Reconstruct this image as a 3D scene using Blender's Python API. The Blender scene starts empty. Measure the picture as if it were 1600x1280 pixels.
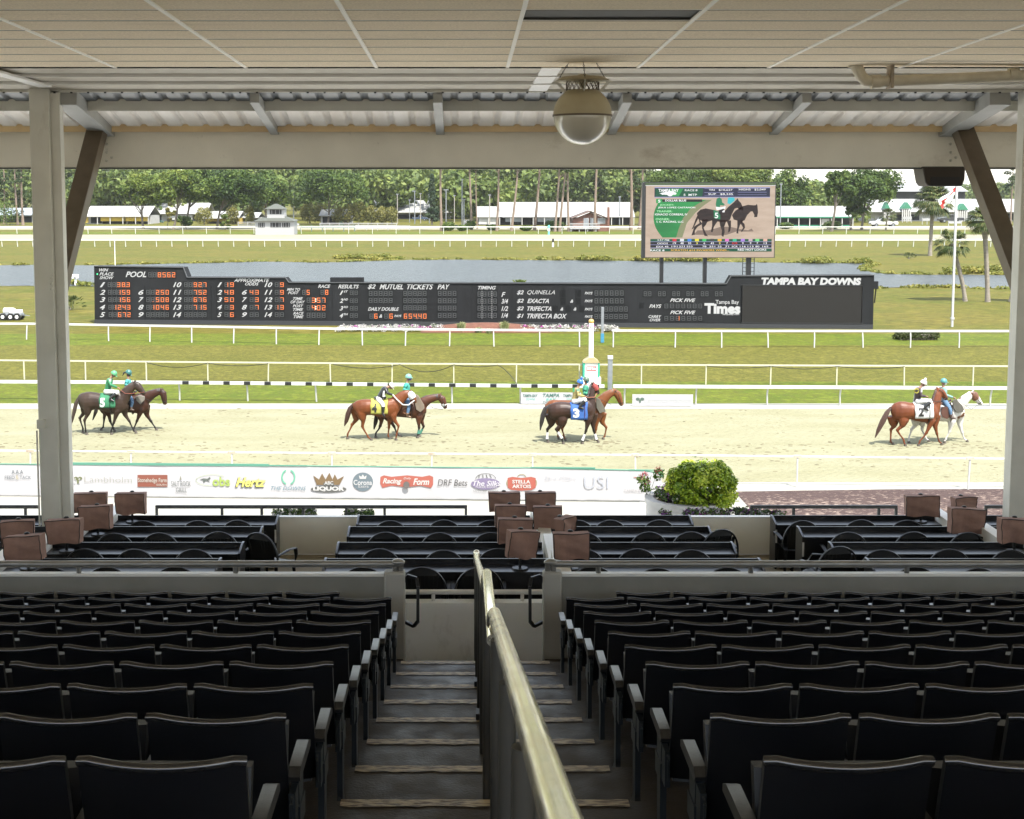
import bpy, bmesh, math, random
import numpy as np
from mathutils import Vector, Matrix
from math import radians, sin, cos, pi
random.seed(7)
SC = bpy.context.scene
# ---------------------------------------------------------------- camera
# world: X right, Y towards the race track, Z up, z=0 the track; the camera stands high in the grandstand
PITCH = radians(5.2); FPX = 2050.0; CX = 727.0; H = 9.1
CY = 300 + FPX*math.tan(PITCH)
cam_d = bpy.data.cameras.new('camera'); cam = bpy.data.objects.new('camera', cam_d)
SC.collection.objects.link(cam); SC.camera = cam
cam.location = (0, 0, H); cam.rotation_euler = (pi/2-PITCH, 0, 0)
cam_d.sensor_width = 36; cam_d.lens = 36*FPX/1600
cam_d.shift_x = (800-CX)/1600; cam_d.shift_y = -(640-CY)/1600
cam_d.clip_start = 0.05; cam_d.clip_end = 6000
# ---------------------------------------------------------------- light
SUN = Vector((0.26, -0.50, 1.0)).normalized()
elev = math.asin(SUN.z); azim = math.atan2(SUN.x, SUN.y)
W = bpy.data.worlds.new('World'); SC.world = W; W.use_nodes = True
wn = W.node_tree; bg = wn.nodes['Background']
sky = wn.nodes.new('ShaderNodeTexSky'); sky.sky_type = 'NISHITA'; sky.sun_disc = False
sky.sun_elevation = elev; sky.sun_rotation = azim; sky.air_density = 1.3; sky.dust_density = 1.2; sky.ozone_density = 1.0
hs = wn.nodes.new('ShaderNodeHueSaturation'); hs.inputs['Saturation'].default_value = 0.5
wn.links.new(sky.outputs[0], hs.inputs['Color']); wn.links.new(hs.outputs[0], bg.inputs[0]); bg.inputs[1].default_value = 0.15
ld = bpy.data.lights.new('sun', 'SUN'); lo = bpy.data.objects.new('sun', ld); SC.collection.objects.link(lo)
ld.energy = 3.6; ld.angle = radians(0.6); ld.color = (1.0, 0.955, 0.88)
lo.rotation_euler = SUN.to_track_quat('Z', 'Y').to_euler(); lo.location = (0, -20, 60)
SC.view_settings.view_transform = 'Standard'; SC.view_settings.look = 'None'
SC.view_settings.gamma = 1; SC.view_settings.use_curve_mapping = False
SC.view_settings.exposure = 1.88
cy = SC.cycles
cy.max_bounces = 10; cy.diffuse_bounces = 8; cy.glossy_bounces = 3; cy.transmission_bounces = 4; cy.transparent_max_bounces = 6
cy.use_denoising = True; cy.caustics_reflective = False; cy.caustics_refractive = False
cy.sample_clamp_indirect = 8

# ---------------------------------------------------------------- sizing aids: a photo point -> a place in the world
_F = Vector((0, cos(PITCH), -sin(PITCH))); _U = Vector((0, sin(PITCH), cos(PITCH)))
def ray(px, py): return _F + Vector(((px-CX)/FPX, 0, 0)) + _U*((CY-py)/FPX)
def atY(px, py, Y): d = ray(px, py); return d*(Y/d.y) + Vector((0, 0, H))
def G(px, py, z=0.0): d = ray(px, py); return d*((z-H)/d.z) + Vector((0, 0, H))

# ---------------------------------------------------------------- materials
MATS = {}
EXT = .72          # pigment scale of the outdoor surfaces
def e_(*c): return tuple(v*EXT for v in c)
def mat(name, col, rough=0.7, metal=0.0, col2=None, scale=5.0, amt=1.0, bump=0.0, bscale=None, detail=6.0, coord='Object',
        spec=0.5, emis=None, estr=0.0, stretch=(1, 1, 1), dist=0.02, contrast=(0.3, 0.7), trans=0.0, rvar=0.0):
    if name in MATS: return MATS[name]
    m = bpy.data.materials.new(name); m.use_nodes = True; nt = m.node_tree; b = nt.nodes['Principled BSDF']
    L = nt.links.new
    b.inputs['Base Color'].default_value = (*col, 1); b.inputs['Roughness'].default_value = rough
    b.inputs['Metallic'].default_value = metal; b.inputs['Specular IOR Level'].default_value = spec
    if trans: b.inputs['Transmission Weight'].default_value = trans
    if emis: b.inputs['Emission Color'].default_value = (*emis, 1); b.inputs['Emission Strength'].default_value = estr
    if col2 or bump or rvar:
        tc = nt.nodes.new('ShaderNodeTexCoord'); mp = nt.nodes.new('ShaderNodeMapping'); mp.inputs['Scale'].default_value = stretch
        L(tc.outputs[coord], mp.inputs[0])
    if col2 or rvar:
        nz = nt.nodes.new('ShaderNodeTexNoise'); nz.inputs['Scale'].default_value = scale; nz.inputs['Detail'].default_value = detail
        L(mp.outputs[0], nz.inputs['Vector'])
    if col2:
        rp = nt.nodes.new('ShaderNodeValToRGB'); rp.color_ramp.elements[0].position = contrast[0]; rp.color_ramp.elements[1].position = contrast[1]
        rp.color_ramp.elements[0].color = (*col, 1); rp.color_ramp.elements[1].color = (*col2, 1)
        L(nz.outputs[0], rp.inputs[0]); L(rp.outputs[0], b.inputs['Base Color'])
    if rvar:
        mr = nt.nodes.new('ShaderNodeMapRange'); mr.inputs[1].default_value = .3; mr.inputs[2].default_value = .7
        mr.inputs[3].default_value = max(0.02, rough-rvar); mr.inputs[4].default_value = min(1, rough+rvar)
        L(nz.outputs[0], mr.inputs[0]); L(mr.outputs[0], b.inputs['Roughness'])
    if bump:
        n2 = nt.nodes.new('ShaderNodeTexNoise'); n2.inputs['Scale'].default_value = bscale or scale*3; n2.inputs['Detail'].default_value = 5
        L(mp.outputs[0], n2.inputs['Vector'])
        bp = nt.nodes.new('ShaderNodeBump'); bp.inputs['Strength'].default_value = bump; bp.inputs['Distance'].default_value = dist
        L(n2.outputs[0], bp.inputs['Height']); L(bp.outputs[0], b.inputs['Normal'])
    MATS[name] = m
    return m
def add_stain(m, col, scale, lo_, hi_, stretch=(1, 1, 1), mx_=1.0, coord='Object'):
    """patches of dirt or fading with a shape of their own, part of the surface"""
    nt = m.node_tree; L = nt.links.new; b = nt.nodes['Principled BSDF']; lk = b.inputs['Base Color'].links
    tc = nt.nodes.new('ShaderNodeTexCoord'); mp = nt.nodes.new('ShaderNodeMapping'); mp.inputs['Scale'].default_value = stretch; mp.inputs['Location'].default_value = (scale*3.1, 5.7, hi_*9); L(tc.outputs[coord], mp.inputs[0])
    n = nt.nodes.new('ShaderNodeTexNoise'); n.inputs['Scale'].default_value = scale; n.inputs['Detail'].default_value = 9; n.inputs['Roughness'].default_value = .68; L(mp.outputs[0], n.inputs['Vector'])
    r = nt.nodes.new('ShaderNodeMapRange'); r.inputs[1].default_value = lo_; r.inputs[2].default_value = hi_; r.inputs[4].default_value = mx_; L(n.outputs[0], r.inputs[0])
    mx = nt.nodes.new('ShaderNodeMixRGB'); L(r.outputs[0], mx.inputs[0])
    if lk: L(lk[0].from_socket, mx.inputs[1])
    else: mx.inputs[1].default_value = b.inputs['Base Color'].default_value
    mx.inputs[2].default_value = (*col, 1); L(mx.outputs[0], b.inputs['Base Color'])
def add_node(m, t, **kw):
    n = m.node_tree.nodes.new(t)
    for k, v in kw.items(): setattr(n, k, v)
    return n
def foliage_mat(name, a, b_, c, rough=0.6, trans=0.25, scale=0.35):
    """leaves: colour varies leaf by leaf and clump by clump (a pigment attribute stored on the mesh)"""
    if name in MATS: return MATS[name]
    m = bpy.data.materials.new(name); m.use_nodes = True; nt = m.node_tree; b = nt.nodes['Principled BSDF']; L = nt.links.new
    at = nt.nodes.new('ShaderNodeAttribute'); at.attribute_name = 'leafvar'
    rp = nt.nodes.new('ShaderNodeValToRGB'); e = rp.color_ramp.elements
    e[0].position = 0.1; e[0].color = (*a, 1); e[1].position = 0.9; e[1].color = (*c, 1); k = e.new(0.5); k.color = (*b_, 1)
    L(at.outputs['Fac'], rp.inputs[0]); L(rp.outputs[0], b.inputs['Base Color'])
    b.inputs['Roughness'].default_value = rough; b.inputs['Specular IOR Level'].default_value = 0.25
    tr = nt.nodes.new('ShaderNodeBsdfTranslucent'); L(rp.outputs[0], tr.inputs['Color'])
    mx = nt.nodes.new('ShaderNodeMixShader'); mx.inputs[0].default_value = trans
    L(b.outputs[0], mx.inputs[1]); L(tr.outputs[0], mx.inputs[2]); L(mx.outputs[0], nt.nodes['Material Output'].inputs[0])
    MATS[name] = m
    return m

# ---------------------------------------------------------------- mesh helpers
class MB:
    def __init__(s): s.v = []; s.f = []; s.m = []; s.cur = 0
    def add(s, vs, fs, m=None):
        o = len(s.v); s.v += [tuple(v) for v in vs]
        for f in fs: s.f.append(tuple(i+o for i in f)); s.m.append(s.cur if m is None else m)
        return s
    def box(s, x0, x1, y0, y1, z0, z1, m=None):
        return s.add([(x0,y0,z0),(x1,y0,z0),(x1,y1,z0),(x0,y1,z0),(x0,y0,z1),(x1,y0,z1),(x1,y1,z1),(x0,y1,z1)],
              [(0,3,2,1),(4,5,6,7),(0,1,5,4),(1,2,6,5),(2,3,7,6),(3,0,4,7)], m)
    def cbox(s, c, d, m=None, M=None):
        b = MB().box(-d[0]/2, d[0]/2, -d[1]/2, d[1]/2, -d[2]/2, d[2]/2)
        T = Matrix.Translation(Vector(c)) @ (M.to_4x4() if M is not None else Matrix.Identity(4))
        return s.add([T @ Vector(v) for v in b.v], b.f, m)
    def bar(s, p, q, w, h, m=None, up=(0, 0, 1)):
        """rectangular bar from p to q, w across, h along 'up'"""
        p = Vector(p); q = Vector(q); d = (q-p).normalized(); u = Vector(up); r = d.cross(u)
        if r.length < 1e-5: r = d.cross(Vector((0, 1, 0)))
        r.normalize(); u = r.cross(d).normalized()
        vs = [e + r*(a*w/2) + u*(b*h/2) for e in (p, q) for a, b in ((-1,-1),(1,-1),(1,1),(-1,1))]
        return s.add(vs, [(0,1,2,3),(7,6,5,4),(0,4,5,1),(1,5,6,2),(2,6,7,3),(3,7,4,0)], m)
    def loft(s, pts, ra, rb=None, n=10, up=(0, 1, 0), m=None, caps=True):
        """elliptical tube: ra half size in the plane across 'up', rb half size along 'up'"""
        pts = [Vector(p) for p in pts]; k = len(pts)
        if not hasattr(ra, '__len__'): ra = [ra]*k
        if rb is None: rb = ra
        if not hasattr(rb, '__len__'): rb = [rb]*k
        vs = []; fs = []; up = Vector(up)
        for i, p in enumerate(pts):
            d = (pts[min(i+1, k-1)] - pts[max(i-1, 0)]).normalized()
            a = d.cross(up)
            if a.length < 1e-4: a = d.cross(Vector((1, 0, 0.01)))
            a.normalize(); u = a.cross(d).normalized()
            for j in range(n):
                t = 2*pi*j/n; vs.append(p + a*(cos(t)*ra[i]) + u*(sin(t)*rb[i]))
        for i in range(k-1):
            for j in range(n):
                fs.append((i*n+j, i*n+(j+1) % n, (i+1)*n+(j+1) % n, (i+1)*n+j))
        if caps: fs.append(tuple(range(n-1, -1, -1))); fs.append(tuple((k-1)*n+j for j in range(n)))
        return s.add(vs, fs, m)
    def tube(s, pts, r, n=8, m=None): return s.loft(pts, r, None, n, (0.013, 0.37, 0.93), m)
    def ball(s, c, r, n=12, k=8, m=None):
        if not hasattr(r, '__len__'): r = (r, r, r)
        vs = [(c[0], c[1], c[2]-r[2])]; fs = []
        for i in range(1, k):
            ph = -pi/2 + pi*i/k
            for j in range(n):
                t = 2*pi*j/n; vs.append((c[0]+r[0]*cos(ph)*cos(t), c[1]+r[1]*cos(ph)*sin(t), c[2]+r[2]*sin(ph)))
        vs.append((c[0], c[1], c[2]+r[2])); T = len(vs)-1
        for j in range(n):
            fs.append((0, 1+(j+1) % n, 1+j)); fs.append((T, 1+(k-2)*n+j, 1+(k-2)*n+(j+1) % n))
            for i in range(k-2): a = 1+i*n; fs.append((a+j, a+(j+1) % n, a+n+(j+1) % n, a+n+j))
        return s.add(vs, fs, m)
    def lathe(s, prof, c=(0, 0, 0), n=24, m=None):
        vs = []; fs = []
        for r, z in prof:
            for j in range(n): t = 2*pi*j/n; vs.append((c[0]+r*cos(t), c[1]+r*sin(t), c[2]+z))
        for i in range(len(prof)-1):
            for j in range(n): fs.append((i*n+j, i*n+(j+1) % n, (i+1)*n+(j+1) % n, (i+1)*n+j))
        return s.add(vs, fs, m)
    def prism(s, poly, axis, a, b, m=None):
        """poly: 2D outline; extruded from a to b along axis 'x','y' or 'z'"""
        def P(p, t): return (t, p[0], p[1]) if axis == 'x' else ((p[0], t, p[1]) if axis == 'y' else (p[0], p[1], t))
        n = len(poly); vs = [P(p, a) for p in poly] + [P(p, b) for p in poly]
        fs = [tuple(range(n)), tuple(range(2*n-1, n-1, -1))] + [(i, i+n, (i+1) % n+n, (i+1) % n) for i in range(n)]
        return s.add(vs, fs, m)
    def quad(s, a, b, c, d, m=None): return s.add([a, b, c, d], [(0, 1, 2, 3)], m)
    def mesh(s, name, mats, smooth=40):
        me = bpy.data.meshes.new(name); me.from_pydata(s.v, [], s.f); 
        for x in (mats if isinstance(mats, (list, tuple)) else [mats]): me.materials.append(x)
        me.polygons.foreach_set('material_index', s.m)
        bm = bmesh.new(); bm.from_mesh(me); bmesh.ops.recalc_face_normals(bm, faces=bm.faces); bm.to_mesh(me); bm.free()
        if smooth: me.shade_smooth(); me.set_sharp_from_angle(angle=radians(smooth))
        me.update()
        return me
    def build(s, name, mats, parent=None, smooth=40, bevel=0, loc=None):
        o = link(name, s.mesh(name, mats, smooth), parent, loc)
        if bevel:
            b = o.modifiers.new('b', 'BEVEL'); b.width = bevel; b.segments = 2; b.limit_method = 'ANGLE'; b.angle_limit = radians(50)
        return o
def link(name, data, parent=None, loc=None):
    o = bpy.data.objects.new(name, data); SC.collection.objects.link(o)
    if parent is not None: o.parent = parent
    if loc is not None: o.location = loc
    return o
def tag(o, label=None, cat=None, group=None, kind=None):
    if label: o['label'] = label
    if cat: o['category'] = cat
    if group: o['group'] = group
    if kind: o['kind'] = kind
    return o
def thing(name, label, cat, loc=(0, 0, 0), rz=0.0, group=None):
    o = link(name, None, None, loc); o.rotation_euler = (0, 0, rz); o.empty_display_size = .2
    return tag(o, label, cat, group)
def kids(o): return [c for c in SC.objects if c.parent == o]
def copy_tree(o, loc, rz=0.0, label=None, group=None, ch=None):
    """ch: prepared list [(child, [grandchildren])]"""
    r = o.copy(); SC.collection.objects.link(r); r.location = loc; r.rotation_euler = (0, 0, rz)
    if label: r['label'] = label
    if group: r['group'] = group
    if ch is None: ch = [(c, kids(c)) for c in kids(o)]
    for c, gs in ch:
        c2 = c.copy(); SC.collection.objects.link(c2); c2.parent = r
        for g in gs: g2 = g.copy(); SC.collection.objects.link(g2); g2.parent = c2
    return r
def structure(name, mb, m, **kw):
    o = mb.build(name, m, None, **kw); o['kind'] = 'structure'; return o
def remeshed(mb, name, mats, voxel, smooth_it=3, parent=None, factor=0.5):
    """join overlapping volumes into one continuous skin"""
    me = mb.mesh('tmp', mats, 0); o = bpy.data.objects.new('tmp', me); SC.collection.objects.link(o)
    r = o.modifiers.new('r', 'REMESH'); r.mode = 'VOXEL'; r.voxel_size = voxel; r.use_smooth_shade = True
    s_ = o.modifiers.new('s', 'SMOOTH'); s_.iterations = smooth_it; s_.factor = factor
    dg = bpy.context.evaluated_depsgraph_get(); me2 = bpy.data.meshes.new_from_object(o.evaluated_get(dg))
    bpy.data.objects.remove(o); bpy.data.meshes.remove(me); me2.name = name
    if not me2.materials:
        for x in (mats if isinstance(mats, (list, tuple)) else [mats]): me2.materials.append(x)
    me2.shade_smooth()
    return link(name, me2, parent)
ORD = ['', 'first', 'second', 'third', 'fourth', 'fifth', 'sixth', 'seventh', 'eighth', 'ninth', 'tenth', 'eleventh', 'twelfth', 'thirteenth', 'fourteenth',
       'fifteenth', 'sixteenth', 'seventeenth', 'eighteenth']
# text: returns (verts2d, faces) of a string normalised to 0..1 x 0..1
_TX = {}
def glyphs(s, shear=0.0, bold=0.0):
    k = (s, shear, bold)
    if k in _TX: return _TX[k]
    cu = bpy.data.curves.new('t', 'FONT'); cu.body = s; cu.shear = shear; cu.offset = bold; cu.resolution_u = 3; cu.fill_mode = 'FRONT'
    o = bpy.data.objects.new('t', cu); SC.collection.objects.link(o)
    dg = bpy.context.evaluated_depsgraph_get(); me = bpy.data.meshes.new_from_object(o.evaluated_get(dg))
    vs = [(v.co.x, v.co.y) for v in me.vertices]; fs = [tuple(p.vertices) for p in me.polygons]
    bpy.data.objects.remove(o); bpy.data.meshes.remove(me); bpy.data.curves.remove(cu)
    if bold and max(v[0] for v in vs)-min(v[0] for v in vs) > .95*len(s)+.5: return glyphs(s, shear, 0.0)
    x0 = min(v[0] for v in vs); x1 = max(v[0] for v in vs); y0 = min(v[1] for v in vs); y1 = max(v[1] for v in vs)
    vs = [((a-x0)/(x1-x0), (b-y0)/(y1-y0)) for a, b in vs]
    _TX[k] = (vs, fs); return _TX[k]
def put_text(mb, s, fn, x0, x1, z0, z1, m=None, shear=0.0, bold=0.0):
    """fit string s into the rectangle; fn(u,w) -> 3D point"""
    vs, fs = glyphs(s, shear, bold)
    mb.add([fn(x0+(x1-x0)*a, z0+(z1-z0)*b) for a, b in vs], fs, m)

# leaves
def leaf_mesh(name, clumps, nleaf, size, m, seed=0, flat=0.0, up=0.25, shell=0.55):
    """clumps: (cx,cy,cz, rx,ry,rz) -- many small leaf faces spread through the volume of each clump"""
    rs = np.random.RandomState(seed); C = np.array(clumps, float)
    vol = (C[:, 3]*C[:, 4]*C[:, 5])**(2/3); cnt = np.maximum(6, (nleaf*vol/vol.sum()).astype(int))
    idx = np.repeat(np.arange(len(C)), cnt); N = len(idx)
    d = rs.normal(size=(N, 3)); d /= np.linalg.norm(d, axis=1)[:, None]
    r = (shell + (1-shell)*rs.rand(N))**0.8; r *= 1+0.12*rs.normal(size=N)
    P = C[idx, :3] + d*r[:, None]*C[idx, 3:6]
    n = d*0.7 + rs.normal(size=(N, 3))*0.55 + np.array([0, 0, up]); n /= np.linalg.norm(n, axis=1)[:, None]
    a = np.cross(n, rs.normal(size=(N, 3))); a /= np.linalg.norm(a, axis=1)[:, None]; b = np.cross(n, a)
    sz = size*(0.6+0.8*rs.rand(N))[:, None]
    V = np.stack([P-a*sz, P-b*sz*0.55+n*sz*.12, P+a*sz, P+b*sz*0.55+n*sz*.12], axis=1).reshape(-1, 3)
    me = bpy.data.meshes.new(name); me.vertices.add(4*N); me.vertices.foreach_set('co', V.ravel())
    me.loops.add(4*N); me.loops.foreach_set('vertex_index', np.arange(4*N)); me.polygons.add(N)
    me.polygons.foreach_set('loop_start', np.arange(N)*4); me.polygons.foreach_set('loop_total', np.full(N, 4))
    me.update(calc_edges=True); me.materials.append(m)
    cv = rs.rand(len(C)); val = np.clip(0.5*cv[idx] + 0.5*rs.rand(N), 0, 1)
    at = me.attributes.new('leafvar', 'FLOAT', 'FACE'); at.data.foreach_set('value', val.astype(np.float32))
    return me

# ---------------------------------------------------------------- shared materials
M_seat = mat('seat_plastic', (0.0056, 0.0064, 0.0088), 0.34, bump=0.12, bscale=160, dist=.002, spec=.5, rvar=.06, scale=9)
M_seatmetal = mat('seat_metal', (0.018, 0.024, 0.03), 0.45, 0.3)
M_arm = mat('arm_top', (0.038, 0.038, 0.038), 0.36, 0.0, (0.014, 0.014, 0.014), 30, bump=.2, bscale=90, dist=.002)
M_step = mat('step_concrete', (0.02006, 0.01465, 0.00924), 0.56, 0, (0.04488, 0.03286, 0.0207), 5, bump=.45, bscale=60, dist=.006, rvar=.16, contrast=(.35, .75))
M_nose = mat('worn_tan_paint', (0.12, 0.08, 0.04), 0.5, 0, (0.42, 0.33, 0.19), 14, bump=.6, bscale=26, dist=.01, stretch=(1, 4, 4), contrast=(.4, .6))
M_rise = mat('riser_concrete', (0.024, 0.0216, 0.01824), 0.7, 0, (0.0432, 0.0384, 0.0336), 6, bump=.3, bscale=40, dist=.004)
M_wall = mat('painted_block', (0.92, 0.92, 0.8671), 0.75, 0, (0.92, 0.92, 0.92), 3, bump=.2, bscale=50, dist=.004)
M_cap = mat('wall_cap_paint', (0.75, 0.74, 0.70), 0.5, bump=.1, bscale=30, dist=.003)
M_steel = mat('painted_steel', (0.6442, 0.6344, 0.571), 0.55, 0, (0.5466, 0.5368, 0.4758), 2.2, bump=.06, bscale=25, dist=.003)
M_brown = mat('brown_steel', (0.085, 0.062, 0.038), 0.5, 0, (0.12, 0.09, 0.058), 5)
M_pipe = mat('grey_pipe', (0.22, 0.215, 0.20), 0.3, 0.5, (0.30, 0.295, 0.28), 5)
M_black = mat('black_metal', (0.012, 0.012, 0.013), 0.4, 0.2)
M_white = mat('white_paint', (0.80, 0.79, 0.76), 0.45, 0, (0.70, 0.69, 0.65), 3)
M_cream = mat('cream_rail', (0.80, 0.76, 0.56), 0.5)
M_rear = mat('rear_bounce', (0.806, 0.78, 0.715), 0.8)  # unseen rear deck and walls, made pale to bounce sunlight into the stand
add_stain(M_steel, (0.30, 0.26, 0.20), 1.6, .60, .74, (1, 1, .35), .55); add_stain(M_wall, (0.34, 0.31, 0.25), 2.2, .58, .74, (1, 1, .5), .4)
M_railw = mat('rail_white', (0.40, 0.395, 0.38), .5, 0, (0.33, 0.325, 0.31), 1.5)
M_rust = mat('rusty_joint', (0.42, 0.36, 0.28), 0.7, 0, (0.25, 0.2, 0.15), 5)

# ================================================================= THE SETTING
def sheet(name, pts, z, m):
    mb = MB(); mb.add([(x, y, z) for x, y in pts], [tuple(range(len(pts)))]); o = mb.build(name, m, smooth=0); o['kind'] = 'structure'; return o
def strip(name, y0, y1, z, m, X=420): return sheet(name, [(-X, y0), (X, y0), (X, y1), (-X, y1)], z, m)
def grass_mat(name, a, b, c, s1=0.25, s2=9.0, stretch=(1, 1, 1), bump=.6):
    m = mat(name, a, 0.9, 0, bump=bump, bscale=22, dist=.05, spec=.12, stretch=stretch); nt = m.node_tree; L = nt.links.new
    tc = next(n for n in nt.nodes if n.type == 'MAPPING'); bs = nt.nodes['Principled BSDF']
    n1 = add_node(m, 'ShaderNodeTexNoise'); n1.inputs['Scale'].default_value = s1; n1.inputs['Detail'].default_value = 7; n1.inputs['Roughness'].default_value = .62
    n2 = add_node(m, 'ShaderNodeTexNoise'); n2.inputs['Scale'].default_value = s2; n2.inputs['Detail'].default_value = 6; n2.inputs['Roughness'].default_value = .7
    for n in (n1, n2): L(tc.outputs[0], n.inputs['Vector'])
    r1 = add_node(m, 'ShaderNodeValToRGB'); r1.color_ramp.elements[0].position = .38; r1.color_ramp.elements[1].position = .62
    r1.color_ramp.elements[0].color = (*a, 1); r1.color_ramp.elements[1].color = (*b, 1); L(n1.outputs[0], r1.inputs[0])
    r2 = add_node(m, 'ShaderNodeValToRGB'); r2.color_ramp.elements[0].position = .40; r2.color_ramp.elements[1].position = .66
    r2.color_ramp.elements[0].color = (0, 0, 0, 1); r2.color_ramp.elements[1].color = (1, 1, 1, 1); L(n2.outputs[0], r2.inputs[0])
    mx = add_node(m, 'ShaderNodeMixRGB'); L(r2.outputs[0], mx.inputs[0]); L(r1.outputs[0], mx.inputs[1]); mx.inputs[2].default_value = (*c, 1)
    n3 = add_node(m, 'ShaderNodeTexNoise'); n3.inputs['Scale'].default_value = s2*.55; n3.inputs['Detail'].default_value = 3; n3.inputs['Roughness'].default_value = .8; mp3 = add_node(m, 'ShaderNodeMapping'); mp3.inputs['Location'].default_value = (31, 7, 3); L(tc.outputs[0], mp3.inputs[0]); L(mp3.outputs[0], n3.inputs['Vector'])
    r3 = add_node(m, 'ShaderNodeMapRange'); r3.inputs[1].default_value = .50; r3.inputs[2].default_value = .72; r3.inputs[3].default_value = 0; r3.inputs[4].default_value = .75; L(n3.outputs[0], r3.inputs[0])
    mx3 = add_node(m, 'ShaderNodeMixRGB'); L(r3.outputs[0], mx3.inputs[0]); L(mx.outputs[0], mx3.inputs[1]); mx3.inputs[2].default_value = (min(1, b[0]*1.55), min(1, b[1]*1.5), b[2]*1.7, 1)
    L(mx3.outputs[0], bs.inputs['Base Color']); return m
M_ground = grass_mat('infield_grass', (0.05667, 0.07143, 0.006895), (0.09445, 0.08118, 0.01477), (0.04217, 0.03925, 0.007327), 0.07, 1.3, (1, 2.2, 1))
M_verge = grass_mat('verge_grass', (0.05028, 0.0779, 0.003992), (0.07618, 0.09274, 0.007984), (0.05028, 0.05304, 0.01097), 0.4, 4.0)
M_turf = grass_mat('turf_grass', (0.07372, 0.07445, 0.009852), (0.08988, 0.08561, 0.01423), (0.03441, 0.03231, 0.005746), 0.3, 4.5)
M_sand = mat('track_sand', (0.1787, 0.172, 0.1046), 0.95, 0, (0.2114, 0.2053, 0.1357), 0.5, bump=1.0, bscale=7, dist=.14, spec=.1, stretch=(0.55, 1.6, 1))
def add_specks(m, col, scale, lo_, hi_, stretch=(1, 1, 1)):
    """scuffed darker clods on the raked sand"""
    nt = m.node_tree; L = nt.links.new; b = nt.nodes['Principled BSDF']; src = b.inputs['Base Color'].links[0].from_socket
    tc = add_node(m, 'ShaderNodeTexCoord'); mp = add_node(m, 'ShaderNodeMapping'); mp.inputs['Scale'].default_value = stretch; L(tc.outputs['Object'], mp.inputs[0])
    n = add_node(m, 'ShaderNodeTexNoise'); n.inputs['Scale'].default_value = scale; n.inputs['Detail'].default_value = 4; n.inputs['Roughness'].default_value = .55; L(mp.outputs[0], n.inputs['Vector'])
    n2 = add_node(m, 'ShaderNodeTexNoise'); n2.inputs['Scale'].default_value = .35; L(mp.outputs[0], n2.inputs['Vector'])
    ad = add_node(m, 'ShaderNodeMath', operation='MULTIPLY_ADD'); L(n2.outputs[0], ad.inputs[0]); ad.inputs[1].default_value = .35; L(n.outputs[0], ad.inputs[2])
    r = add_node(m, 'ShaderNodeMapRange'); r.inputs[1].default_value = lo_; r.inputs[2].default_value = hi_; L(ad.outputs[0], r.inputs[0])
    mx = add_node(m, 'ShaderNodeMixRGB'); L(r.outputs[0], mx.inputs[0]); L(src, mx.inputs[1]); mx.inputs[2].default_value = (*col, 1); L(mx.outputs[0], b.inputs['Base Color'])
add_specks(M_sand, (0.105, 0.083, 0.042), 5.5, 0.80, 0.92, (0.8, 2.0, 1))
M_palesand = mat('pale_sand', (0.2177, 0.2147, 0.1814), 0.95, 0, (0.254, 0.248, 0.2238), 0.8, bump=.5, bscale=9, dist=.04, spec=.1)
M_mulch = mat('red_mulch', (0.02411, 0.009372, 0.006696), 0.95, 0, (0.04285, 0.02143, 0.01607), 6, bump=1.0, bscale=14, dist=.05, stretch=(.6, 1.5, 1))
add_specks(M_mulch, (0.24, 0.18, 0.14), 9.0, 0.75, 0.80, (0.5, 1.8, 1))
M_concrete = mat('apron_concrete', (0.7992, 0.7776, 0.7128), 0.9, 0, (0.864, 0.8424, 0.7884), 0.7, bump=.2, bscale=12, dist=.02)  # mostly hidden apron, whitened to bounce sunlight up to the ceiling

gb = MB(); S_ = 1500
gb.quad((-S_, -60, 0), (S_, -60, 0), (S_, 2500, 0), (-S_, 2500, 0)); structure('ground', gb, M_ground, smooth=0)
strip('apron', 20.9, 33.0, .004, M_concrete)
strip('sand_walk', 33.0, 40.6, .008, M_palesand)
strip('race_track', 40.6, 55.2, .008, M_sand)
strip('track_edge', 54.6, 56.0, .012, M_palesand)
strip('grass_verge', 56.0, 62.6, .006, M_verge)
strip('turf_course', 62.6, 77.6, .006, M_turf)
strip('inner_verge', 77.6, 84.0, .006, M_verge)
sheet('mulch_bed', [(8.2, 33.2), (80, 33.2), (80, 39.3), (20, 39.7), (13.0, 39.6), (8.2, 39.3)], .013, M_mulch)
M_farsand = mat('far_sand', (0.1786, 0.167, 0.1152), 0.95, 0, (0.2074, 0.193, 0.1411), 0.2, spec=.1)
strip('far_track', 249, 281, .01, M_farsand, 900)
strip('stable_road', 318, 352, .01, M_farsand, 900)
# lake
M_water = mat('lake_water', (0.026, 0.030, 0.030), 0.30, 0, bump=.8, bscale=2.2, dist=.4, stretch=(0.6, 1.0, 1), spec=.05)
near = [G(x, y) for x, y in ((-250, 446), (0, 447), (150, 448), (500, 452), (800, 456), (1200, 455), (1364, 450), (1470, 449), (1560, 451), (1850, 451))]
far = [G(x, y) for x, y in ((1850, 431), (1600, 430), (1500, 430), (1400, 429), (1362, 426), (1354, 420), (1364, 415), (1372, 412), (1300, 411.5), (1210, 411), (1100, 409),
        (1000, 408), (850, 407), (700, 406), (620, 407), (560, 409), (500, 411), (420, 409), (300, 412), (150, 414.5), (0, 415), (-250, 416))]
def wob(pts, k=6, amp=.5, seed=1):
    rs = random.Random(seed); out = []
    for a, b in zip(pts, pts[1:]):
        for i in range(k):
            t = i/k; p = a.lerp(b, t); out.append((p.x, p.y+rs.uniform(-amp, amp)))
    out.append((pts[-1].x, pts[-1].y)); return out
poly = wob(near, 8, .35, 1)+wob(far, 8, .8, 2)
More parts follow.
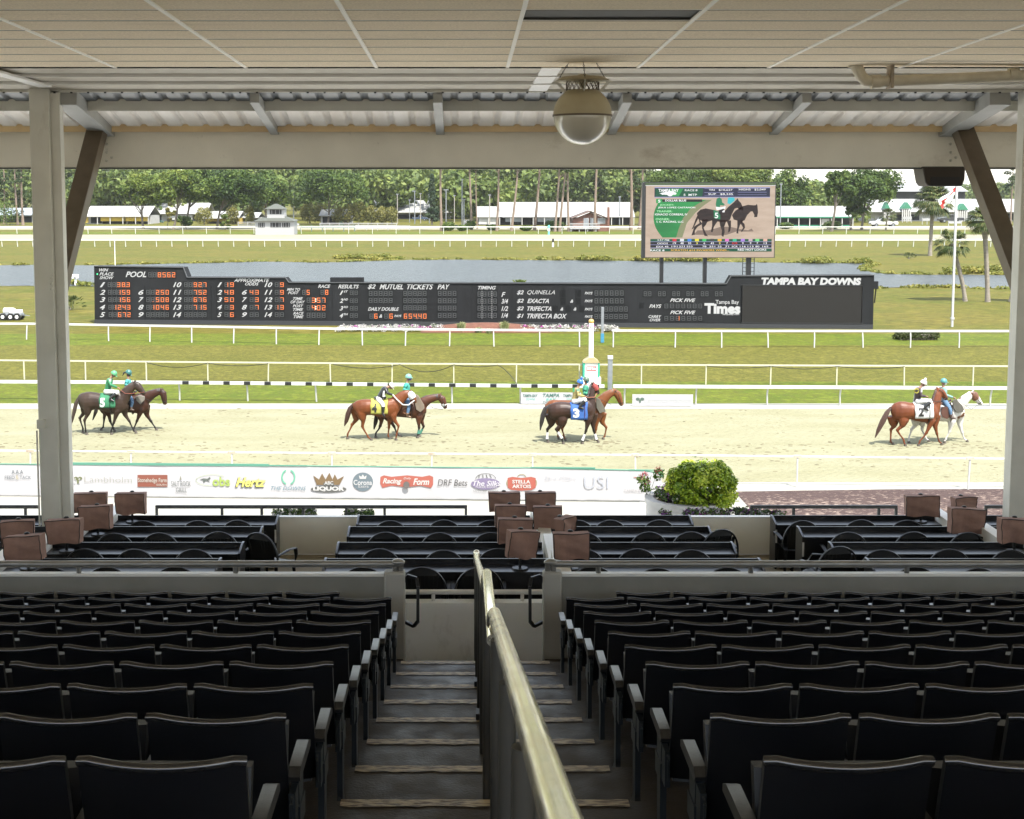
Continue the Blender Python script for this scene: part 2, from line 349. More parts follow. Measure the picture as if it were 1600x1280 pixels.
wb = MB(); wb.add([(x, y, .03) for x, y in poly], [tuple(range(len(poly)))])
o = wb.build('lake', M_water, smooth=0); o['kind'] = 'structure'
# shaggy banks
M_bank = foliage_mat('bank_grass', (0.07934, 0.09979, 0.01573), (0.141, 0.1452, 0.02621), (0.2291, 0.1996, 0.04718))
rs = random.Random(5); cl = []
for pts in (near[6:], far):
    for a, b in zip(pts, pts[1:]):
        L_ = (b-a).length
        for i in range(int(L_/1.1)):
            p = a.lerp(b, rs.random()); h = rs.uniform(.12, .4); s_ = 0.5 if pts is far else -0.6
            cl.append((p.x, p.y+s_+rs.uniform(-.3, .6), h*.3, rs.uniform(.5, 1.2), .5, h*.55))
for px, py, n_, hh in ((560, 405, 12, .7), (1040, 408, 16, 1.0), (1070, 409, 12, 1.0), (880, 407, 5, .6), (1310, 412, 10, .9), (960, 408, 6, .8), (1540, 428, 12, 1.0), (600, 405.5, 6, .4), (180, 447, 5, .5), (140, 446, 5, .6)):
    c = G(px, py)
    for i in range(n_): cl.append((c.x+rs.uniform(-4, 4), c.y+rs.uniform(0, 2), hh*.35, .9, .8, hh*rs.uniform(.35, .6)))
tag(link('bank_grass', leaf_mesh('bank_grass', cl, 26000, .16, M_bank, 3, up=.1)), kind='stuff')

# ================================================================= GRANDSTAND
BX0, BX1 = -30.0, 32.0
RP, RR = 0.845, 0.2095               # tread depth and riser
N0Y, N0Z = 6.19, 6.124               # a nosing of the aisle steps
def nos(k): return N0Y+RP*k, N0Z-RR*k
AX0, AX1 = -0.63, 0.82
dk = MB(); 
for k in range(-9, 8):
    y1, z = nos(k); y0, z0 = nos(k-1)
    dk.quad((BX0, y0, z), (BX1, y0, z), (BX1, y1, z), (BX0, y1, z), 0)
    dk.quad((BX0, y1, z), (BX1, y1, z), (BX1, y1, z-RR), (BX0, y1, z-RR), 1)
y7, z7 = nos(7); z8 = z7-RR
PF = 12.78                            # near face of the parapet
OX0, OX1 = atY(633, 960, PF).x-.02, atY(848, 960, PF).x+.02
dk.quad((BX0, y7, z8), (OX0, y7, z8), (OX0, 13.0, z8), (BX0, 13.0, z8), 0); dk.quad((OX1, y7, z8), (BX1, y7, z8), (BX1, 13.0, z8), (OX1, 13.0, z8), 0)
ZL = z8-.52; dk.quad((BX0, y7, ZL), (BX1, y7, ZL), (BX1, 14.1, ZL), (BX0, 14.1, ZL), 0)
dk.quad((OX0, y7, z8), (OX1, y7, z8), (OX1, y7, ZL), (OX0, y7, ZL), 1)
for i_ in (1, 2): dk.box(OX0, OX1, y7, y7+.3*(3-i_)-.15, z8-.20*i_-.4, z8-.17*i_, 0)
yb, zb = nos(-10); ybk = yb
dk.quad((BX0, -9, zb), (BX1, -9, zb), (BX1, yb, zb), (BX0, yb, zb), 2)
structure('seating_deck', dk, [M_step, M_rise, M_rear], smooth=0)
st = thing('aisle_stair', 'dark worn concrete aisle steps with tan painted nosings between the seat blocks', 'stairs', (0, N0Y, N0Z))
for k in range(-6, 8):
    y, z = nos(k); rr = random.Random(k)
    # worn nosing strip with a ragged back edge
    mb = MB(); n = 26; fr = []; bk = []
    for i in range(n+1):
        x = AX0+.02+(AX1-AX0-.04)*i/n; fr.append((x, y+.012+rr.uniform(-.003, .003), z+.004)); bk.append((x, y-.062+rr.uniform(-.010, .008), z+.004))
    vs = [(a, b-N0Y, c-N0Z) for a, b, c in fr+bk]+[(a, b-N0Y, c-N0Z-.045+rr.uniform(-.008, .008)) for a, b, c in fr]
    fs = [(i, i+1, n+2+i, n+1+i) for i in range(n)]+[(i, 2*(n+1)+i, 2*(n+1)+i+1, i+1) for i in range(n)]
    mb.add(vs, fs); mb.build('nosing', M_nose, st, smooth=0)
# rear and side walls, kept low and pale to let in and bounce light
M_dark = mat('dark_rear_wall', (0.10, 0.10, 0.095), 0.8)
rw = MB(); rw.box(BX0, BX1, -9.2, -9.0, 0, 8.3); rw.box(BX0-.2, BX0, -9.2, 20.9, 0, 5.5); rw.box(BX1, BX1+.2, -9.2, 20.9, 0, 5.5)
rw.build('rear_wall', M_rear, smooth=0); rwo = SC.objects['rear_wall']; rwo['kind'] = 'structure'

# ---- parapet with pillars and pipe rail
PT = atY(0, 897, PF).z; RT = atY(0, 876, PF+.045).z
gx0 = atY(633, 960, PF).x; gx1 = atY(848, 960, PF).x
M_par = mat('parapet_shade_paint', (0.20, 0.198, 0.175), 0.7, 0, (0.25, 0.245, 0.22), 2, bump=.2, bscale=40, dist=.004); M_pil = mat('pillar_paint', (0.34, 0.335, 0.30), 0.7, 0, (0.40, 0.39, 0.35), 2, bump=.2, bscale=40, dist=.004)  # parapet is a darker copy of the wall paint, its shade put into the colour
def parapet(name, label, x0, x1, px0, px1, posts, sgn):
    t = thing(name, label, 'wall', (0, PF, z8))
    def mk(nm, mb, m, bev=0.0): return mb.build(nm, m, t, bevel=bev)
    d = Vector((0, -PF, -z8)); h = PT-z8
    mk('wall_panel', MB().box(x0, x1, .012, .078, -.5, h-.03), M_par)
    mk('cap', MB().box(x0, x1, 0.0, .09, h-.03, h), M_cap, .006)
    mk('pillar', MB().box(px0, px1, -.03, .12, -.52, h+.02), M_pil, .02)
    return t, h
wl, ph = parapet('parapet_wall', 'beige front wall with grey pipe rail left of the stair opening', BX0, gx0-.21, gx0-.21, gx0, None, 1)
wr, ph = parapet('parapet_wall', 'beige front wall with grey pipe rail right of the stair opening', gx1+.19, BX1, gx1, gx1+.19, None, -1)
def pipe_rail(t, x0, x1, pxs, endx):
    zr = RT-z8-.035
    mb = MB(); mb.tube([(x0, .045, zr), (x1, .045, zr)], .034, 12); mb.build('pipe_rail', M_pipe, t)
    for px in pxs:
        X = atY(px, 885, PF+.045).x; MB().tube([(X, .045, ph-.01), (X, .045, zr)], .026, 10).build('post', M_pipe, t)
    for e in (0, .055):
        MB().tube([(endx+e, .045, ph-.01), (endx+e, .045, zr+.02)], .028, 10).build('post', M_pipe, t)
    MB().ball((endx+.03, .045, zr+.02), (.07, .05, .035)).build('end_fitting', M_pipe, t)
pipe_rail(wl, BX0, gx0-.02, (123, 368, -122), gx0-.10)
pipe_rail(wr, gx1+.10, BX1, (935, 1173, 1417, 1660), gx1+.05)
for t, s, xx in ((wl, 1, gx0), (wr, -1, gx1)):
    za, zb_ = atY(0, 897, PF).z-z8, atY(0, 976, PF).z-z8
    mb = MB(); P = [(xx, .05, za-.10), (xx+s*.02, .05, za-.03), (xx+s*.115, .02, za-.05), (xx+s*.13, -.02, za-.12), (xx+s*.13, -.08, zb_+.06), (xx+s*.09, -.05, zb_+.0), (xx, .02, zb_+.02)]
    for a, b in zip(P, P[1:]): mb.bar(a, b, .03, .03)
    mb.build('grab_handle', M_black, t)
# lower wall across the opening (cross walkway)
zt = atY(0, 942, 13.9).z; zw = ZL
t = thing('walkway_wall', 'low beige wall with white pipe rail seen through the stair opening', 'wall', (.1, 13.9, zw))
MB().box(-1.0, 1.2, 0, .14, -.6, zt-zw).build('wall_panel', M_wall, t, bevel=.006)
zr = atY(0, 925, 13.97).z-zw
MB().tube([(-1.0, .07, zr), (1.2, .07, zr)], .028, 10).build('pipe_rail', M_white, t)
for px in (677, 816): X = atY(px, 930, 13.97).x-.1; MB().tube([(X, .07, zt-zw-.01), (X, .07, zr)], .02, 8).build('post', M_white, t)

# ---- centre handrail of the stair
M_hand = mat('worn_handrail_steel', (0.95, 0.92, 0.82), 0.20, 0.9, (0.80, 0.74, 0.58), 6, rvar=.06, contrast=(.45, .7))
M_post = mat('handrail_post', (0.045, 0.043, 0.038), 0.45, 0.3)
HX = .108; ht = thing('centre_handrail', 'long worn steel pipe handrail running down the middle of the aisle steps', 'handrail', (HX, N0Y, N0Z))
R_ = lambda y, z: (0, y-N0Y, z-N0Z)
def nz_(y): return 6.124+(6.19-y)*.2479
up_seg = [(.2, nz_(.2)+1.10), (1.3, nz_(1.3)+1.09), (4.75, nz_(4.75)+1.06), (5.0, nz_(5.0)+1.03), (5.12, nz_(5.12)+.99)]
lo_seg = [(5.02, nz_(5.12)+.955), (5.3, nz_(5.3)+.99), (6.45, nz_(6.45)+1.13), (6.72, nz_(6.72)+1.10), (6.98, nz_(6.98)+1.03), (11.9, nz_(11.9)+1.0), (12.2, nz_(12.2)+1.02), (12.42, nz_(12.42)+1.04)]
MB().tube([R_(*p) for p in up_seg], .0245, 16).build('rail', M_hand, ht)
MB().tube([R_(*p) for p in lo_seg], .0245, 16).build('rail', M_hand, ht)
mb = MB(); mb.tube([R_(12.40, nz_(12.4)+.95), R_(12.40, nz_(12.4)+1.045)], .03, 12); mb.ball(R_(12.40, nz_(12.4)+1.045), .031); mb.build('rail_end', M_hand, ht)
for y in (12.35, 11.1, 9.4, 7.7, 6.25, 4.35, 3.25, 2.35, 1.2):
    k = math.ceil((y-N0Y)/RP - 1e-6); zf = min(nos(k)[1], nos(k)[1]) if k <= 7 else z8
    MB().tube([R_(y, zf), R_(y, nz_(y)+1.0)], .0225, 12).build('post', M_post, ht)
for y in (10.41, 8.72):
    MB().cbox(R_(y+.02, nz_(y)+.02), (.07, .1, .05)).build('bracket', M_black, ht)

# ---- seats
M_roll = mat('seat_edge', (0.012, 0.012, 0.013), 0.20, spec=.9, bump=.06, bscale=120, dist=.001)
def seat_back():
    mb = MB(); nu, nv = 14, 9; w, zt_, zb_ = .505, .862, .40
    def pt(u, v, side):
        x = (u-.5)*w; z = zb_+(zt_-zb_)*v
        ed = abs(2*u-1)
        y = .085*(1-v)-.045*(1-ed**2)-.035*v + (.013 if side else -.013)
        z -= .014*(1-ed**2)*max(0, v-.5)*2
        return (x, y, z)
    n = (nu+1)*(nv+1)
    for sd in (0, 1):
        for j in range(nv+1):
            for i in range(nu+1): mb.v.append(pt(i/nu, j/nv, sd))
    fs = []
    for j in range(nv):
        for i in range(nu):
            a = j*(nu+1)+i; fs.append((a, a+1, a+nu+2, a+nu+1)); b = a+n; fs.append((b, b+nu+1, b+nu+2, b+1))
    for i in range(nu): a = i; fs.append((a, a+n, a+n+1, a+1)); a = nv*(nu+1)+i; fs.append((a, a+1, a+n+1, a+n))
    for j in range(nv): a = j*(nu+1); fs.append((a, a+nu+1, a+nu+1+n, a+n)); a = j*(nu+1)+nu; fs.append((a, a+n, a+n+nu+1, a+nu+1))
    for f in fs: mb.f.append(f); mb.m.append(0)
    # rolled top edge
    mb.tube([(pt(i/nu, 1, 0)[0], pt(i/nu, 1, 0)[1]+.011, .864-(.010 if i in (0, nu) else 0)-.014*(1-(2*i/nu-1)**2)) for i in range(nu+1)], .0165, 10, 1)
    return mb.mesh('backrest', [M_seat, M_roll], 45)
ME_back = seat_back()
sp = MB(); nu = 8                                   # tipped-up seat pan
for sd in (0, 1):
    for j in range(5):
        for i in range(nu+1):
            u = i/nu*2-1; v = j/4
            sp.v.append((u*.225, .13+.10*v+(.055 if sd else -.015)*(1-.35*abs(u)**3)-.02*(1-u*u), .36+.36*v))
n_ = 5*(nu+1)
for j in range(4):
    for i in range(nu):
        a = j*(nu+1)+i; sp.f += [(a, a+1, a+nu+2, a+nu+1), (a+n_, a+n_+nu+1, a+n_+nu+2, a+n_+1)]
for i in range(nu): a = i; sp.f.append((a, a+n_, a+n_+1, a+1)); a = 4*(nu+1)+i; sp.f.append((a, a+1, a+n_+1, a+n_))
for j in range(4): a = j*(nu+1); sp.f.append((a, a+nu+1, a+nu+1+n_, a+n_)); a += nu; sp.f.append((a, a+n_, a+n_+nu+1, a+nu+1))
sp.m = [0]*len(sp.f); ME_pan = sp.mesh('seat_pan', M_seat, 50)
def arm_mesh():
    mb = MB(); P = [(.02, .60), (.06, .625), (.30, .625), (.36, .60), (.36, .575), (.04, .575)]
    mb.prism(P, 'x', -.023, .023); return mb.mesh('armrest', M_arm, 30)
ME_arm = arm_mesh()
def std_mesh():
    mb = MB(); P = [(.06, .575), (.20, .575), (.185, .45), (.155, .10), (.24, .02), (.24, 0), (.0, 0), (.0, .02), (.07, .12), (.085, .42)]
    mb.prism(P, 'x', -.014, .014); mb.box(-.02, .02, .05, .20, .38, .47); return mb.mesh('leg', M_seatmetal, 30)
ME_std = std_mesh()
def hook_mesh():
    mb = MB(); mb.tube([(0, .03, .52), (0, -.03, .545), (0, -.055, .53), (0, -.055, .44)], .0065, 6); mb.box(-.012, .012, -.03, .06, .40, .56); return mb.mesh('frame', M_seatmetal)
ME_hook = hook_mesh()
SP = .5455
def seat_label(side, r, c):
    return 'black tip-up seat %s from the aisle in the %s row %s of the aisle' % (ORD[c], ORD[r], side)
base = {}
def make_seat(kind, s):
    t = thing('stadium_seat', 'x', 'seat', (0, 0, -50))
    link('backrest', ME_back, t); link('seat_pan', ME_pan, t)
    def side(sx, nm='armrest'):
        link('armrest', ME_arm, t, (sx*SP/2, 0, 0)); link('leg', ME_std, t, (sx*SP/2, 0, 0)); link('frame', ME_hook, t, (sx*(SP/2), 0, 0))
    side(s)
    if kind == 'aisle': side(-s)
    return t
protos = {('mid', -1): None}
nrow = {}
for s, name, X0 in ((-1, 'left', -.66), (1, 'right', .90)):
    pro = {'mid': make_seat('mid', s), 'aisle': make_seat('aisle', s)}; used = {'mid': 0, 'aisle': 0}
    tree = {k: [(c, kids(c)) for c in kids(p)] for k, p in pro.items()}
    for j in range(-1, 11):
        Y = 3.85+.842*j; k = math.ceil((Y-N0Y)/RP-.02); zf = nos(k)[1] if k <= 7 else z8
        lim = (Y+.9)*(727 if s < 0 else 873)/FPX+1.1
        for c in range(0, 14):
            if j == 10 and c == 0: continue
            X = X0+s*(SP/2-.02+SP*c)
            if abs(X)-SP/2 > lim: break
            kd = 'aisle' if (c == 0 or (j == 10 and c == 1)) else 'mid'
            lab = 'black tip-up seat, %s from aisle on the %s, %s row from front wall' % (ORD[c+1], name, ORD[11-j])
            if j == 10: lab = 'black tip-up seat, %s from aisle on the %s, row nearest front wall' % (ORD[c+1], name)
            z = 7.40-.211*j-.862
            if not used[kd]:
                o = pro[kd]; o.location = (X, Y, z); o['label'] = lab; used[kd] = 1; o['group'] = 'black stadium seats'
            else: o = copy_tree(pro[kd], (X, Y, z), 0, lab, 'black stadium seats', tree[kd])

# ---- columns, beam, braces, roof
BZ1_ = atY(0, 205, 20.95).z
COLY = 18.78; CTOP = BZ1_+ (20.95-18.78)*.235 - 3.0
def column(x0, x1, label):
    t = thing('steel_column', label, 'column', ((x0+x1)/2, COLY, 3.0)); w = (x1-x0)
    MB().box(-w/2, w/2, 0, .25, 0, CTOP).build('shaft', M_steel, t, bevel=.012)
    mb = MB(); mb.box(w/2, w/2+.13, .08, .25, 0, CTOP-.03); mb.build('flange', M_steel, t, bevel=.008)
    return t, w
cl_, cw = column(atY(64, 800, 18.78).x, atY(94, 800, 18.78).x, 'pale grey steel column standing at the left of the view')
cr_, cw2 = column(atY(1577, 800, 18.78).x, atY(1577, 800, 18.78).x+.33, 'pale grey steel column at the right edge of the view')
MB().cbox((-cw/2+.06, -.035, atY(66, 662, COLY).z-3.0), (.13, .07, .13)).build('junction_box', M_steel, cl_, bevel=.008)
MB().tube([(-cw/2-.02, -.015, .3), (-cw/2-.02, -.015, atY(66, 662, COLY).z-3.1)], .014, 6).build('conduit', M_steel, cl_)
mb = MB()
for py in (434, 443, 451): mb.ball((cw/2-.03, -.012, atY(92, py, COLY).z-3), (.024, .018, .024), 8, 6)
mb.build('bolt', M_steel, cl_)
BZ0 = atY(0, 262, 20.95).z; BZ1 = atY(0, 205, 20.95).z
t = thing('roof_beam', 'long pale grey steel beam carrying the front edge of the roof', 'beam', (1, 20.95, BZ0))
mb = MB(); mb.box(BX0-1, BX1-1, .13, .16, .03, BZ1-BZ0-.02); mb.box(BX0-1, BX1-1, 0, .30, 0, .025); mb.box(BX0-1, BX1-1, .05, .30, BZ1-BZ0-.02, BZ1-BZ0)
mb = MB(); mb.box(BX0-1, BX1-1, 0, .30, 0.0, BZ1-BZ0); mb.build('beam_body', mat('beam_paint', (0.8226, 0.7949, 0.7078), 0.6, 0, (0.6899, 0.67, 0.592), 1.1, bump=.05, bscale=20, dist=.003, contrast=(.35, .8)), t, bevel=.01)
add_stain(MATS['beam_paint'], (0.36, 0.30, 0.21), .42, .60, .70, (1, 1, 1.6), .5); add_stain(MATS['beam_paint'], (0.34, 0.32, 0.28), 5, .64, .74, (1, 1, 1), .5)
MB().box(BX0-1, BX1-1, -.03, .33, -.022, 0.0).build('lower_flange', M_black, t)
mb = MB()
for px, side_ in ((166, 1), (1486, 1)):
    for i in range(4): p = atY(px, 212+i*13, 20.93); mb.ball((p.x-1, -.005, p.z-BZ0), .024, 8, 6)
    p = atY(px+8, 246, 20.93); mb.ball((p.x-1, -.005, p.z-BZ0), .024, 8, 6)
mb.build('bolt', M_steel, t)
def brace(pa, pb, label):
    a = atY(*pa, 20.72); b = atY(*pb, 18.98)
    t = thing('roof_brace', label, 'brace', tuple(a)); d = b-a
    MB().bar((0, 0, 0), d, .26, .26, up=(0, 1, 0)).build('brace_body', M_brown, t, bevel=.008)
    nrm = Vector((-d.z, 0, d.x)).normalized()
    if nrm.x*(1 if a.x < 0 else -1) > 0: nrm = -nrm
    o_ = -nrm*.055
    MB().bar(Vector((0, -.105, 0))+o_, d+Vector((0, -.105, 0))+o_, .012, .014, up=(0, 1, 0)).build('edge_flange', M_cap, t)
brace((154, 196), (88, 455), 'brown diagonal steel brace rising right from the left column to the roof')
brace((1499, 190), (1600, 455), 'brown diagonal steel brace rising left from the right column to the roof')

SL = .235
def rz_(Y): return BZ1 + (20.95-Y)*SL
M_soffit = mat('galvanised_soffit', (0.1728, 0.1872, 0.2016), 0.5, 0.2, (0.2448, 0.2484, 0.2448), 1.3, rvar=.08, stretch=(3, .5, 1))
M_ochre = mat('ochre_trim', (0.70, 0.52, 0.28), 0.6, 0, (0.58, 0.42, 0.24), 3)
t = thing('metal_roof', 'sloping corrugated metal roof sheet above the front beam with rafters', 'roof', (1, 20.95, BZ1))
mb = MB(); xs = []; x = BX0-1
while x < BX1-1: xs += [(x, 0), (x+.20, 0), (x+.235, .05), (x+.29, .05), (x+.325, 0)]; x += .325
vs = []; 
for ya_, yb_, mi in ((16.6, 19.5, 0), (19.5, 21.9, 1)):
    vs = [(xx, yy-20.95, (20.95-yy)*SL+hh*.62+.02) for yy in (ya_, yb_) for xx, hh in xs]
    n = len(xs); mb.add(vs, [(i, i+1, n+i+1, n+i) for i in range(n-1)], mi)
mb.build('corrugated_sheet', [M_soffit, mat('lit_soffit', (0.90, 0.85, 0.78), 0.5, 0, (0.72, 0.65, 0.56), 1.3, stretch=(3, .5, 1))], t, smooth=0)  # outer half of the same sheet, its stronger light put into the colour
for yy, hh in ((19.5, .12),):
    MB().bar((BX0-1, yy-20.95, (20.95-yy)*SL-.025), (BX1-1, yy-20.95, (20.95-yy)*SL-.025), .06, hh+.06).build('purlin', M_steel, t)
MB().box(BX0-1, BX1-1, -.20, -.14, -.02, .105).build('edge_trim', M_ochre, t)
mb = MB()
for i in range(60):
    for yy in (20.78,): mb.ball((-9.5+i*.325-.06, yy-20.95, (20.95-yy)*SL+.0), (.025, .025, .02), 6, 4)
mb.build('screw_heads', M_cap, t)
def rafter(pxb, w, h, up_to=18.92):
    X = atY(pxb, 205, 20.95).x
    MB().bar((X-1, -.02, .01), (X-1, up_to-20.95, (20.95-up_to)*SL-.10), w, h).build('rafter', mat('rafter_paint', (0.38, 0.38, 0.36), 0.6, 0, (0.30, 0.30, 0.28), 2), t)
for px, w in ((430, .13), (688, .13), (955, .13), (1208, .13)): rafter(px, w, .14)
for px, w in ((165, .30), (1480, .30)): rafter(px, w, .20)
# roof deck above ceiling, blocks the sun
dk_ = MB(); a_, b_ = BX0-1.5, BX1-.5; h1 = 4.4*SL+.3
RG = -3.0-20.95; dk_.quad((a_, RG, h1+.7), (b_, RG, h1+.7), (b_, -4.3, h1), (a_, -4.3, h1)); dk_.quad((a_, -4.3, h1), (b_, -4.3, h1), (b_, 1.1, -.10), (a_, 1.1, -.10))  # roof stops behind the camera so sun reaches the pale rear deck
dk_.build('roof_deck', M_dark, t, smooth=0)

# ---- ceiling: textured beige boards between white battens
CE = 17.5; CZE = atY(0, 105, CE).z; CS = .0190
def cz(Y): return CZE+(CE-Y)*CS
M_ceil = mat('ceiling_board', (0.68, 0.575, 0.41), 0.9, 0, (0.86, 0.735, 0.535), 42, bump=.6, bscale=60, dist=.008, contrast=(.32, .68)); M_joint = mat('board_joint', (0.12, 0.095, 0.06), .9)
add_stain(M_ceil, (0.90, 0.78, 0.58), .55, .52, .72, (.35, 1.4, 1), .5); add_stain(M_ceil, (0.50, 0.40, 0.27), .8, .60, .75, (.3, 1.6, 1), .45)
M_batten = mat('ceiling_batten', (0.88, 0.847, 0.77), 0.6)
t = thing('ceiling', 'beige textured board ceiling with pale battens over the seats', 'ceiling', (0, CE, CZE)); t['kind'] = 'structure'
del t['category']; del t['label']
slot = (atY(815, 28, 13.1).x, atY(1078, 28, 13.1).x, 12.86, 13.52)
rows = [CE]; y = CE
while y > -2.9: y -= .685; rows.append(y)
seams = []; x = -.61 - 1.715*17
bx = [ -.05 + 1.715*i - .02 for i in range(-17, 19)]
# joints: x of battens measured at the panel grid
x_b = [atY(525, 0, 12.05).x + 1.72*i for i in range(-17, 19)]
cb = MB()
for a, b in zip(rows, rows[1:]):
    for i in range(len(x_b)-1):
        xa, xb = x_b[i], x_b[i+1]
        if a > slot[2]+.3 and b < slot[3]-.3 and abs(xa-slot[0]) < .9: continue
        g = .009
        cb.quad((xa, a-g-CE, cz(a)-CZE), (xb, a-g-CE, cz(a)-CZE), (xb, b+g-CE, cz(b)-CZE), (xa, b+g-CE, cz(b)-CZE))
        cb.quad((xa, b+g-CE, cz(b)-CZE), (xb, b+g-CE, cz(b)-CZE), (xb, b+g-CE, cz(b)-CZE+.02), (xa, b+g-CE, cz(b)-CZE+.02))
        cb.quad((xa, a-g-CE, cz(a)-CZE), (xb, a-g-CE, cz(a)-CZE), (xb, a-g-CE, cz(a)-CZE+.02), (xa, a-g-CE, cz(a)-CZE+.02))
cb.build('ceiling_boards', M_ceil, t, smooth=0)
MB().quad((BX0, 0, .025), (BX1, 0, .025), (BX1, -20.5, .025+20.5*CS), (BX0, -20.5, .025+20.5*CS)).build('ceiling_back', M_dark, t, smooth=0)
for y_ in rows[1:-1]:
    if y_ < 8: continue
    MB().box(BX0, BX1, y_-.006-CE, y_+.006-CE, cz(y_)-CZE-.006, cz(y_)-CZE+.004).build('joint', M_joint, t, smooth=0)
    MB().box(BX0, BX1, y_-.026-CE, y_-.0065-CE, cz(y_)-CZE-.003, cz(y_)-CZE+.003).build('joint_edge', M_batten, t, smooth=0)
for xx in x_b:
    if -7.5 < xx < 9.5: MB().bar((xx, 0, -.006), (xx, -20.4, 20.4*CS-.006), .045, .016).build('batten', M_batten, t)
# dark recessed slot
M_slot = mat('slot_dark', (0.03, 0.03, 0.028), 0.7, 0, (0.07, 0.06, 0.045), 6)
si = [i for i in range(len(x_b)-1) if abs(x_b[i]-slot[0]) < .9]
i0 = min(si, key=lambda i: abs(x_b[i]-slot[0])); xa, xb = x_b[i0], x_b[i0+1]
rr_ = [(a, b) for a, b in zip(rows, rows[1:]) if a > slot[2]+.3 and b < slot[3]-.3]
if rr_:
    a, b = rr_[0]
    t2 = thing('ceiling_vent', 'dark recessed slot left open in the beige ceiling boards', 'vent', ((xa+xb)/2, (a+b)/2, cz((a+b)/2)))
    hw = (xb-xa)/2; hd = (a-b)/2
    mb = MB(); mb.box(-hw, hw, -hd, hd, .30, .32); mb.box(-hw, hw, hd-.02, hd, .0, .31); mb.box(-hw, hw, -hd, -hd+.02, .0, .31); mb.box(-hw, -hw+.02, -hd, hd, 0, .31); mb.box(hw-.02, hw, -hd, hd, 0, .31)
    mb.build('recess', M_slot, t2, smooth=0)
    MB().box(-hw+.12, hw-.12, -hd+.08, hd-.2, .10, .30).build('duct', M_slot, t2)
# fascia channels between ceiling edge and metal roof
t = thing('fascia_channels', 'stepped beige steel channels along the front edge of the ceiling', 'fascia', (1, CE, CZE))
M_fas = mat('fascia_paint', (0.42, 0.378, 0.3024), 0.6, 0, (0.4872, 0.4452, 0.3612), 2)
ys = [17.5, 17.95, 18.4, 18.9]; pys = [107, 119, 131, 143]
for i in range(3):
    y0, y1 = ys[i], ys[i+1]; z0 = atY(0, pys[i], y0).z-CZE; z1 = atY(0, pys[i+1], y1).z-CZE
    MB().quad((BX0-1, y0-CE, z0), (BX1-1, y0-CE, z0), (BX1-1, y1-CE, z1+.02), (BX0-1, y1-CE, z1+.02)).build('channel', M_fas, t, smooth=0)
    MB().box(BX0-1, BX1-1, y1-CE-.04, y1-CE, z1-.016, z1+.03).build('lip', M_cap if i < 2 else M_steel, t)
mb = MB()
for i in range(75): p = atY(0, 146, 18.9); mb.cbox((-9+i*.24, 18.86-CE, z1-.02), (.03, .02, .02))
mb.build('rivets', M_black, t)
t = thing('ceiling_strut', 'white painted steel strut crossing the fascia above the globe lamp', 'strut', tuple(atY(862, 105, 17.48)))
a = atY(862, 104, 17.42); b = atY(840, 140, 18.75); MB().bar((0, 0, 0), Vector(b-a), .26, .03, up=(0, 0, 1)).build('strut_body', M_white, t)
t = thing('ceiling_strut', 'white painted steel strut crossing the fascia left of the left column', 'strut', tuple(atY(-10, 112, 17.48)))
a = atY(-20, 114, 17.42); b = atY(62, 137, 18.5); MB().bar((0, 0, 0), Vector(b-a), .2, .03).build('strut_body', M_white, t)
# drain pipe
M_drain = mat('cream_drain', (0.62, 0.57, 0.45), 0.6, 0, (0.52, 0.47, 0.36), 6)
p0 = atY(1336, 98, 17.35); p1 = atY(1345, 118, 17.35); p2 = atY(1368, 128, 17.35); p3 = atY(1760, 112, 17.35)
t = thing('drain_pipe', 'cream drain pipe with an elbow hanging along the ceiling edge at upper right', 'pipe', tuple(p0))
q = [Vector(p)-p0 for p in (p0+Vector((0, 0, .08)), p0, p0.lerp(p1, .6), p1, p1.lerp(p2, .5)+Vector((-.03, 0, -.03)), p2, p3)]
MB().tube(q, .075, 14).build('pipe', M_drain, t)
for pp in (p2, p0, atY(1583, 117, 17.35)):
    c = pp-p0; d_ = Vector((1, 0, .04)) if pp != p0 else Vector((0, 0, 1)); MB().tube([c-d_*.06, c+d_*.06], .092, 14).build('coupling', M_drain, t)
c = atY(1391, 118, 17.33)-p0; MB().cbox(c, (.04, .2, .34)).build('hanger', M_rust, t)

# ---- globe lamp
gc = atY(910, 181, 17.0); R = 44.5*17.35/FPX
t = thing('globe_lamp', 'large round globe lamp hanging by chains from the ceiling edge', 'lamp', tuple(gc))
M_gtop = mat('globe_top', (0.36, 0.31, 0.20), 0.5, 0, (0.41, 0.36, 0.24), 4)
M_gbot = mat('globe_bowl', (0.52, 0.50, 0.43), 0.16, 0, spec=.8)
mb = MB(); mb.lathe([(R*sin(a), R*cos(a)) for a in [radians(x) for x in range(30, 91, 5)]], n=40); mb.lathe([(0, R*.87), (R*.5, R*.866)], n=40); mb.build('upper_shell', M_gtop, t)
MB().lathe([(R*.985*sin(a), R*.985*cos(a)) for a in [radians(x) for x in range(90, 181, 5)]], n=40).build('bowl', M_gbot, t)
MB().lathe([(R*1.0, -.012), (R*1.02, -.012), (R*1.02, .012), (R*1.0, .012)], n=40).build('seam_band', M_brown, t)
mb = MB()                                            # wire cage
for i in range(20):
    a0 = 2*pi*i/20
    for dn in (-1, 1): mb.tube([(R*.56*cos(a0), R*.56*sin(a0), R*.85), (R*.56*cos(a0+dn*.32), R*.56*sin(a0+dn*.32), R*1.17)], .004, 5)
mb.build('wire_cage', M_brown, t)
mb = MB(); mb.lathe([(R*.98, R*1.16), (R*.72, R*1.30), (R*.25, R*1.34), (R*.06, R*1.40), (0, R*1.40)], n=28); mb.lathe([(0, R*1.12), (R*.98, R*1.15)], n=28)
mb.lathe([(0, R*.90), (R*.22, R*1.15)], n=12); mb.build('top_plate', M_gtop, t)
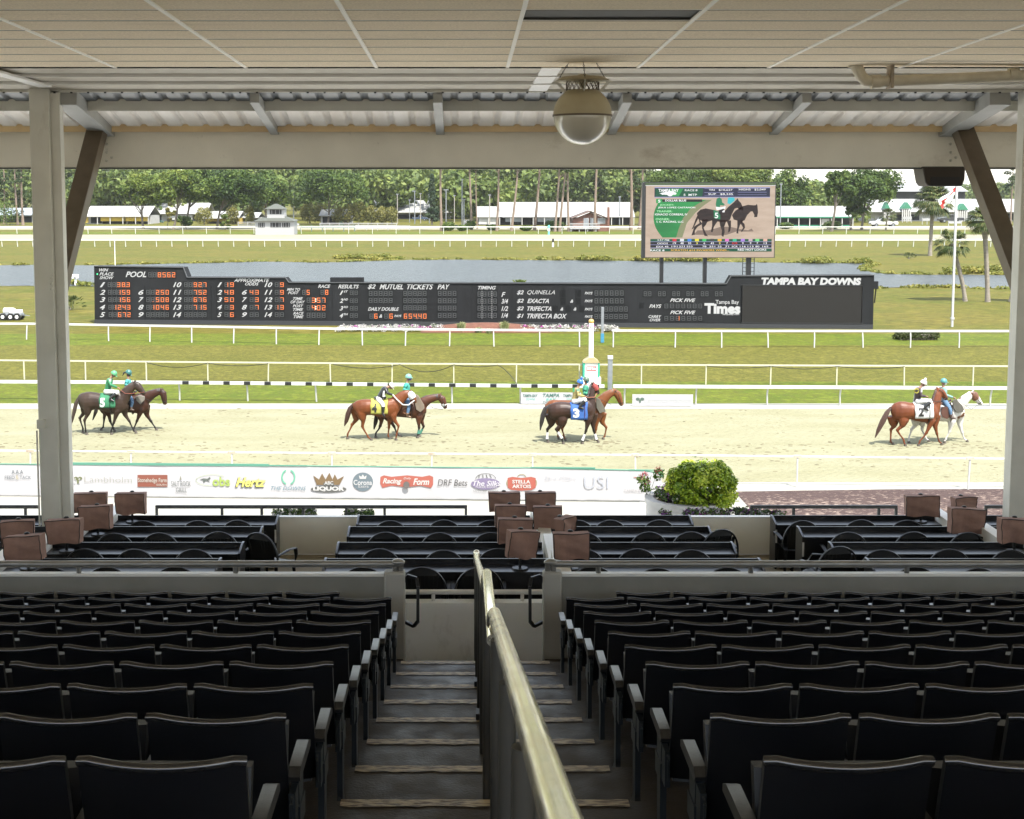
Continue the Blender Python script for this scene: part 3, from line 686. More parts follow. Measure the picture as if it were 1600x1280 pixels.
for a0 in (radians(0), radians(180), radians(90), radians(270)):
    MB().bar((R*.58*cos(a0), R*.58*sin(a0), R*.80), (R*.90*cos(a0), R*.90*sin(a0), R*1.16), .035, .012, up=(sin(a0), cos(a0), 0)).build('strut', M_steel, t)
ceilz = cz(17.0)-gc.z
for a0 in (radians(20), radians(160), radians(270)):
    mb = MB(); A = Vector((R*.9*cos(a0), R*.9*sin(a0), R*1.18)); B = Vector((R*.5*cos(a0), R*.5*sin(a0)*.4, ceilz)); n = 7
    for i in range(n):
        c1 = A.lerp(B, i/n); c2 = A.lerp(B, (i+1.15)/n); w = Vector((.010, 0, 0)) if i % 2 else Vector((0, .010, 0))
        mb.tube([c1, (c1+c2)/2+w, c2], .004, 5); mb.tube([c1, (c1+c2)/2-w, c2], .004, 5)
    mb.build('chain', M_black, t)
# ---- speaker under the beam
c = atY(1467, 276, 21.1)
t = thing('loudspeaker', 'dark brown box loudspeaker mounted under the beam by the right brace', 'loudspeaker', tuple(c))
h = 15*21.3/FPX; w = 33*21.3/FPX
mb = MB(); mb.prism([(-w, h), (w, h), (w*.98, -h*.35), (w*.86, -h), (-w*.70, -h), (-w*.84, -h*.6)], 'y', -.22, .25); mb.build('cabinet', mat('speaker_brown', (0.035, 0.025, 0.017), .6), t, bevel=.02)
MB().box(-w*.62, w*.72, -.235, -.2, -h*.9, -h*.05).build('grille', mat('speaker_grille', (0.02, 0.02, 0.022), .7), t)
MB().box(-.05, .05, -.05, .05, h, BZ0-c.z-.02).build('mount', M_black, t)

# ================================================================= BOX SEATS: counters, chairs, covered monitors
M_table = mat('black_laminate', (0.008, 0.008, 0.009), 0.3, 0, spec=.5)
M_label = mat('paper_label', (0.62, 0.62, 0.62), 0.7)
LY = [19.54, 18.0, 16.41, 14.88]; LP = [805, 822.5, 847, 872.3]
LZ = [atY(727, p, y).z for p, y in zip(LP, LY)]
FZ = [z-.74 for z in LZ]
bt = MB()
edges = [20.0, LY[0]-1.34, LY[1]-1.36, LY[2]-1.32, 14.05]
for i in range(4):
    bt.quad((BX0, edges[i+1], FZ[i]), (BX1, edges[i+1], FZ[i]), (BX1, edges[i], FZ[i]), (BX0, edges[i], FZ[i]), 0)
    if i < 3: bt.quad((BX0, edges[i+1], FZ[i]), (BX1, edges[i+1], FZ[i]), (BX1, edges[i+1], FZ[i+1]), (BX0, edges[i+1], FZ[i+1]), 0)
M_tier = mat('tier_floor', (0.20, 0.17, 0.11), .8, 0, (0.26, .22, .15), 4)
structure('box_tiers', bt, M_tier, smooth=0)
MB_ = MB(); MB_.box(BX0, BX1, 20.2, 20.3, 0, FZ[0]-.01); o = MB_.build('tier_front', M_wall); o['kind'] = 'structure'
# front wall of the boxes
t = thing('box_front_wall', 'low beige wall closing the front of the box seats', 'wall', (1, 20.02, FZ[0]))
hw_ = atY(727, 807.5, 20.02).z-FZ[0]; MB().box(BX0-1, BX1-1, 0, .08, 0, hw_-.02).build('wall_panel', mat('box_wall_paint', (0.92, 0.92, 0.836), .75, 0, (0.88, 0.858, 0.77), 2, bump=.1, bscale=40, dist=.003), t); MB().box(BX0-1, BX1-1, -.01, .09, hw_-.02, hw_).build('cap', M_white, t)
def counter(x0, x1, row, label, endL=True, endR=True):
    y, z, fz = LY[row], LZ[row], FZ[row]
    t = thing('counter_table', label, 'table', ((x0+x1)/2, y, fz), group='black counters of the box seats'); w = (x1-x0)/2; h = z-fz
    MB().box(-w, w, -.30, -.022, h-.10, h-.07).build('table_top', M_table, t, bevel=.004)
    MB().box(-w, w, -.02, 0, 0.05, h).build('back_panel', M_table, t, bevel=.003)
    MB().box(-w, w, -.325, -.302, h-.30, h-.068).build('front_edge', M_table, t, bevel=.004)
    if w < 9:
        for e, s in ((endL, -1), (endR, 1)):
            if e:
                P = [(.02, 0), (.02, h+.004), (-.08, h+.004), (-.33, h-.06), (-.33, 0)]
                MB().prism(P, 'x', s*(w+.002), s*(w+.03)).build('end_panel', M_table, t)
                c_ = MB(); c_.cbox((s*(w+.016), -.334, h-.24), (.026, .004, .2)); c_.build('seat_label', M_label, t)
    return t
XL, XC0, XC1, XR = -2.85, -1.60, 3.38, 4.66
DIV = [atY(px, py, y).x for (px, py), y in zip(((845, 812), (846, 832), (853, 858), (866, 886)), LY)]
rown = ['farthest', 'second farthest', 'second nearest', 'nearest']
for r in range(4):
    counter(-9.6 if r == 0 else -9.6, XL, r, '%s black counter in the box seats left of the beige front panel' % rown[r], False, True)
    counter(XC0, .98, r, '%s black counter in the central box, left of the white stepped divider' % rown[r], True, False)
    counter(1.20, XC1, r, '%s black counter in the central box, right of the white stepped divider' % rown[r], False, True)
    counter(XR, 12.2, r, '%s black counter in the right-hand box seats' % rown[r], True, False)
# white stepped divider walls
def divider(x, label):
    t = thing('stepped_divider', label, 'divider', (x, 20.0, FZ[0])); P = [(0, -.3)]
    for r in range(4): z = LZ[r]-FZ[0]+.05; ya = (edges[r]-20.0); yb2 = edges[r+1]-20.0; P += [(ya if r else 0, z), (yb2+.02, z)]
    P += [(edges[4]-20.0, -.3)]
    MB().prism(P, 'x', -.085, .085).build('divider_body', M_cap, t, bevel=.006)
divider(1.09, 'white stepped divider wall running down the middle of the central box')
divider(7.2, 'white stepped divider wall at the right among the covered monitors')
divider(-5.35, 'white stepped divider wall at the left among the covered monitors')
# monobloc chairs
def chair_proto():
    t = thing('plastic_chair', 'x', 'chair', (0, 0, 0))
    M_ch = mat('chair_plastic', (0.006, 0.006, 0.006), 0.5, spec=.35)
    arc = [(.275*cos(a), -.25-.02*sin(a), .50+.335*sin(a)**.8 if sin(a) > 0 else .5) for a in [pi*i/20 for i in range(21)]]
    arc = [(.28*cos(a), -.22-.05*max(0, sin(a)), .48+.41*(max(0, sin(a))**.75)) for a in [pi*i/20 for i in range(21)]]
    mb = MB(); mb.loft(arc, .011, .022, 6, (0, 1, 0.01)); mb.build('backrest_frame', M_ch, t)
    mb = MB()
    vs = []; n = 18
    for i in range(n+1):
        a = pi*(.10+.80*i/n); x = .265*cos(a)
        ztop = .48+.405*(sin(a)**.75); zl = .80 if ztop > .815 else ztop-.01
        vs += [(x, -.22-.05*sin(a), ztop), (x, -.235-.045*sin(a), min(zl, ztop-.008))]
    mb.add(vs, [(2*i, 2*i+2, 2*i+3, 2*i+1) for i in range(n)])
    for i in range(9):
        x = -.2+.05*i; zt_ = .48+.405*((1-(x/.265)**2)**.5)**.75
        mb.bar((x*.82, -.17, .44), (x, -.262+.01*abs(x)*5, min(.805, zt_)), .0462, .006, up=(0, 1, 0))
    mb.build('backrest', M_ch, t)
    mb = MB(); n = 8; vs = []
    for j in range(n+1):
        for i in range(n+1): u = i/n*2-1; v = j/n; vs.append((u*(.235), -.19+.42*v, .44-.02*(1-u*u)*(1-v)+.01*v-(.03*v**6)))
    mb.add(vs, [(j*(n+1)+i, j*(n+1)+i+1, (j+1)*(n+1)+i+1, (j+1)*(n+1)+i) for j in range(n) for i in range(n)]); mb.build('seat', M_ch, t)
    for sx in (-1, 1):
        for sy in (-1, 1):
            MB().loft([(sx*.22, sy*.19, .44), (sx*.245, sy*.215 if sy > 0 else -.24, 0)], [.03, .018], [.018, .012], 6).build('leg', M_ch, t)
        MB().loft([(sx*.275, -.21, .60), (sx*.285, 0, .635), (sx*.275, .17, .62), (sx*.25, .22, .52), (sx*.24, .21, .42)], [.025, .03, .03, .024, .02], .009, 8, (0, 0, 1)).build('armrest', M_ch, t)
    return t
chp = chair_proto(); cht = [(c, []) for c in kids(chp)]; first = [True]
def chair(x, y, z, rz, label):
    if first[0]: chp.location = (x, y, z); chp.rotation_euler = (0, 0, rz); chp['label'] = label; chp['group'] = 'black plastic chairs'; first[0] = False; return
    copy_tree(chp, (x, y, z), rz, label, 'black plastic chairs', cht)
CH = {'left box': [[223, 309, 375], [176, 252, 342], [133, 214, 300], [75, 171, 273]],
      'central box left of the divider': [[614, 694, 764], [599, 684, 763], [597, 696, 778], [569, 661, 748]],
      'central box right of the divider': [[899, 950, 1026], [915, 1010, 1079], [915, 995, 1085], [922, 1024, 1140]],
      'right box': [[1252, 1349, 1421], [1327, 1423, 1508], [1383, 1488, 1580], [1434, 1525, 1612]]}
rc = random.Random(3)
for blk, rws in CH.items():
    for r, xs_ in enumerate(rws):
        for i, px in enumerate(xs_):
            y = LY[r]-.44+rc.uniform(-.04, .04); p = atY(px, LP[r]+10, y-.25)
            who = ['left', 'middle', 'right'][i]
            chair(p.x, y, FZ[r]-.055, rc.uniform(-.12, .12), 'black plastic armchair, %s at %s counter, %s' % (who, rown[r], blk))
p = atY(428, 870, 17.2); chair(p.x-.05, 17.3, FZ[1], -.5, 'black plastic armchair at the aisle end of a left counter, arm catching light')
p = atY(1114, 840, 17.4); chair(p.x, 17.5, FZ[1], .3, 'black plastic armchair at the aisle end of the central box, second farthest row')
p = atY(1295, 850, 15.9); chair(p.x, 15.9, FZ[2], .2, 'black plastic armchair past the end of the central box, second nearest row')
p = atY(1278, 880, 16.6); chair(p.x, 16.7, FZ[1], .9, 'black plastic armchair turned sideways in the gap by the right box')
# covered monitors
M_cov = mat('brown_canvas', (0.2275, 0.1313, 0.1015), 0.85, 0, (0.2975, 0.175, 0.1365), 8, bump=.5, bscale=7, dist=.03)
M_pip = mat('dark_piping', (0.02, 0.013, 0.012), 0.7)
def cover(px0, px1, py0, py1, row, yo, rz, label, tilt=0.0, seed=0, wf=1.0):
    y = LY[row]+yo; p = atY((px0+px1)/2, py1, y); top = atY((px0+px1)/2, py0, y)
    s = atY(px1, py1, y).x-atY(px0, py1, y).x; w = s*wf; h = top.z-p.z
    t = thing('covered_monitor', label, 'monitor cover', (p.x, y, p.z), rz, 'monitors under brown canvas covers')
    rs = random.Random(seed); nx, nz2 = 10, 8; d = .085; mb = MB(); M = Matrix.Rotation(tilt, 3, 'Y')
    def P(u, v, f):
        x = (u-.5)*w*(1-.05*(1-v)); z = h*v+.008*sin(u*9+seed)*(1-v); y_ = (-d if f == 0 else d*(.35+.3*v))
        bul = .016*sin(5*u+seed*1.7+3*v)+.009*sin(13*v+seed+6*u)+.022*(1-v)*sin(8*u+seed*.6+2*v)-.03*math.exp(-((u-.5)**2+(v-.55)**2)*9)
        return M @ Vector((x, y_+bul*(1 if f == 0 else .4), z))
    for f in (0, 1):
        vs = [P(i/nx, j/nz2, f) for j in range(nz2+1) for i in range(nx+1)]
        mb.add(vs, [(j*(nx+1)+i, j*(nx+1)+i+1, (j+1)*(nx+1)+i+1, (j+1)*(nx+1)+i) for j in range(nz2) for i in range(nx)])
    o1 = (nx+1)*(nz2+1)
    for i in range(nx): a = nz2*(nx+1)+i; mb.f.append((a, a+1, a+1+o1, a+o1)); mb.m.append(0)
    for j in range(nz2):
        for a in (j*(nx+1), j*(nx+1)+nx): mb.f.append((a, a+nx+1, a+nx+1+o1, a+o1)); mb.m.append(0)
    mb.build('cover', M_cov, t, smooth=60)
    pb = MB(); e = [P(0, v/6, 0)+Vector((0, -.004, 0)) for v in range(7)]+[P(u/8, 1, 0)+Vector((0, -.004, .003)) for u in range(1, 9)]+[P(1, 1-v/6, 0)+Vector((0, -.004, 0)) for v in range(1, 7)]
    pb.tube(e, .0055, 5); pb.build('piping', M_pip, t)
    zt2 = LZ[row]-.07-p.z
    mb = MB(); mb.lathe([(0, zt2+.03), (.09, zt2+.02), (.10, zt2+.001)], n=16); mb.tube([(0, .0, zt2+.01), (0, .0, h*.3)], .018, 8); mb.build('stand', M_black, t)
    mb = MB(); c_ = P(.5, 1, 1); mb.ball(c_+Vector((0, 0, .004)), (.035, .03, .018), 10, 6); mb.build('stand_tip', M_black, t)
CV = [(117, 168, 770, 801, 0, -.15, .1, 'brown canvas monitor cover on the farthest left counter, nearer the column'),
 (183, 230, 770, 802, 0, -.15, -.05, 'brown canvas monitor cover on the farthest left counter, standing apart to the right', -.03),
 (127, 179, 790, 825, 1, -.2, -.12, 'brown canvas monitor cover on the second farthest left counter, below two others', -.08),
 (76, 132, 811, 847, 2, -.2, -.1, 'brown canvas monitor cover right beside the foot of the left column', -.06),
 (4, 54, 813, 850, 2, -.1, .2, 'brown canvas monitor cover half hidden behind another at the far left'),
 (13, 75, 836, 874, 3, -.2, -.15, 'brown canvas monitor cover nearest the pipe rail at the far left', -.12),
 (763, 812, 769, 798, 0, -.15, .05, 'brown canvas monitor cover on the farthest central counter, left of the divider'),
 (820, 868, 769, 798, 0, -.15, .0, 'brown canvas monitor cover on the farthest central counter, right of the divider'),
 (772, 820, 789, 823, 1, -.15, .08, 'brown canvas monitor cover on the second farthest central counter, left of the divider', .03),
 (834, 879, 791, 824, 1, -.2, -.1, 'brown canvas monitor cover on the second farthest central counter, right of the divider', -.03),
 (776, 830, 810, 848, 2, -.2, .1, 'brown canvas monitor cover on the second nearest central counter, left of the divider', .05),
 (788, 837, 829, 870, 3, -.2, .35, 'brown canvas monitor cover hanging lowest over the nearest central counter', .10),
 (868, 892, 808, 838, 2, -.2, .95, 'brown canvas monitor cover turned edge-on, right of the white divider', 0, 5, 1.5),
 (864, 920, 832, 872, 3, -.2, .04, 'brown canvas monitor cover above the pipe rail just right of the divider', -.01),
 (1413, 1465, 774, 805, 0, -.15, -.03, 'brown canvas monitor cover on the farthest right counter against the mulch'),
 (1485, 1523, 776, 797, 0, -.1, .2, 'small brown canvas monitor cover on the farthest right counter', 0.0),
 (1478, 1534, 794, 831, 1, -.2, .1, 'brown canvas monitor cover tilted down on the second farthest right counter', .07),
 (1556, 1614, 810, 847, 2, -.2, .1, 'brown canvas monitor cover at the right edge of the view', .06)]
for i, c in enumerate(CV):
    a = list(c[:8]); tl = c[8] if len(c) > 8 else 0.0
    cover(*a, tilt=tl, seed=i+1, wf=(c[10] if len(c) > 10 else 1.0))
# black front railings
def front_rail(px0, px1, posts, label, Y=20.6):
    zt_ = atY(800, 792, Y).z; zb_ = LZ[0]-.5; a = atY(px0, 800, Y).x; b = atY(px1, 800, Y).x
    t = thing('front_railing', label, 'railing', ((a+b)/2, Y, zb_)); m_ = (a+b)/2
    MB().bar((a-m_, 0, zt_-zb_), (b-m_, 0, zt_-zb_), .05, .055).build('top_rail', M_black, t, bevel=.01)
    for p in posts: x = atY(p, 800, Y).x-m_; MB().bar((x, 0, 0), (x, 0, zt_-zb_-.02), .04, .04).build('post', M_black, t)
front_rail(243, 730, (245, 347, 409, 474, 541, 601, 728), 'black railing in front of the boxes between left and central counters')
front_rail(1172, 1402, (1174, 1240, 1373, 1400), 'black railing in front of the boxes right of the round bush')
front_rail(1538, 1640, (1540, 1600), 'short black railing in front of the boxes at the right column')
front_rail(-80, 62, (-20, 40), 'black railing in front of the boxes left of the left column')

# ================================================================= TRACK RAILS
def polyX(pts, px):
    for a, b in zip(pts, pts[1:]):
        if px <= b[0] or b is pts[-1]: t = (px-a[0])/(b[0]-a[0]); return G(px, a[1]+(b[1]-a[1])*t)
def rail_fence(name, label, gpts, hgt, posts, rw_, rh_, pw, m_rail, m_post, lean=0.0, segs=None, x0=-260, x1=1860, group='running rails of the race track', joints=None):
    o = polyX(gpts, (max(x0, 0)+min(x1, 1600))/2); t = thing(name, label, 'rail', tuple(o), 0, group)
    P = lambda px, z=0.0: polyX(gpts, px)-o+Vector((0, 0, z))
    segs = segs or [(x0, x1)]
    cuts = sorted({x0, x1, *[g[0] for g in gpts if x0 < g[0] < x1]})
    mb = MB()
    for a, b in zip(cuts, cuts[1:]): mb.bar(P(a, hgt), P(b, hgt), rw_, rh_)
    mb.build('top_rail', m_rail, t, smooth=0)
    for px in posts:
        if not (x0-1 <= px <= x1+1): continue
        q = P(px); mb = MB(); r = random.Random(int(px)); dx = r.uniform(-.03, .03)
        if lean: mb.loft([q+Vector((dx, -lean, -.05)), q+Vector((dx*.3, -lean*.75, hgt*.55)), q+Vector((0, 0, hgt-rh_*.4))], [pw*.5]*3, [pw*.5]*3, 6)
        else: mb.bar(q+Vector((dx, 0, -.05)), q+Vector((0, 0, hgt-rh_*.4)), pw, pw, up=(0, 1, 0))
        mb.build('post', m_post, t)
    if joints:
        for px in joints:
            if x0 <= px <= x1: a = P(px-6, hgt); b = P(px+6, hgt); MB().bar(a, b, rw_+.03, rh_+.03).build('joint', M_rust, t)
    return t, P
M_creamd = mat('cream_rail_paint', (0.38, 0.36, 0.26), .5)
gA = [(-260, 531), (43, 530.5), (499, 539), (843, 542), (1127, 543.2), (1860, 543.5)]
pA = [-85, -21, 43, 105, 170, 235, 300, 366, 432, 499, 566, 634, 703, 771, 843, 905]
pA2 = [958, 1055, 1127, 1199, 1272, 1347, 1422, 1498, 1577, 1660]
rail_fence('running_rail', 'white running rail in front of the tote board, left of the finish post', gA, .98, pA, .12, .12, .08, M_railw, M_railw, .10, x1=927)
rail_fence('running_rail', 'white running rail in front of the tote board, right of the finish post', gA, .98, pA2, .12, .12, .08, M_railw, M_railw, .10, x0=956)
gB = [(-260, 591), (38, 593), (325, 596), (613, 598.5), (1002, 600.5), (1204, 601.5), (1860, 604)]
pB = [-58, 38, 134, 229, 325, 420, 516, 613, 709, 807, 905, 1002, 1103, 1204, 1307, 1412, 1520, 1625]
tB, PB = rail_fence('running_rail', 'thin cream rail on slim posts across the turf course', gB, .93, pB, .05, .07, .055, M_creamd, M_creamd)
gC = [(-260, 624), (280, 627), (493, 629), (813, 632.5), (1088, 634), (1549, 636.5), (1860, 638)]
pC = [-36, 68, 173, 280, 386, 493, 600, 706, 813, 905, 976, 1088, 1199, 1313, 1430, 1549, 1660]
tC, PC = rail_fence('running_rail', 'thick white rail inside the dirt track, with black bands left of the finish', gC, .82, pC, .13, .13, .075, M_railw, M_railw, -.16, x1=944)
rail_fence('running_rail', 'thick plain white rail along the inside of the dirt track, right of the finish', gC, .82, pC, .13, .13, .075, M_railw, M_railw, -.16, x0=958)
x = 286.0
while x < 940:
    MB().bar(PC(x, .82), PC(min(x+10, 943), .82), .14, .14).build('black_band', M_black, tC, smooth=0); x += 32
gD = [(-260, 750), (0, 752), (540, 756.5), (1060, 760), (1245, 762), (1514, 765.5), (1860, 770)]
pD = [-110, 49, 206, 363, 519, 675, 832, 992, 1245, 1514]
rail_fence('running_rail', 'thin weathered white outer rail nearest the grandstand', gD, .98, pD, .05, .045, .045, M_railw, M_railw, joints=[49, 206, 363, 519, 675, 832, 992, 1245, 1514])
# cable drooping from the cream rail
mb = MB(); cps = []
for (a, b, sag) in ((230, 325, 7), (325, 420, 4), (520, 625, 6), (625, 709, 11), (709, 778, 3), (1103, 1204, 3), (1204, 1307, 4), (1307, 1412, 3)):
    pts = []
    for i in range(9):
        u = i/8; q = PB(a+(b-a)*u, .9) + (polyX(gB, 800*0+(0+1600)/2)*0); q = q+Vector(tB.location)-Vector((0, .06, 4*u*(1-u)*sag/31)); pts.append(q)
    cps.append(pts)
pts = []
for i in range(9): u = i/8; q = PB(778+(812-778)*u, .88-.95*u**1.5)+Vector(tB.location)-Vector((0, .06+1.2*u, 0)); pts.append(q)
cps.append(pts)
for p_, lab in zip(cps, ('left of the first pair of horses', 'right of the first pair of horses', 'left of the chestnut pair', 'in the deepest loop above the chestnut pair', 'just left of the hanging end', 'first span right of the finish', 'second span right of the finish', 'third span right of the finish', 'hanging down to the grass near the finish')): tag(MB().tube(p_, .017, 5).build('cable', M_black), 'thin dark cable on the cream rail, %s' % lab, 'cable')
# backstretch rails
M_sunwhite = mat('far_white', (0.48, 0.48, 0.45), .6)
def far_rail(label, Y, h, x0, x1, step, off, th, group, Ystart=None):
    t = thing('running_rail', label, 'rail', (0, Y, 0), 0, group); mb = MB()
    mb.box(x0, x1, -.1, .1, h-th, h); mb.build('top_rail', M_sunwhite, t, smooth=0)
    x = x0+off
    while x < x1:
        px = CX+x/Y*FPX
        if -30 < px < 1630: MB().bar((x, .25, 0), (x, 0, h-.05), .11, .11, up=(0, 1, 0)).build('post', M_sunwhite, t, smooth=0)
        x += step
far_rail('white running rail on the far side of the lake', 218.6, 1.25, -140, 150, 24.1*219/FPX, 1.0, .20, 'running rails of the race track')
far_rail('thin white rail behind the far dirt track', 286, 1.6, -160, 170, 37*286/FPX, .4, .16, 'running rails of the race track')
strip('far_verge', 284.0, 300, .012, M_verge, 900)

# ================================================================= PLANES THAT CARRY WRITING
class Face:
    """vertical face standing on the ground between two photo points; p(px,py,off) gives the point of the face seen there, in local metres"""
    def __init__(s, A, B, o=None):
        s.A = A; s.B = B; s.u = (B-A).normalized(); s.n = Vector((s.u.y, -s.u.x, 0))
        s.o = A if o is None else o
    def uv(s, px, py):
        d = ray(px, py); t = (s.A-Vector((0, 0, H))).dot(s.n)/d.dot(s.n); P = d*t+Vector((0, 0, H))
        return (P-s.A).dot(s.u), P.z
    def at(s, u, z, off=0.0): return s.A+s.u*u+Vector((0, 0, z-s.A.z))+s.n*off-s.o
    def p(s, px, py, off=0.0): u, z = s.uv(px, py); return s.at(u, z, off)
    def quad(s, mb, x0, x1, y0, y1, off, m=None):
        u0, zb = s.uv(x0, y1); u1, zt = s.uv(x1, y0); mb.quad(s.at(u0, zb, off), s.at(u1, zb, off), s.at(u1, zt, off), s.at(u0, zt, off), m)
    def slab(s, mb, x0, x1, y0, y1, o0, o1, m=None):
        u0, zb = s.uv(x0, y1); u1, zt = s.uv(x1, y0)
        vs = [s.at(u, z, o) for o in (o0, o1) for u, z in ((u0, zb), (u1, zb), (u1, zt), (u0, zt))]
        mb.add(vs, [(0, 1, 2, 3), (7, 6, 5, 4), (0, 4, 5, 1), (1, 5, 6, 2), (2, 6, 7, 3), (3, 7, 4, 0)], m)
    def text(s, mb, t, x0, x1, y0, y1, off=.02, m=None, shear=0.0, bold=0.0):
        u0, zb = s.uv(x0, y1); u1, zt = s.uv(x1, y0); put_text(mb, t, lambda u, w: s.at(u, w, off), u0, u1, zb, zt, m, shear, bold)
# ---------------- tote board
BF = Face(G(148, 506.3), G(1364, 514.3))
tb = thing('tote_board', 'long black tote board with orange digits and white lettering across the infield', 'scoreboard', tuple(BF.A))
M_board = mat('board_black', (0.009, 0.0095, 0.010), 0.8, 0, (0.014, 0.0148, 0.016), .5, spec=.12, bump=.1, bscale=3, dist=.01, stretch=(1, 1, .35))
M_cell = mat('digit_cell', (0.004, 0.0045, 0.005), 0.6, spec=.15)
M_ghost = mat('unlit_segment', (0.035, 0.037, 0.038), 0.5)
M_lit = mat('lit_segment', (0.3, 0.07, 0.02), 0.5, emis=(1.0, 0.27, 0.06), estr=.125)
M_let = mat('board_lettering', (0.26, 0.26, 0.26), 0.6)
def bu(px, py): return BF.uv(px, py)
ol = [(148, 506.3), (147, 416), (286.5, 418), (292.5, 433.5), (446, 434.3), (451.5, 441.5), (1000, 443.3), (1135, 443.8), (1142, 431.5), (1366, 430), (1364, 514.3)]
uv = [bu(*p) for p in ol]; uv[0] = (0, 0); uv[-1] = ((BF.B-BF.A).length, 0)
def board_poly(mb, pts, o0, o1):
    n = len(pts); vs = [BF.at(u, z, o0) for u, z in pts]+[BF.at(u, z, o1) for u, z in pts]
    mb.add(vs, [tuple(range(n)), tuple(range(2*n-1, n-1, -1))]+[(i, i+n, (i+1) % n+n, (i+1) % n) for i in range(n)])
mb = MB(); board_poly(mb, uv, 0, -1.1); mb.build('cabinet', M_board, tb, smooth=0)
mb = MB(); L_ = uv[-1][0]; vs = [BF.at(u, z, o) for o in (.10, .001) for u, z in ((.02, .0), (L_-.02, .0), (L_-.02, .30), (.02, .30))]
mb.add(vs, [(0, 1, 2, 3), (0, 4, 5, 1), (2, 6, 7, 3), (1, 5, 6, 2), (3, 7, 4, 0)]); mb.build('plinth', mat('plinth_black', (0.014, 0.015, 0.017), .6), tb, smooth=0)
mb = MB()
for a, b in zip(ol[1:-1], ol[2:-1]):
    (u0, z0), (u1, z1) = bu(*a), bu(*b)
    mb.bar(BF.at(u0, z0+.01, .03), BF.at(u1, z1+.01, .03), .08, .05)
mb.build('edge_trim', mat('trim_grey', (0.05, 0.052, 0.055), .5), tb, smooth=0)
for px in (338.5, 519, 737, 800, 996, 1146, 226, 330): mb = MB(); BF.quad(mb, px, px+.45, 446, 503, .006); mb.build('panel_seam', M_cell, tb, smooth=0)
SEG = {'0': 'abcdef', '1': 'bc', '2': 'abged', '3': 'abgcd', '4': 'fgbc', '5': 'afgcd', '6': 'afgedc', '7': 'abc', '8': 'abcdefg', '9': 'abcdfg'}
def display(x0, x1, y0, y1, txt, n, dots=()):
    """one digit window: a dark recess, n cells with unlit segments, lit ones glow"""
    bx = MB(); BF.slab(bx, x0, x1, y0, y1, .003, .012, 0)
    gh = bx; gh.cur = 1; li = MB(); txt = txt.rjust(n); cwid = (x1-x0)/n
    for i, ch in enumerate(txt):
        a = x0+cwid*i+cwid*.20; b = x0+cwid*(i+1)-cwid*.16; t_, b_ = y0+(y1-y0)*.12, y1-(y1-y0)*.12; m_ = (t_+b_)/2; th = min((b-a)*.24, (b_-t_)*.13)
        S = {'a': (a, b, t_, t_+th), 'd': (a, b, b_-th, b_), 'g': (a, b, m_-th/2, m_+th/2), 'f': (a, a+th, t_, m_), 'e': (a, a+th, m_, b_), 'b': (b-th, b, t_, m_), 'c': (b-th, b, m_, b_)}
        for k, (p, q, r, s_) in S.items():
            if ch != '#': BF.quad(li if (ch in SEG and k in SEG[ch]) else gh, p, q, r, s_, .018 if (ch in SEG and k in SEG[ch]) else .015)
    for dx in dots: li_ = gh if dx < 0 else li; BF.quad(li_, x0+abs(dx)*(x1-x0)-.45, x0+abs(dx)*(x1-x0)+.45, y1-(y1-y0)*.26, y1-(y1-y0)*.12, .019)
    for i in range(1, n): BF.quad(bx, x0+cwid*i-.16, x0+cwid*i+.16, y0, y1, .0155, 2)
    d = bx.build('digit_window', [M_cell, M_ghost, mat('cell_divider', (0.075, 0.078, 0.082), .5)], tb, smooth=0)
    if li.f: li.build('lit_digits', M_lit, d, smooth=0)
def T(s, x0, x1, y0, y1, sh=.35, bo=.022):
    lt = MB(); BF.text(lt, s, x0, x1, y0, y1, .012, None, sh, bo); lt.build('lettering', M_let, tb, smooth=0)
def R5(X): return 140+X/5
def Q5(Y): return 400+Y/5
T('WIN', 155.2, 169.4, 419.6, 424.4); T('PLACE', 155.6, 178, 425.8, 430.6); T('SHOW', 155.6, 177.6, 431.8, 436.4); T('POOL', 196.4, 228.6, 424.4, 433.2)
mb = MB(); BF.quad(mb, 151.2, 153, 427.4, 429.4, .01); mb.build('green_lamp', mat('green_lamp', (0.02, .3, .1), .5, emis=(.05, .8, .3), estr=.5), tb, smooth=0)
display(230.4, 275, 424.4, 434.6, '  8562', 6)
yr = [445, 456.8, 468.4, 480.2, 491.8]
for i, v in enumerate(('38.3', '159', '156', '1243', '672')):
    T(str(i+1), 156, 164.6, yr[i]-3.9, yr[i]+3.9); w = v.replace('.', ''); display(167+i*.4, 204+i*.3, yr[i]-4.8, yr[i]+4.8, w, 5, (.815,) if '.' in v else ())
for i, v in enumerate(('250', '508', '1046', '')):
    T(str(i+6), 216.2, 224.6, yr[i+1]-3.9, yr[i+1]+3.9); display(227.2, 265, yr[i+1]-4.8, yr[i+1]+4.8, v, 5, (.32,) if v == '508' else ())
for i, v in enumerate(('927', '752', '676', '715', '')):
    T(str(i+10), 270.6, 283.6, yr[i]-3.9, yr[i]+3.9); display(286.4, 323.8, yr[i]-4.8, yr[i]+4.8, v, 5)
T('APPROXIMATE', 365.6, 421, 435.4, 440.6); T('ODDS', 383, 404.4, 441.4, 446.2)
for i, v in enumerate(('19', '48', '50', '3', '6')): T(str(i+1), 339.6, 347, yr[i]-3.7, yr[i]+3.7); display(349.2, 366.8, yr[i]-4.6, yr[i]+4.6, v, 2)
for i, v in enumerate(('43', '3', '7', '')): T(str(i+6), 378, 386, yr[i+1]-3.7, yr[i+1]+3.7); display(388.6, 405.6, yr[i+1]-4.6, yr[i+1]+4.6, v, 2)
for i, v in enumerate(('9', '9', '7', '13', '')): T(str(i+10), 413.2, 425.6, yr[i]-3.7, yr[i]+3.7); display(427.8, 444.8, yr[i]-4.6, yr[i]+4.6, v, 2)
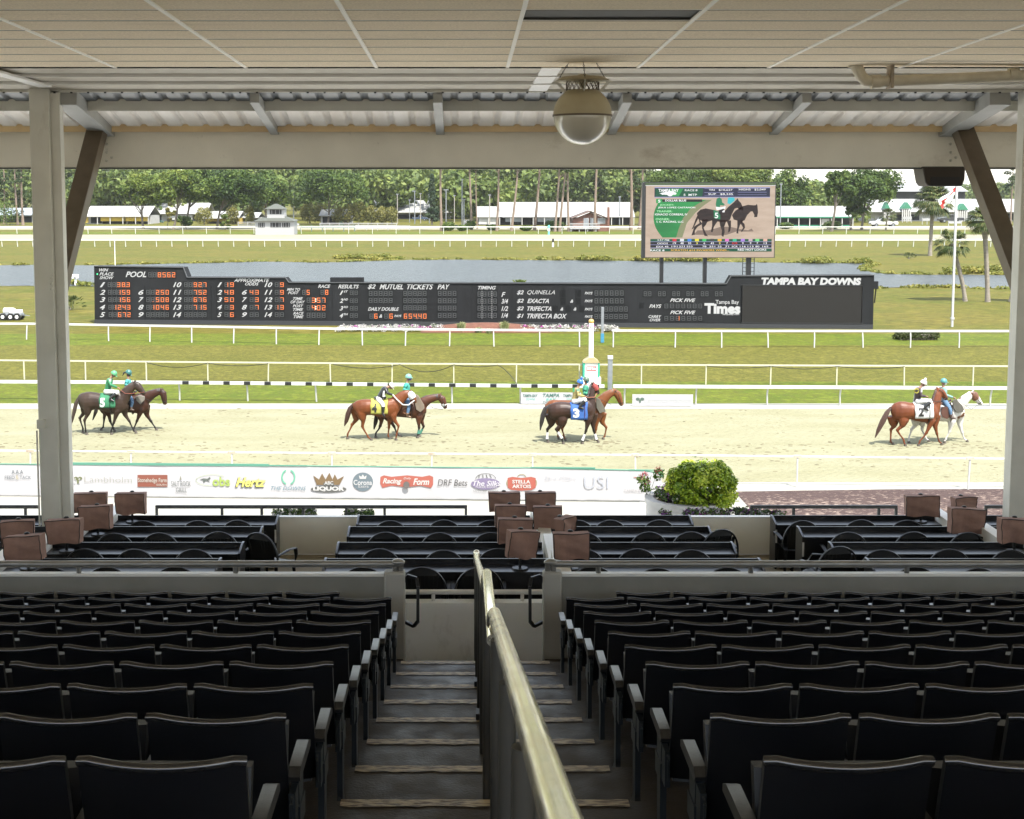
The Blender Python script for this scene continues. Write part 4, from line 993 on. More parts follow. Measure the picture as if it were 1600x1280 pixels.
T('MIN TO', 448.4, 469, 450.4, 454.4); T('POST', 450, 467, 455.6, 459.8); display(471, 485, 451.8, 462, '5', 2)
T('RACE', 497, 516.4, 444.8, 450); display(499.6, 514, 451.8, 462, '8', 2)
T('TIME', 458, 473.4, 464.6, 468.8); T('OF DAY', 454, 476.6, 469.8, 474.2); display(477.8, 509.8, 464, 474.4, '357', 4); 
T('POST', 457.4, 474, 476, 480.2); T('TIME', 458, 474, 481.6, 485.8); display(477.8, 509.8, 475.8, 486.2, '402', 4)
T('RACE', 458.2, 474.6, 487.6, 491.8); T('TIME', 459, 474.6, 493, 497.2); display(477.8, 509.8, 487.4, 498, '', 4)
mb = MB(); 
for y_ in (467.4, 470.6, 479.4, 482.6): BF.quad(mb, 492.8, 494.2, y_-.7, y_+.7, .021)
mb.build('colon_dots', mat('white_dot', (.7, .6, .5), .5, emis=(1, .8, .6), estr=.3), tb, smooth=0)
T('RESULTS', 528.4, 561, 445, 450.8)
for i, (a, b) in enumerate((('1', 'ST'), ('2', 'ND'), ('3', 'RD'), ('4', 'TH'))):
    y_ = (457.6, 470, 481.9, 493.2)[i]; T(a, 530.6, 536.6, y_-3.4, y_+3.4); T(b, 537, 543.8, y_-3.6, y_-.4); display(545.2, 560.2, y_-4.4, y_+4.4, '', 2)
T('$2', 574.7, 587, 444.2, 452.2); T('MUTUEL', 593, 630, 444.2, 452.2); T('TICKETS', 636, 677, 444.2, 452.2); T('PAY', 683.5, 703, 444.2, 452.2)
for y_ in (458.6, 469.6): display(574.9, 614.5, y_-5, y_+5, '', 5, (-.62,))
for y_ in (458.6, 469.8, 481): display(628.9, 667.5, y_-5, y_+5, '', 5, (-.62,))
for y_ in (458.6, 470, 481.6, 493): display(682.9, 714.2, y_-5, y_+5, '', 4, (-.5,))
T('DAILY DOUBLE', 575, 623.6, 480.4, 485.6); display(576, 591, 489, 499.2, '6', 2); T('&', 592.6, 597.4, 491.4, 496.6); display(599, 615, 489, 499.2, '6', 2); T('PAYS', 616, 627.4, 492, 495.6)
display(629.6, 667.5, 489, 499.2, '65440', 5, (.62,))
T('TIMING', 747, 775, 447, 452.4)
for y_ in (459.6, 470.6, 481.8, 492.8): display(744.6, 777.4, y_-5.1, y_+5.1, '', 4, ())
for s_, y_ in (('F', 460.4), ('3/4', 471), ('1/2', 482.4), ('1/4', 493.2)): T(s_, 783.4, 790 if s_ == 'F' else 794, y_-3.8, y_+3.6, .3, .02)
wl_ = MB()
for i in range(14): yy = 455+i*3.15; [BF.quad(wl_, xx-.35, xx+.35, yy, yy+1.6, .02) for xx in (753.2, 768.6)]
wl_.build('timing_divider', M_let, tb, smooth=0)
T('$2', 807.6, 818.4, 453.8, 461); T('QUINELLA', 823.8, 867, 453.8, 461, .35, .015); T('$2', 807.6, 818.4, 467, 473.8); T('EXACTA', 823.8, 857.6, 467, 473.8)
T('$2', 807.6, 818.4, 479, 485.8); T('TRIFECTA', 823.8, 861.6, 479, 485.8); T('$1', 807.6, 818.4, 490.4, 497.6); T('TRIFECTA BOX', 823.8, 886, 490.4, 497.6)
for x_, y_ in ((879.6, 458.4), (903.4, 458.4), (879.6, 470.4), (903.4, 470.4), (867.4, 482.4), (888, 482.4), (908.6, 482.4)): display(x_-4.2, x_+4.2, y_-5.2, y_+5.2, '#', 1)
T('&', 891, 896, 468.2, 473.2); T('&', 875.6, 880.4, 480.6, 485.4); T('&', 896.2, 901, 480.6, 485.4)
for y_, x1 in ((458, 975.6), (470.2, 975.6), (483, 981.8), (494.6, 981.8)): T('PAYS', 913.6, 926, y_-1.8, y_+2.2); display(927.4, x1, y_-5.2, y_+5.2, '', 6 if x1 < 980 else 7, (-.66,))
for x_ in (1004.4, 1026.8, 1049.2, 1071.2, 1093.6, 1115.8): display(x_, x_+14.4, 454.2, 464, '', 2)
T('PICK FIVE', 1047, 1086.8, 466.6, 472); T('PAYS', 1014.4, 1033.6, 475.8, 481.4); display(1036.4, 1098.4, 473.6, 482.8, '', 7, (-.76,)); display(998.6, 1005.6, 472.8, 481.6, '#', 1)
T('PICK FIVE', 1047, 1086.8, 485.6, 491); T('CARRY', 1013.2, 1033.6, 492.6, 497); T('OVER', 1015, 1031.8, 498, 502.2); display(1036.4, 1098.4, 492.8, 502, '1    ', 7)
T('Tampa Bay', 1118, 1154.6, 469, 476.8, .0, .01); T('Times', 1100.4, 1157, 474, 490.4, 0, .05); T('tampabay.com', 1129, 1155, 489.6, 493.2, .2, .01)
T('TAMPA BAY DOWNS', 1189.4, 1345.6, 434.2, 445, 0.12, .06)
mb = MB(); BF.slab(mb, 1159, 1346.5, 446.4, 504.6, .002, .05); sc_ = mb.build('display_panel', mat('off_screen', (0.011, 0.010, 0.009), .6, spec=.2), tb, smooth=0)
mb = MB(); BF.slab(mb, 1157.8, 1347.6, 504.6, 505.6, .002, .07); BF.slab(mb, 1157.8, 1347.6, 445.6, 446.4, .002, .07); BF.slab(mb, 1157.8, 1159, 446.4, 504.6, .002, .07); BF.slab(mb, 1346.5, 1347.6, 446.4, 504.6, .002, .07); mb.build('frame', M_black, sc_, smooth=0)
mb = MB()
for a, b, c, d in ((515, 566, 434.5, 441.6),): u0, z0 = bu(a, d); u1, z1 = bu(b, c); mb.add([BF.at(u, z, o) for o in (-.2, -.9) for u, z in ((u0, z0-.05), (u1, z0-.05), (u1, z1), (u0, z1))], [(0, 1, 2, 3), (7, 6, 5, 4), (0, 4, 5, 1), (1, 5, 6, 2), (2, 6, 7, 3), (3, 7, 4, 0)])
mb.build('roof_box', M_board, tb, smooth=0)
mb = MB(); q = BF.at(*bu(1366, 446), -.3); mb.cbox(q+Vector((.15, 0, 0)), (.3, .3, .5)); mb.tube([q+Vector((.2, 0, -.2)), q+Vector((.12, 0, -1.2))], .05, 6); mb.build('side_box', M_board, tb)

# ---------------- video screen
SF = Face(atY(1008, 402, 95.5), atY(1211, 402, 95.5)); SF.A.z = 0; SF.B.z = 0; SF = Face(SF.A, SF.B)
vs_ = thing('video_screen', 'large video screen on black posts showing two horses and race odds', 'screen', tuple(SF.A))
mb = MB(); SF.slab(mb, 1005.2, 1213, 284.6, 403, -.02, -.85); mb.build('cabinet', M_black, vs_, smooth=0)
mb = MB(); SF.slab(mb, 1001.5, 1007.6, 285.6, 403, -.05, .30); mb.build('side_fin', M_black, vs_, smooth=0)
for px in (1035, 1103): 
    q = SF.p(px, 402, -.4); MB().box(q.x-.13, q.x+.13, q.y-.15, q.y+.15, 0, q.z).build('post', M_black, vs_, smooth=0)
q = SF.p(1171.5, 402, -.4); MB().box(q.x-.17, q.x+.17, q.y-.15, q.y+.15, 0, q.z).build('post', M_black, vs_, smooth=0)
mb = MB()
for dx in (-.42, .42): mb.bar((q.x+dx, q.y, 0), (q.x+dx, q.y, q.z), .05, .05, up=(0, 1, 0))
for i in range(16): mb.bar((q.x-.42, q.y, .3+i*.3), (q.x+.42, q.y, .3+i*.3), .03, .03)
mb.build('ladder', M_black, vs_, smooth=0)
def em(name, c, s=.42, c2=None, sc=3.0):
    m = mat(name, (0.01, 0.01, 0.01), .5, emis=c, estr=s*.68, spec=.05)
    if c2 and not m.get('x'):
        nt = m.node_tree; tc = nt.nodes.new('ShaderNodeTexCoord'); n = nt.nodes.new('ShaderNodeTexNoise'); n.inputs['Scale'].default_value = sc; n.inputs['Detail'].default_value = 6
        mp = nt.nodes.new('ShaderNodeMapping'); mp.inputs['Scale'].default_value = (.5, 1, 2); r = nt.nodes.new('ShaderNodeValToRGB')
        r.color_ramp.elements[0].position = .35; r.color_ramp.elements[1].position = .65
        r.color_ramp.elements[0].color = (*c, 1); r.color_ramp.elements[1].color = (*c2, 1); nt.links.new(tc.outputs['Object'], mp.inputs[0]); nt.links.new(mp.outputs[0], n.inputs[0])
        nt.links.new(n.outputs[0], r.inputs[0]); nt.links.new(r.outputs[0], nt.nodes['Principled BSDF'].inputs['Emission Color']); m['x'] = 1
    return m
VX = lambda X: 1000+X/7.109
VY = lambda Y: 270+Y/7.109
mb = MB(); SF.quad(mb, 1008, 1211.6, 286, 402.2, .0); scr = mb.build('picture', em('screen_sand', (0.55, 0.42, 0.32), .40, (0.66, 0.52, 0.41), 1.2), vs_, smooth=0)
def vq(name, m, *rects, off=.02):
    mb = MB()
    for a, b, c, d in rects: SF.quad(mb, VX(a), VX(b), VY(c), VY(d), off)
    return mb.build(name, m, scr, smooth=0)
def vpoly(name, m, polys, off):
    mb = MB()
    for p in polys: mb.add([SF.p(VX(a), VY(b), off) for a, b in p], [tuple(range(len(p)))])
    return mb.build(name, m, scr, smooth=0)
M_vn = em('screen_navy', (0.02, 0.025, 0.06), .42); M_vg = em('screen_green', (0.02, 0.22, 0.06), .42, (0.04, 0.36, 0.10), .5); M_vw = em('screen_white', (0.95, 0.95, 0.95), .45)
M_vk = em('screen_black', (0.015, 0.015, 0.02), .4); M_vl = em('screen_lilac', (0.35, 0.36, 0.60), .42); M_vd = em('screen_dkgreen', (0.01, 0.10, 0.05), .42)
vq('grass_strip', em('screen_grass', (0.10, 0.15, 0.07), .42), (60, 1505, 112, 140)); vq('rail_strip', M_vw, (60, 1505, 140, 145), off=.025)
vq('top_panel', M_vn, (160, 1445, 168, 272)); vq('panel_rims', M_vl, (160, 1445, 160, 170), (160, 1445, 268, 276), (715, 1040, 176, 179), (715, 1040, 218, 222), (1085, 1405, 176, 179), (1085, 1405, 214, 218), (1085, 1405, 243, 246), (715, 1040, 250, 253), off=.03)
vpoly('logo_panel', M_vd, [[(170, 176), (700, 176), (690, 266), (170, 266)]], .035); vpoly('logo_gloss', M_vg, [[(320, 178), (480, 178), (430, 262), (340, 262)]], .038)
vpoly('logo_horse', M_vw, [[(215, 232), (250, 222), (300, 210), (345, 205), (395, 220), (408, 236), (370, 240), (345, 262), (320, 262), (300, 246), (255, 242)]], .045)
cp = [(150+0, 480)]+[]
arc = [(250, 326)]+[(150+((y_-500)/220)**2*(100 if y_ > 500 else 95), y_) for y_ in range(340, 721, 19)]+[(400, 720), (430, 620), (480, 500), (560, 400), (660, 335), (740, 300), (300, 300)]
vpoly('green_swoosh', M_vg, [arc], .015)
vpoly('swoosh_fade', em('screen_olive', (0.28, 0.30, 0.16), .40), [[(395, 720), (425, 620), (475, 500), (555, 400), (655, 335), (735, 300), (800, 300), (700, 370), (610, 450), (520, 560), (470, 720)]], .012)
vq('name_bar', M_vk, (178, 690, 296, 324), off=.03); vq('number_tile', M_vg, (178, 246, 290, 340), off=.04)
tm = MB(); VT = lambda s, a, b, c, d, bo=.01, sh=0.0: SF.text(tm, s, VX(a), VX(b), VY(c), VY(d), .06, None, sh, bo)
VT('TAMPA BAY', 204, 428, 180, 214, .03); VT('DOWNS', 240, 398, 220, 246, .04); VT('RACE 8', 496, 636, 184, 206); VT('5  MTP', 482, 632, 234, 258); VT('TRI   $10,627', 762, 1026, 182, 204); VT('SUP   $8,345', 756, 1030, 228, 250); VT('HIGH5   $2,049', 1096, 1394, 176, 200)
VT('5', 198, 226, 300, 332, .03); VT('DOLLAR BLUE', 278, 512, 298, 320, .03); VT('JESUS LOPEZ CASTANON', 198, 612, 378, 400, .02); VT('IGNACIO CORREAS, IV', 164, 526, 452, 478, .02); VT('I. C. RACING, LLC', 184, 482, 534, 558, .02)
vq('odds_rows', M_vk, (114, 1462, 736, 836), off=.02); vq('odds_rims', M_vl, (114, 1462, 764, 769), (114, 1462, 798, 803), (114, 1462, 832, 838), off=.03); vq('row_green', M_vd, (114, 1462, 736, 764), (114, 1462, 842, 876), off=.025)
VT('3:57 PM', 190, 322, 740, 756); VT('ODDS', 190, 308, 776, 794); VT('EXA 45', 180, 314, 812, 830); VT('RACE 8', 112, 270, 852, 872, .02); VT('RED HOT LOOKS', 1084, 1402, 844, 866, .02)
cx_ = [382, 465, 549, 631, 713, 800, 883, 965, 1050, 1140, 1226, 1302, 1390]
for s_, x_ in zip(('19', '48', '50', '', '6', '43', '', '7', '', '9', '9', '7', '13'), cx_):
    if s_: VT(s_, x_-9*len(s_), x_+9*len(s_), 768+4, 794)
for s_, x_ in zip(('191', '223', '553', '', '78', '251', '32', '71', 'SCR', '116', '113', '80', '165'), cx_):
    if s_: VT(s_, x_-11*len(s_), x_+11*len(s_), 810, 828)
tm.build('white_text', M_vw, scr, smooth=0)
def vt2(name, m, items):
    mb = MB()
    for s_, a, b, c, d in items: SF.text(mb, s_, VX(a), VX(b), VY(c), VY(d), .06, None, 0, .02)
    mb.build(name, m, scr, smooth=0)
vt2('green_text', em('screen_mint', (0.45, 0.95, 0.5), .42), [('JOCKEY:', 218, 376, 348, 372), ('TRAINER:', 184, 356, 418, 440), ('OWNER:', 172, 326, 504, 528)])
vt2('orange_text', em('screen_orange', (0.95, 0.50, 0.10), .42), [('SCRATCH #14 INVASORS WIND...', 340, 986, 850, 872)])
vt2('yellow_text', em('screen_yellow', (0.95, 0.85, 0.15), .42), [('3', 622, 640, 772, 794), ('3', 874, 892, 772, 794)]); vt2('red_text', em('screen_red', (0.8, 0.05, 0.05), .42), [('SCR', 1020, 1082, 772, 794)])
for i, (c, x_) in enumerate(zip(((.7, .03, .05), (.8, .8, .85), (.05, .25, .8), (.85, .75, .05), (.05, .6, .15), (.05, .05, .05), (.85, .45, .05), (.8, .2, .6), (.05, .55, .3), (.45, .25, .75), (.6, .45, .5), (.2, .75, .25), (.8, .5, .4)), cx_)):
    vq('number_tile', em('tile_%d' % i, c, .42), (x_-22, x_+22, 734, 762), off=.045)
# horses pictured on the screen
M_vh = em('screen_horse', (0.016, 0.009, 0.009), .42, (0.04, 0.022, 0.02), 2.5)
vpoly('pictured_shadow', em('screen_shade', (0.26, 0.19, 0.15), .40), [[(590, 690), (640, 640), (760, 640), (900, 600), (1000, 600), (1100, 625), (1200, 640), (1240, 620), (1262, 652), (1150, 655), (1080, 650), (960, 690), (840, 700), (700, 690)]], .012)
vpoly('pictured_horses', M_vh, [
 [(630, 450), (670, 410), (730, 396), (800, 410), (870, 430), (940, 425), (980, 380), (1040, 330), (1070, 300), (1082, 284), (1095, 310), (1120, 335), (1140, 380), (1140, 415), (1110, 415), (1080, 390), (1050, 400), (1020, 460), (1000, 520), (960, 545), (880, 545), (800, 530), (750, 545), (700, 540), (650, 520)],
 [(640, 470), (615, 520), (595, 580), (572, 630), (590, 620), (620, 560), (650, 500)],
 [(650, 500), (690, 570), (640, 600), (610, 640), (606, 690), (570, 696), (590, 640), (600, 600), (660, 560)], [(690, 520), (760, 520), (730, 580), (705, 610), (730, 670), (755, 706), (715, 700), (690, 620), (685, 580)],
 [(880, 530), (960, 530), (935, 600), (940, 660), (925, 712), (905, 700), (910, 640), (890, 590)], [(800, 530), (860, 540), (820, 600), (806, 660), (786, 658), (800, 590)],
 [(960, 530), (1010, 530), (1010, 600), (1000, 650), (975, 665), (985, 600)],
 [(1140, 372), (1200, 356), (1260, 362), (1286, 360), (1296, 346), (1304, 366), (1310, 440), (1300, 492), (1266, 494), (1270, 470), (1250, 430), (1230, 430), (1190, 470), (1160, 530), (1110, 540), (1040, 520), (1020, 470), (1060, 420)],
 [(1080, 530), (1150, 530), (1110, 580), (1090, 640), (1092, 676), (1070, 672), (1080, 600)], [(1120, 530), (1160, 570), (1166, 610), (1130, 660), (1120, 650), (1145, 610), (1120, 570)]], .03)
vpoly('pictured_silks', em('screen_silk', (0.02, 0.22, 0.10), .42), [[(840, 350), (850, 290), (880, 274), (905, 290), (912, 330), (940, 350), (930, 365), (890, 360), (885, 385), (845, 380)], [(815, 410), (890, 440), (890, 520), (820, 505)]], .045)
vpoly('pictured_shirt', em('screen_teal', (0.05, 0.55, 0.60), .42), [[(970, 340), (975, 280), (1010, 268), (1050, 280), (1050, 310), (1000, 350)]], .028)
vpoly('pictured_breeches', M_vw, [[(840, 378), (900, 385), (950, 372), (945, 400), (880, 410), (850, 416)], [(915, 420), (940, 415), (938, 440), (912, 440)]], .047)
vt2('pictured_number', M_vw, [('5', 828, 868, 444, 506)]); vpoly('pictured_boot', M_vk, [[(870, 420), (925, 398), (935, 410), (900, 440), (910, 470), (878, 462)]], .05)

# ---------------- sponsor banner along the outer rail
NF = Face(G(-120, 774.5), G(1035, 785)); nb = thing('sponsor_banner', 'long white sponsor banner hung along the near track rail', 'banner', tuple(NF.A))
M_vinyl = mat('white_vinyl', (0.31, 0.305, 0.31), .6, 0, (0.29, 0.285, 0.29), 1.2, bump=.25, bscale=2.5, dist=.02)
mb = MB(); n = 90; top = [(-120, 724.5), (0, 726), (480, 729), (780, 732), (829, 732), (982, 735.5), (1012, 737), (1034, 741)]
def ty(px):
    for a, b in zip(top, top[1:]):
        if px <= b[0]: return a[1]+(b[1]-a[1])*(px-a[0])/(b[0]-a[0])
    return top[-1][1]
vs = []; rb = random.Random(11)
for i in range(n+1):
    px = -120+1154*i/n; by = 773+9.5*i/n+rb.uniform(-.5, .5)
    for k in range(5): vs.append(NF.p(px, by+(ty(px)+rb.uniform(-.15, .15)-by)*k/4, .003*sin(i*.9+k)+.004*sin(i*.37)))
mb.add(vs, [(i*5+k, (i+1)*5+k, (i+1)*5+k+1, i*5+k+1) for i in range(n) for k in range(4)]); mb.build('vinyl', M_vinyl, nb, smooth=60)
mb = MB(); mb.tube([NF.p(px, ty(px)-.8, 0) for px in range(-120, 1035, 12)], .018, 5)
mb2 = MB(); [NF.slab(mb2, a, b, ty(a)-1.6, ty(a)-.4, -.01, .02) for a, b in ((110, 420), (829, 930), (982, 1030), (420, 480))]; NF.slab(mb2, 1032, 1036, 733, 745, -.01, .03)
mb.build('hem_cord', mat('green_hem', (0.05, 0.16, 0.11), .7), nb); mb2.build('green_hem', MATS['green_hem'], nb, smooth=0)
mb = MB(); mb.tube([NF.p(px, 773.4+9.5*(px+120)/1154+rb.uniform(-.4, .4), .02) for px in range(-120, 1010, 10)], .02, 5); mb.build('lower_cord', mat('cord_dark', (0.12, .12, .11), .8), nb)
def nt_(name, col, items, rough=.6):
    col = tuple(v*.46 for v in col)
    mb = MB()
    for it in items:
        s_, a, b, c, d = it[:5]; sh = it[5] if len(it) > 5 else 0; bo = it[6] if len(it) > 6 else .0
        NF.text(mb, s_, a, b, c, d, .030, None, sh, bo)
    return mb.build(name, mat('print_'+name, col, rough), nb, smooth=0)
def npoly(name, col, polys, off=.02):
    col = tuple(v*.46 for v in col)
    mb = MB()
    for p in polys: mb.add([NF.p(a, b, off) for a, b in p], [tuple(range(len(p)))])
    return mb.build(name, mat('print_'+name, col, .6), nb, smooth=0)
def ell(cx, cy, rx, ry, n=24, w=None):
    return [(cx+rx*cos(2*pi*i/n), cy+ry*sin(2*pi*i/n)) for i in range(n)]
def ring(cx, cy, rx, ry, w, a0=0, a1=2*pi, n=20):
    out = []
    for i in range(n):
        a = a0+(a1-a0)*i/n; b = a0+(a1-a0)*(i+1)/n
        out.append([(cx+rx*cos(a), cy+ry*sin(a)), (cx+rx*cos(b), cy+ry*sin(b)), (cx+(rx-w)*cos(b), cy+(ry-w)*sin(b)), (cx+(rx-w)*cos(a), cy+(ry-w)*sin(a))])
    return out
C1 = lambda X: X/3.333
D1 = lambda Y: 700+Y/3.333
C2 = lambda X: 420+X/3.333
nt_('feed_sign', (0.16, 0.19, 0.21), [('A.A.A', C1(62), C1(122), D1(113), D1(134)), ('FEED', C1(27), C1(78), D1(144), D1(161)), ('TACK', C1(105), C1(163), D1(144), D1(161))])
nt_('feed_amp', (0.55, 0.48, 0.30), [('&', C1(84), C1(98), D1(140), D1(163))])
nt_('farm_name', (0.42, 0.42, 0.37), [('Lambholm', C1(442), C1(688), D1(150), D1(178), 0, -.015)])
npoly('farm_emblem', (0.20, 0.22, 0.10), [ell(C1(396), D1(158), 3.2, 2.6), ell(C1(418), D1(158), 3.2, 2.6), [(C1(400), D1(155)), (C1(414), D1(155)), (C1(411), D1(186)), (C1(403), D1(186))]])
npoly('farm_emblem_inner', (0.55, 0.55, 0.5), [ell(C1(396), D1(159), 1.5, 1.2), ell(C1(418), D1(159), 1.5, 1.2)], .088)
npoly('brick_plate', (0.30, 0.085, 0.05), [[(C1(717), D1(140)), (C1(873), D1(140)), (C1(873), D1(202)), (C1(717), D1(202))]])
nt_('plate_text', (0.62, 0.58, 0.50), [('Stonehedge Farm', C1(720), C1(870), D1(156), D1(184), 0, .01), ('SOUTH', C1(816), C1(868), D1(186), D1(196), 0, .01)])
nt_('grill_text', (0.22, 0.24, 0.23), [('SALT ROCK', C1(893), C1(994), D1(172), D1(198)), ('GRILL', C1(918), C1(974), D1(206), D1(230))]); npoly('grill_mark', (0.3, 0.3, 0.22), [[(C1(936), D1(165)), (C1(941), D1(142)), (C1(946), D1(165))]])
npoly('oval_ring', (0.50, 0.60, 0.35), ring(C1(1108), D1(168), C1(88), 9, .7, .3*pi, 1.75*pi)); nt_('oval_text', (0.42, 0.55, 0.12), [('obs', C1(1108), C1(1198), D1(150), D1(198), 0, .03)])
npoly('oval_horse', (0.14, 0.16, 0.14), [[(C1(1040), D1(165)), (C1(1060), D1(158)), (C1(1080), D1(160)), (C1(1094), D1(150)), (C1(1098), D1(160)), (C1(1084), D1(168)), (C1(1096), D1(180)), (C1(1074), D1(170)), (C1(1060), D1(182)), (C1(1058), D1(168))]])
nt_('rental_shadow', (0.12, 0.12, 0.07), [('Hertz', C1(1224), C1(1384), D1(155), D1(205), .35, .05)]); nb_ = MB(); NF.text(nb_, 'Hertz', C1(1230), C1(1386), D1(152), D1(200), .036, None, .35, .02); nb_.build('rental_text', mat('print_rental', (0.62, 0.55, 0.10), .6), nb, smooth=0)
npoly('wreath', (0.16, 0.55, 0.36), ring(C2(102), D1(152), 11, 12.5, 2.2, .62*pi, 1.38*pi, 10)+ring(C2(102), D1(152), 11, 12.5, 2.2, -.38*pi, .38*pi, 10)); nt_('downs_text', (0.16, 0.30, 0.38), [('THE DOWNS', C2(12), C2(195), D1(200), D1(218), .3, .0)])
npoly('crown', (0.22, 0.14, 0.06), [[(C2(250), D1(192)), (C2(232), D1(143)), (C2(262), D1(164)), (C2(278), D1(131)), (C2(296), D1(164)), (C2(316), D1(128)), (C2(332), D1(164)), (C2(344), D1(136)), (C2(358), D1(164)), (C2(392), D1(146)), (C2(368), D1(192))]])
npoly('liquor_plate', (0.13, 0.13, 0.12), [ell(C2(312), D1(214), 28, 5.2), [(C2(285), D1(180)), (C2(340), D1(180)), (C2(340), D1(205)), (C2(285), D1(205))]], .022); nt_('liquor_text', (0.72, 0.71, 0.69), [('ABC', C2(290), C2(336), D1(172), D1(190), 0, .02), ('LIQUOR', C2(232), C2(394), D1(200), D1(225), 0, .05)])
npoly('round_badge', (0.17, 0.22, 0.25), [ell(C2(490), D1(176), 16, 14.6)]); nt_('badge_text', (0.70, 0.70, 0.70), [('Corona', C2(442), C2(538), D1(166), D1(192), 0, .02), ('Extra', C2(468), C2(520), D1(192), D1(206), 0, .0)]); npoly('badge_crown', (0.72, 0.70, 0.66), [[(C2(474), D1(160)), (C2(470), D1(142)), (C2(482), D1(150)), (C2(490), D1(137)), (C2(498), D1(150)), (C2(510), D1(142)), (C2(506), D1(160))]], .026)
npoly('red_ribbon', (0.50, 0.13, 0.09), [[(C2(582), D1(150)), (C2(600), D1(142)), (C2(640), D1(150)), (C2(720), D1(142)), (C2(800), D1(150)), (C2(838), D1(142)), (C2(856), D1(150)), (C2(856), D1(190)), (C2(845), D1(208)), (C2(790), D1(196)), (C2(718), D1(204)), (C2(640), D1(196)), (C2(592), D1(208)), (C2(580), D1(185))]])
nt_('ribbon_text', (0.74, 0.70, 0.66), [('Racing', C2(594), C2(692), D1(158), D1(192), .3, .03), ('Form', C2(752), C2(836), D1(158), D1(192), .3, .03), ('Daily', C2(703), C2(742), D1(152), D1(166), .2, .0)]); npoly('ribbon_figure', (0.16, 0.14, 0.13), [ell(C2(718), D1(190), 5.0, 5.6)], .09)
nt_('bets_text', (0.12, 0.115, 0.11), [('DRF Bets', C2(880), C2(1034), D1(164), D1(196), .18, .0)])
npoly('purple_oval', (0.27, 0.22, 0.36), [ell(C2(1130), D1(187), 23, 9)]); nt_('oval_caption', (0.72, 0.70, 0.74), [('The Silks', C2(1062), C2(1208), D1(170), D1(196), .25, .02), ('POKER ROOM', C2(1078), C2(1186), D1(197), D1(208), 0, .0)]); npoly('oval_arc', (0.15, 0.16, 0.15), ring(C2(1130), D1(160), 16, 8.5, .8, pi, 2*pi)+[[(C2(1130+d), D1(138)), (C2(1134+d), D1(138)), (C2(1140+d*1.2), D1(156)), (C2(1136+d*1.2), D1(156))] for d in (-36, -18, 0, 18)])
nt_('oval_foot', (0.25, 0.25, 0.25), [('TAMPA BAY DOWNS', C2(1064), C2(1196), D1(219), D1(227))])
npoly('red_crest', (0.50, 0.12, 0.08), [[(C2(1244), D1(156)), (C2(1268), D1(150)), (C2(1316), D1(156)), (C2(1366), D1(150)), (C2(1390), D1(156)), (C2(1390), D1(206)), (C2(1370), D1(218)), (C2(1316), D1(222)), (C2(1262), D1(218)), (C2(1244), D1(206))]]); npoly('crest_rim', (0.42, 0.34, 0.18), ring(C2(1317), D1(182), 24, 13.5, 1.3, -.15*pi, .2*pi, 6)+ring(C2(1317), D1(182), 24, 13.5, 1.3, .8*pi, 1.15*pi, 6)+ring(C2(1317), D1(152), 7, 5, 1.2, pi, 2*pi, 8), .018)
nt_('crest_text', (0.74, 0.70, 0.66), [('STELLA', C2(1268), C2(1362), D1(166), D1(184), 0, .03), ('ARTOIS', C2(1268), C2(1366), D1(190), D1(208), 0, .03)])
C3 = lambda X: 760+X/3.333
nt_('script_text', (0.54, 0.56, 0.62), [('Sara Pillars', C3(300), C3(470), D1(142), D1(166), .5, -.02), ('USI', C3(508), C3(634), D1(148), D1(210), 0, -.01)]); nt_('faded_text', (0.50, 0.48, 0.48), [('TAMPA BAY', C3(715), C3(830), D1(216), D1(230))])
npoly('red_corner', (0.42, 0.16, 0.12), [[(C3(760), D1(150)), (C3(800), D1(152)), (C3(865), D1(180)), (C3(800), D1(166))]])

# banners on the inner rail
def small_banner(gl, px0, px1, y0, y1, label, texts, emb=()):
    A = G(px0, y1+1.5); B = G(px1, y1+1.7); F_ = Face(A, B); t = thing('rail_banner', label, 'banner', tuple(A), 0, 'banners on the inner rail')
    mb = MB(); F_.slab(mb, px0, px1, y0, y1, -.02, .0); mb.build('vinyl', M_vinyl, t, smooth=0)
    for s_, a, b, c, d, col, sh, bo in texts:
        mb = MB(); F_.text(mb, s_, a, b, c, d, .015, None, sh, bo); mb.build('lettering', mat('ink_%02d%02d%02d' % tuple(int(v*99) for v in col), col, .6), t, smooth=0)
    if emb:
        mb = MB(); [mb.add([F_.p(a, b, .015) for a, b in p], [tuple(range(len(p)))]) for p in emb]; mb.build('emblem', mat('emblem_green', (0.05, 0.08, 0.06), .6), t, smooth=0)
dg_ = (0.03, 0.09, 0.07)
small_banner(gC, 814, 908, 613.5, 631, 'white banner with green lettering on the inner rail behind the two horses at the finish',
 [('TAMPA BAY', 817, 840, 616, 620.5, dg_, .2, .02), ('DOWNS', 822, 836, 622, 625.5, (.06, .28, .22), .2, 0), ('TAMPA', 848, 874, 615, 620.5, dg_, .2, .02), ('BAY', 853, 869, 622, 626, (.06, .28, .22), .2, 0), ('DOWNS', 848, 873, 627, 630.5, dg_, .2, 0), ('TAMPA BAY', 880, 903, 616, 620.5, dg_, .2, .02), ('DOWNS', 885, 899, 622, 625.5, (.06, .28, .22), .2, 0)])
small_banner(gC, 988, 1083, 616.5, 634.2, 'white banner with a small dark emblem on the inner rail right of the finish',
 [('LambholmSouth', 1007, 1080, 621.5, 629, (0.30, 0.31, 0.30), 0, -.012)], [ell(996.6, 623.6, 3.2, 2.4, 12), ell(1003.4, 623.6, 3.2, 2.4, 12), [(998.2, 625), (1001.8, 625), (1001, 629.6), (999, 629.6)]])
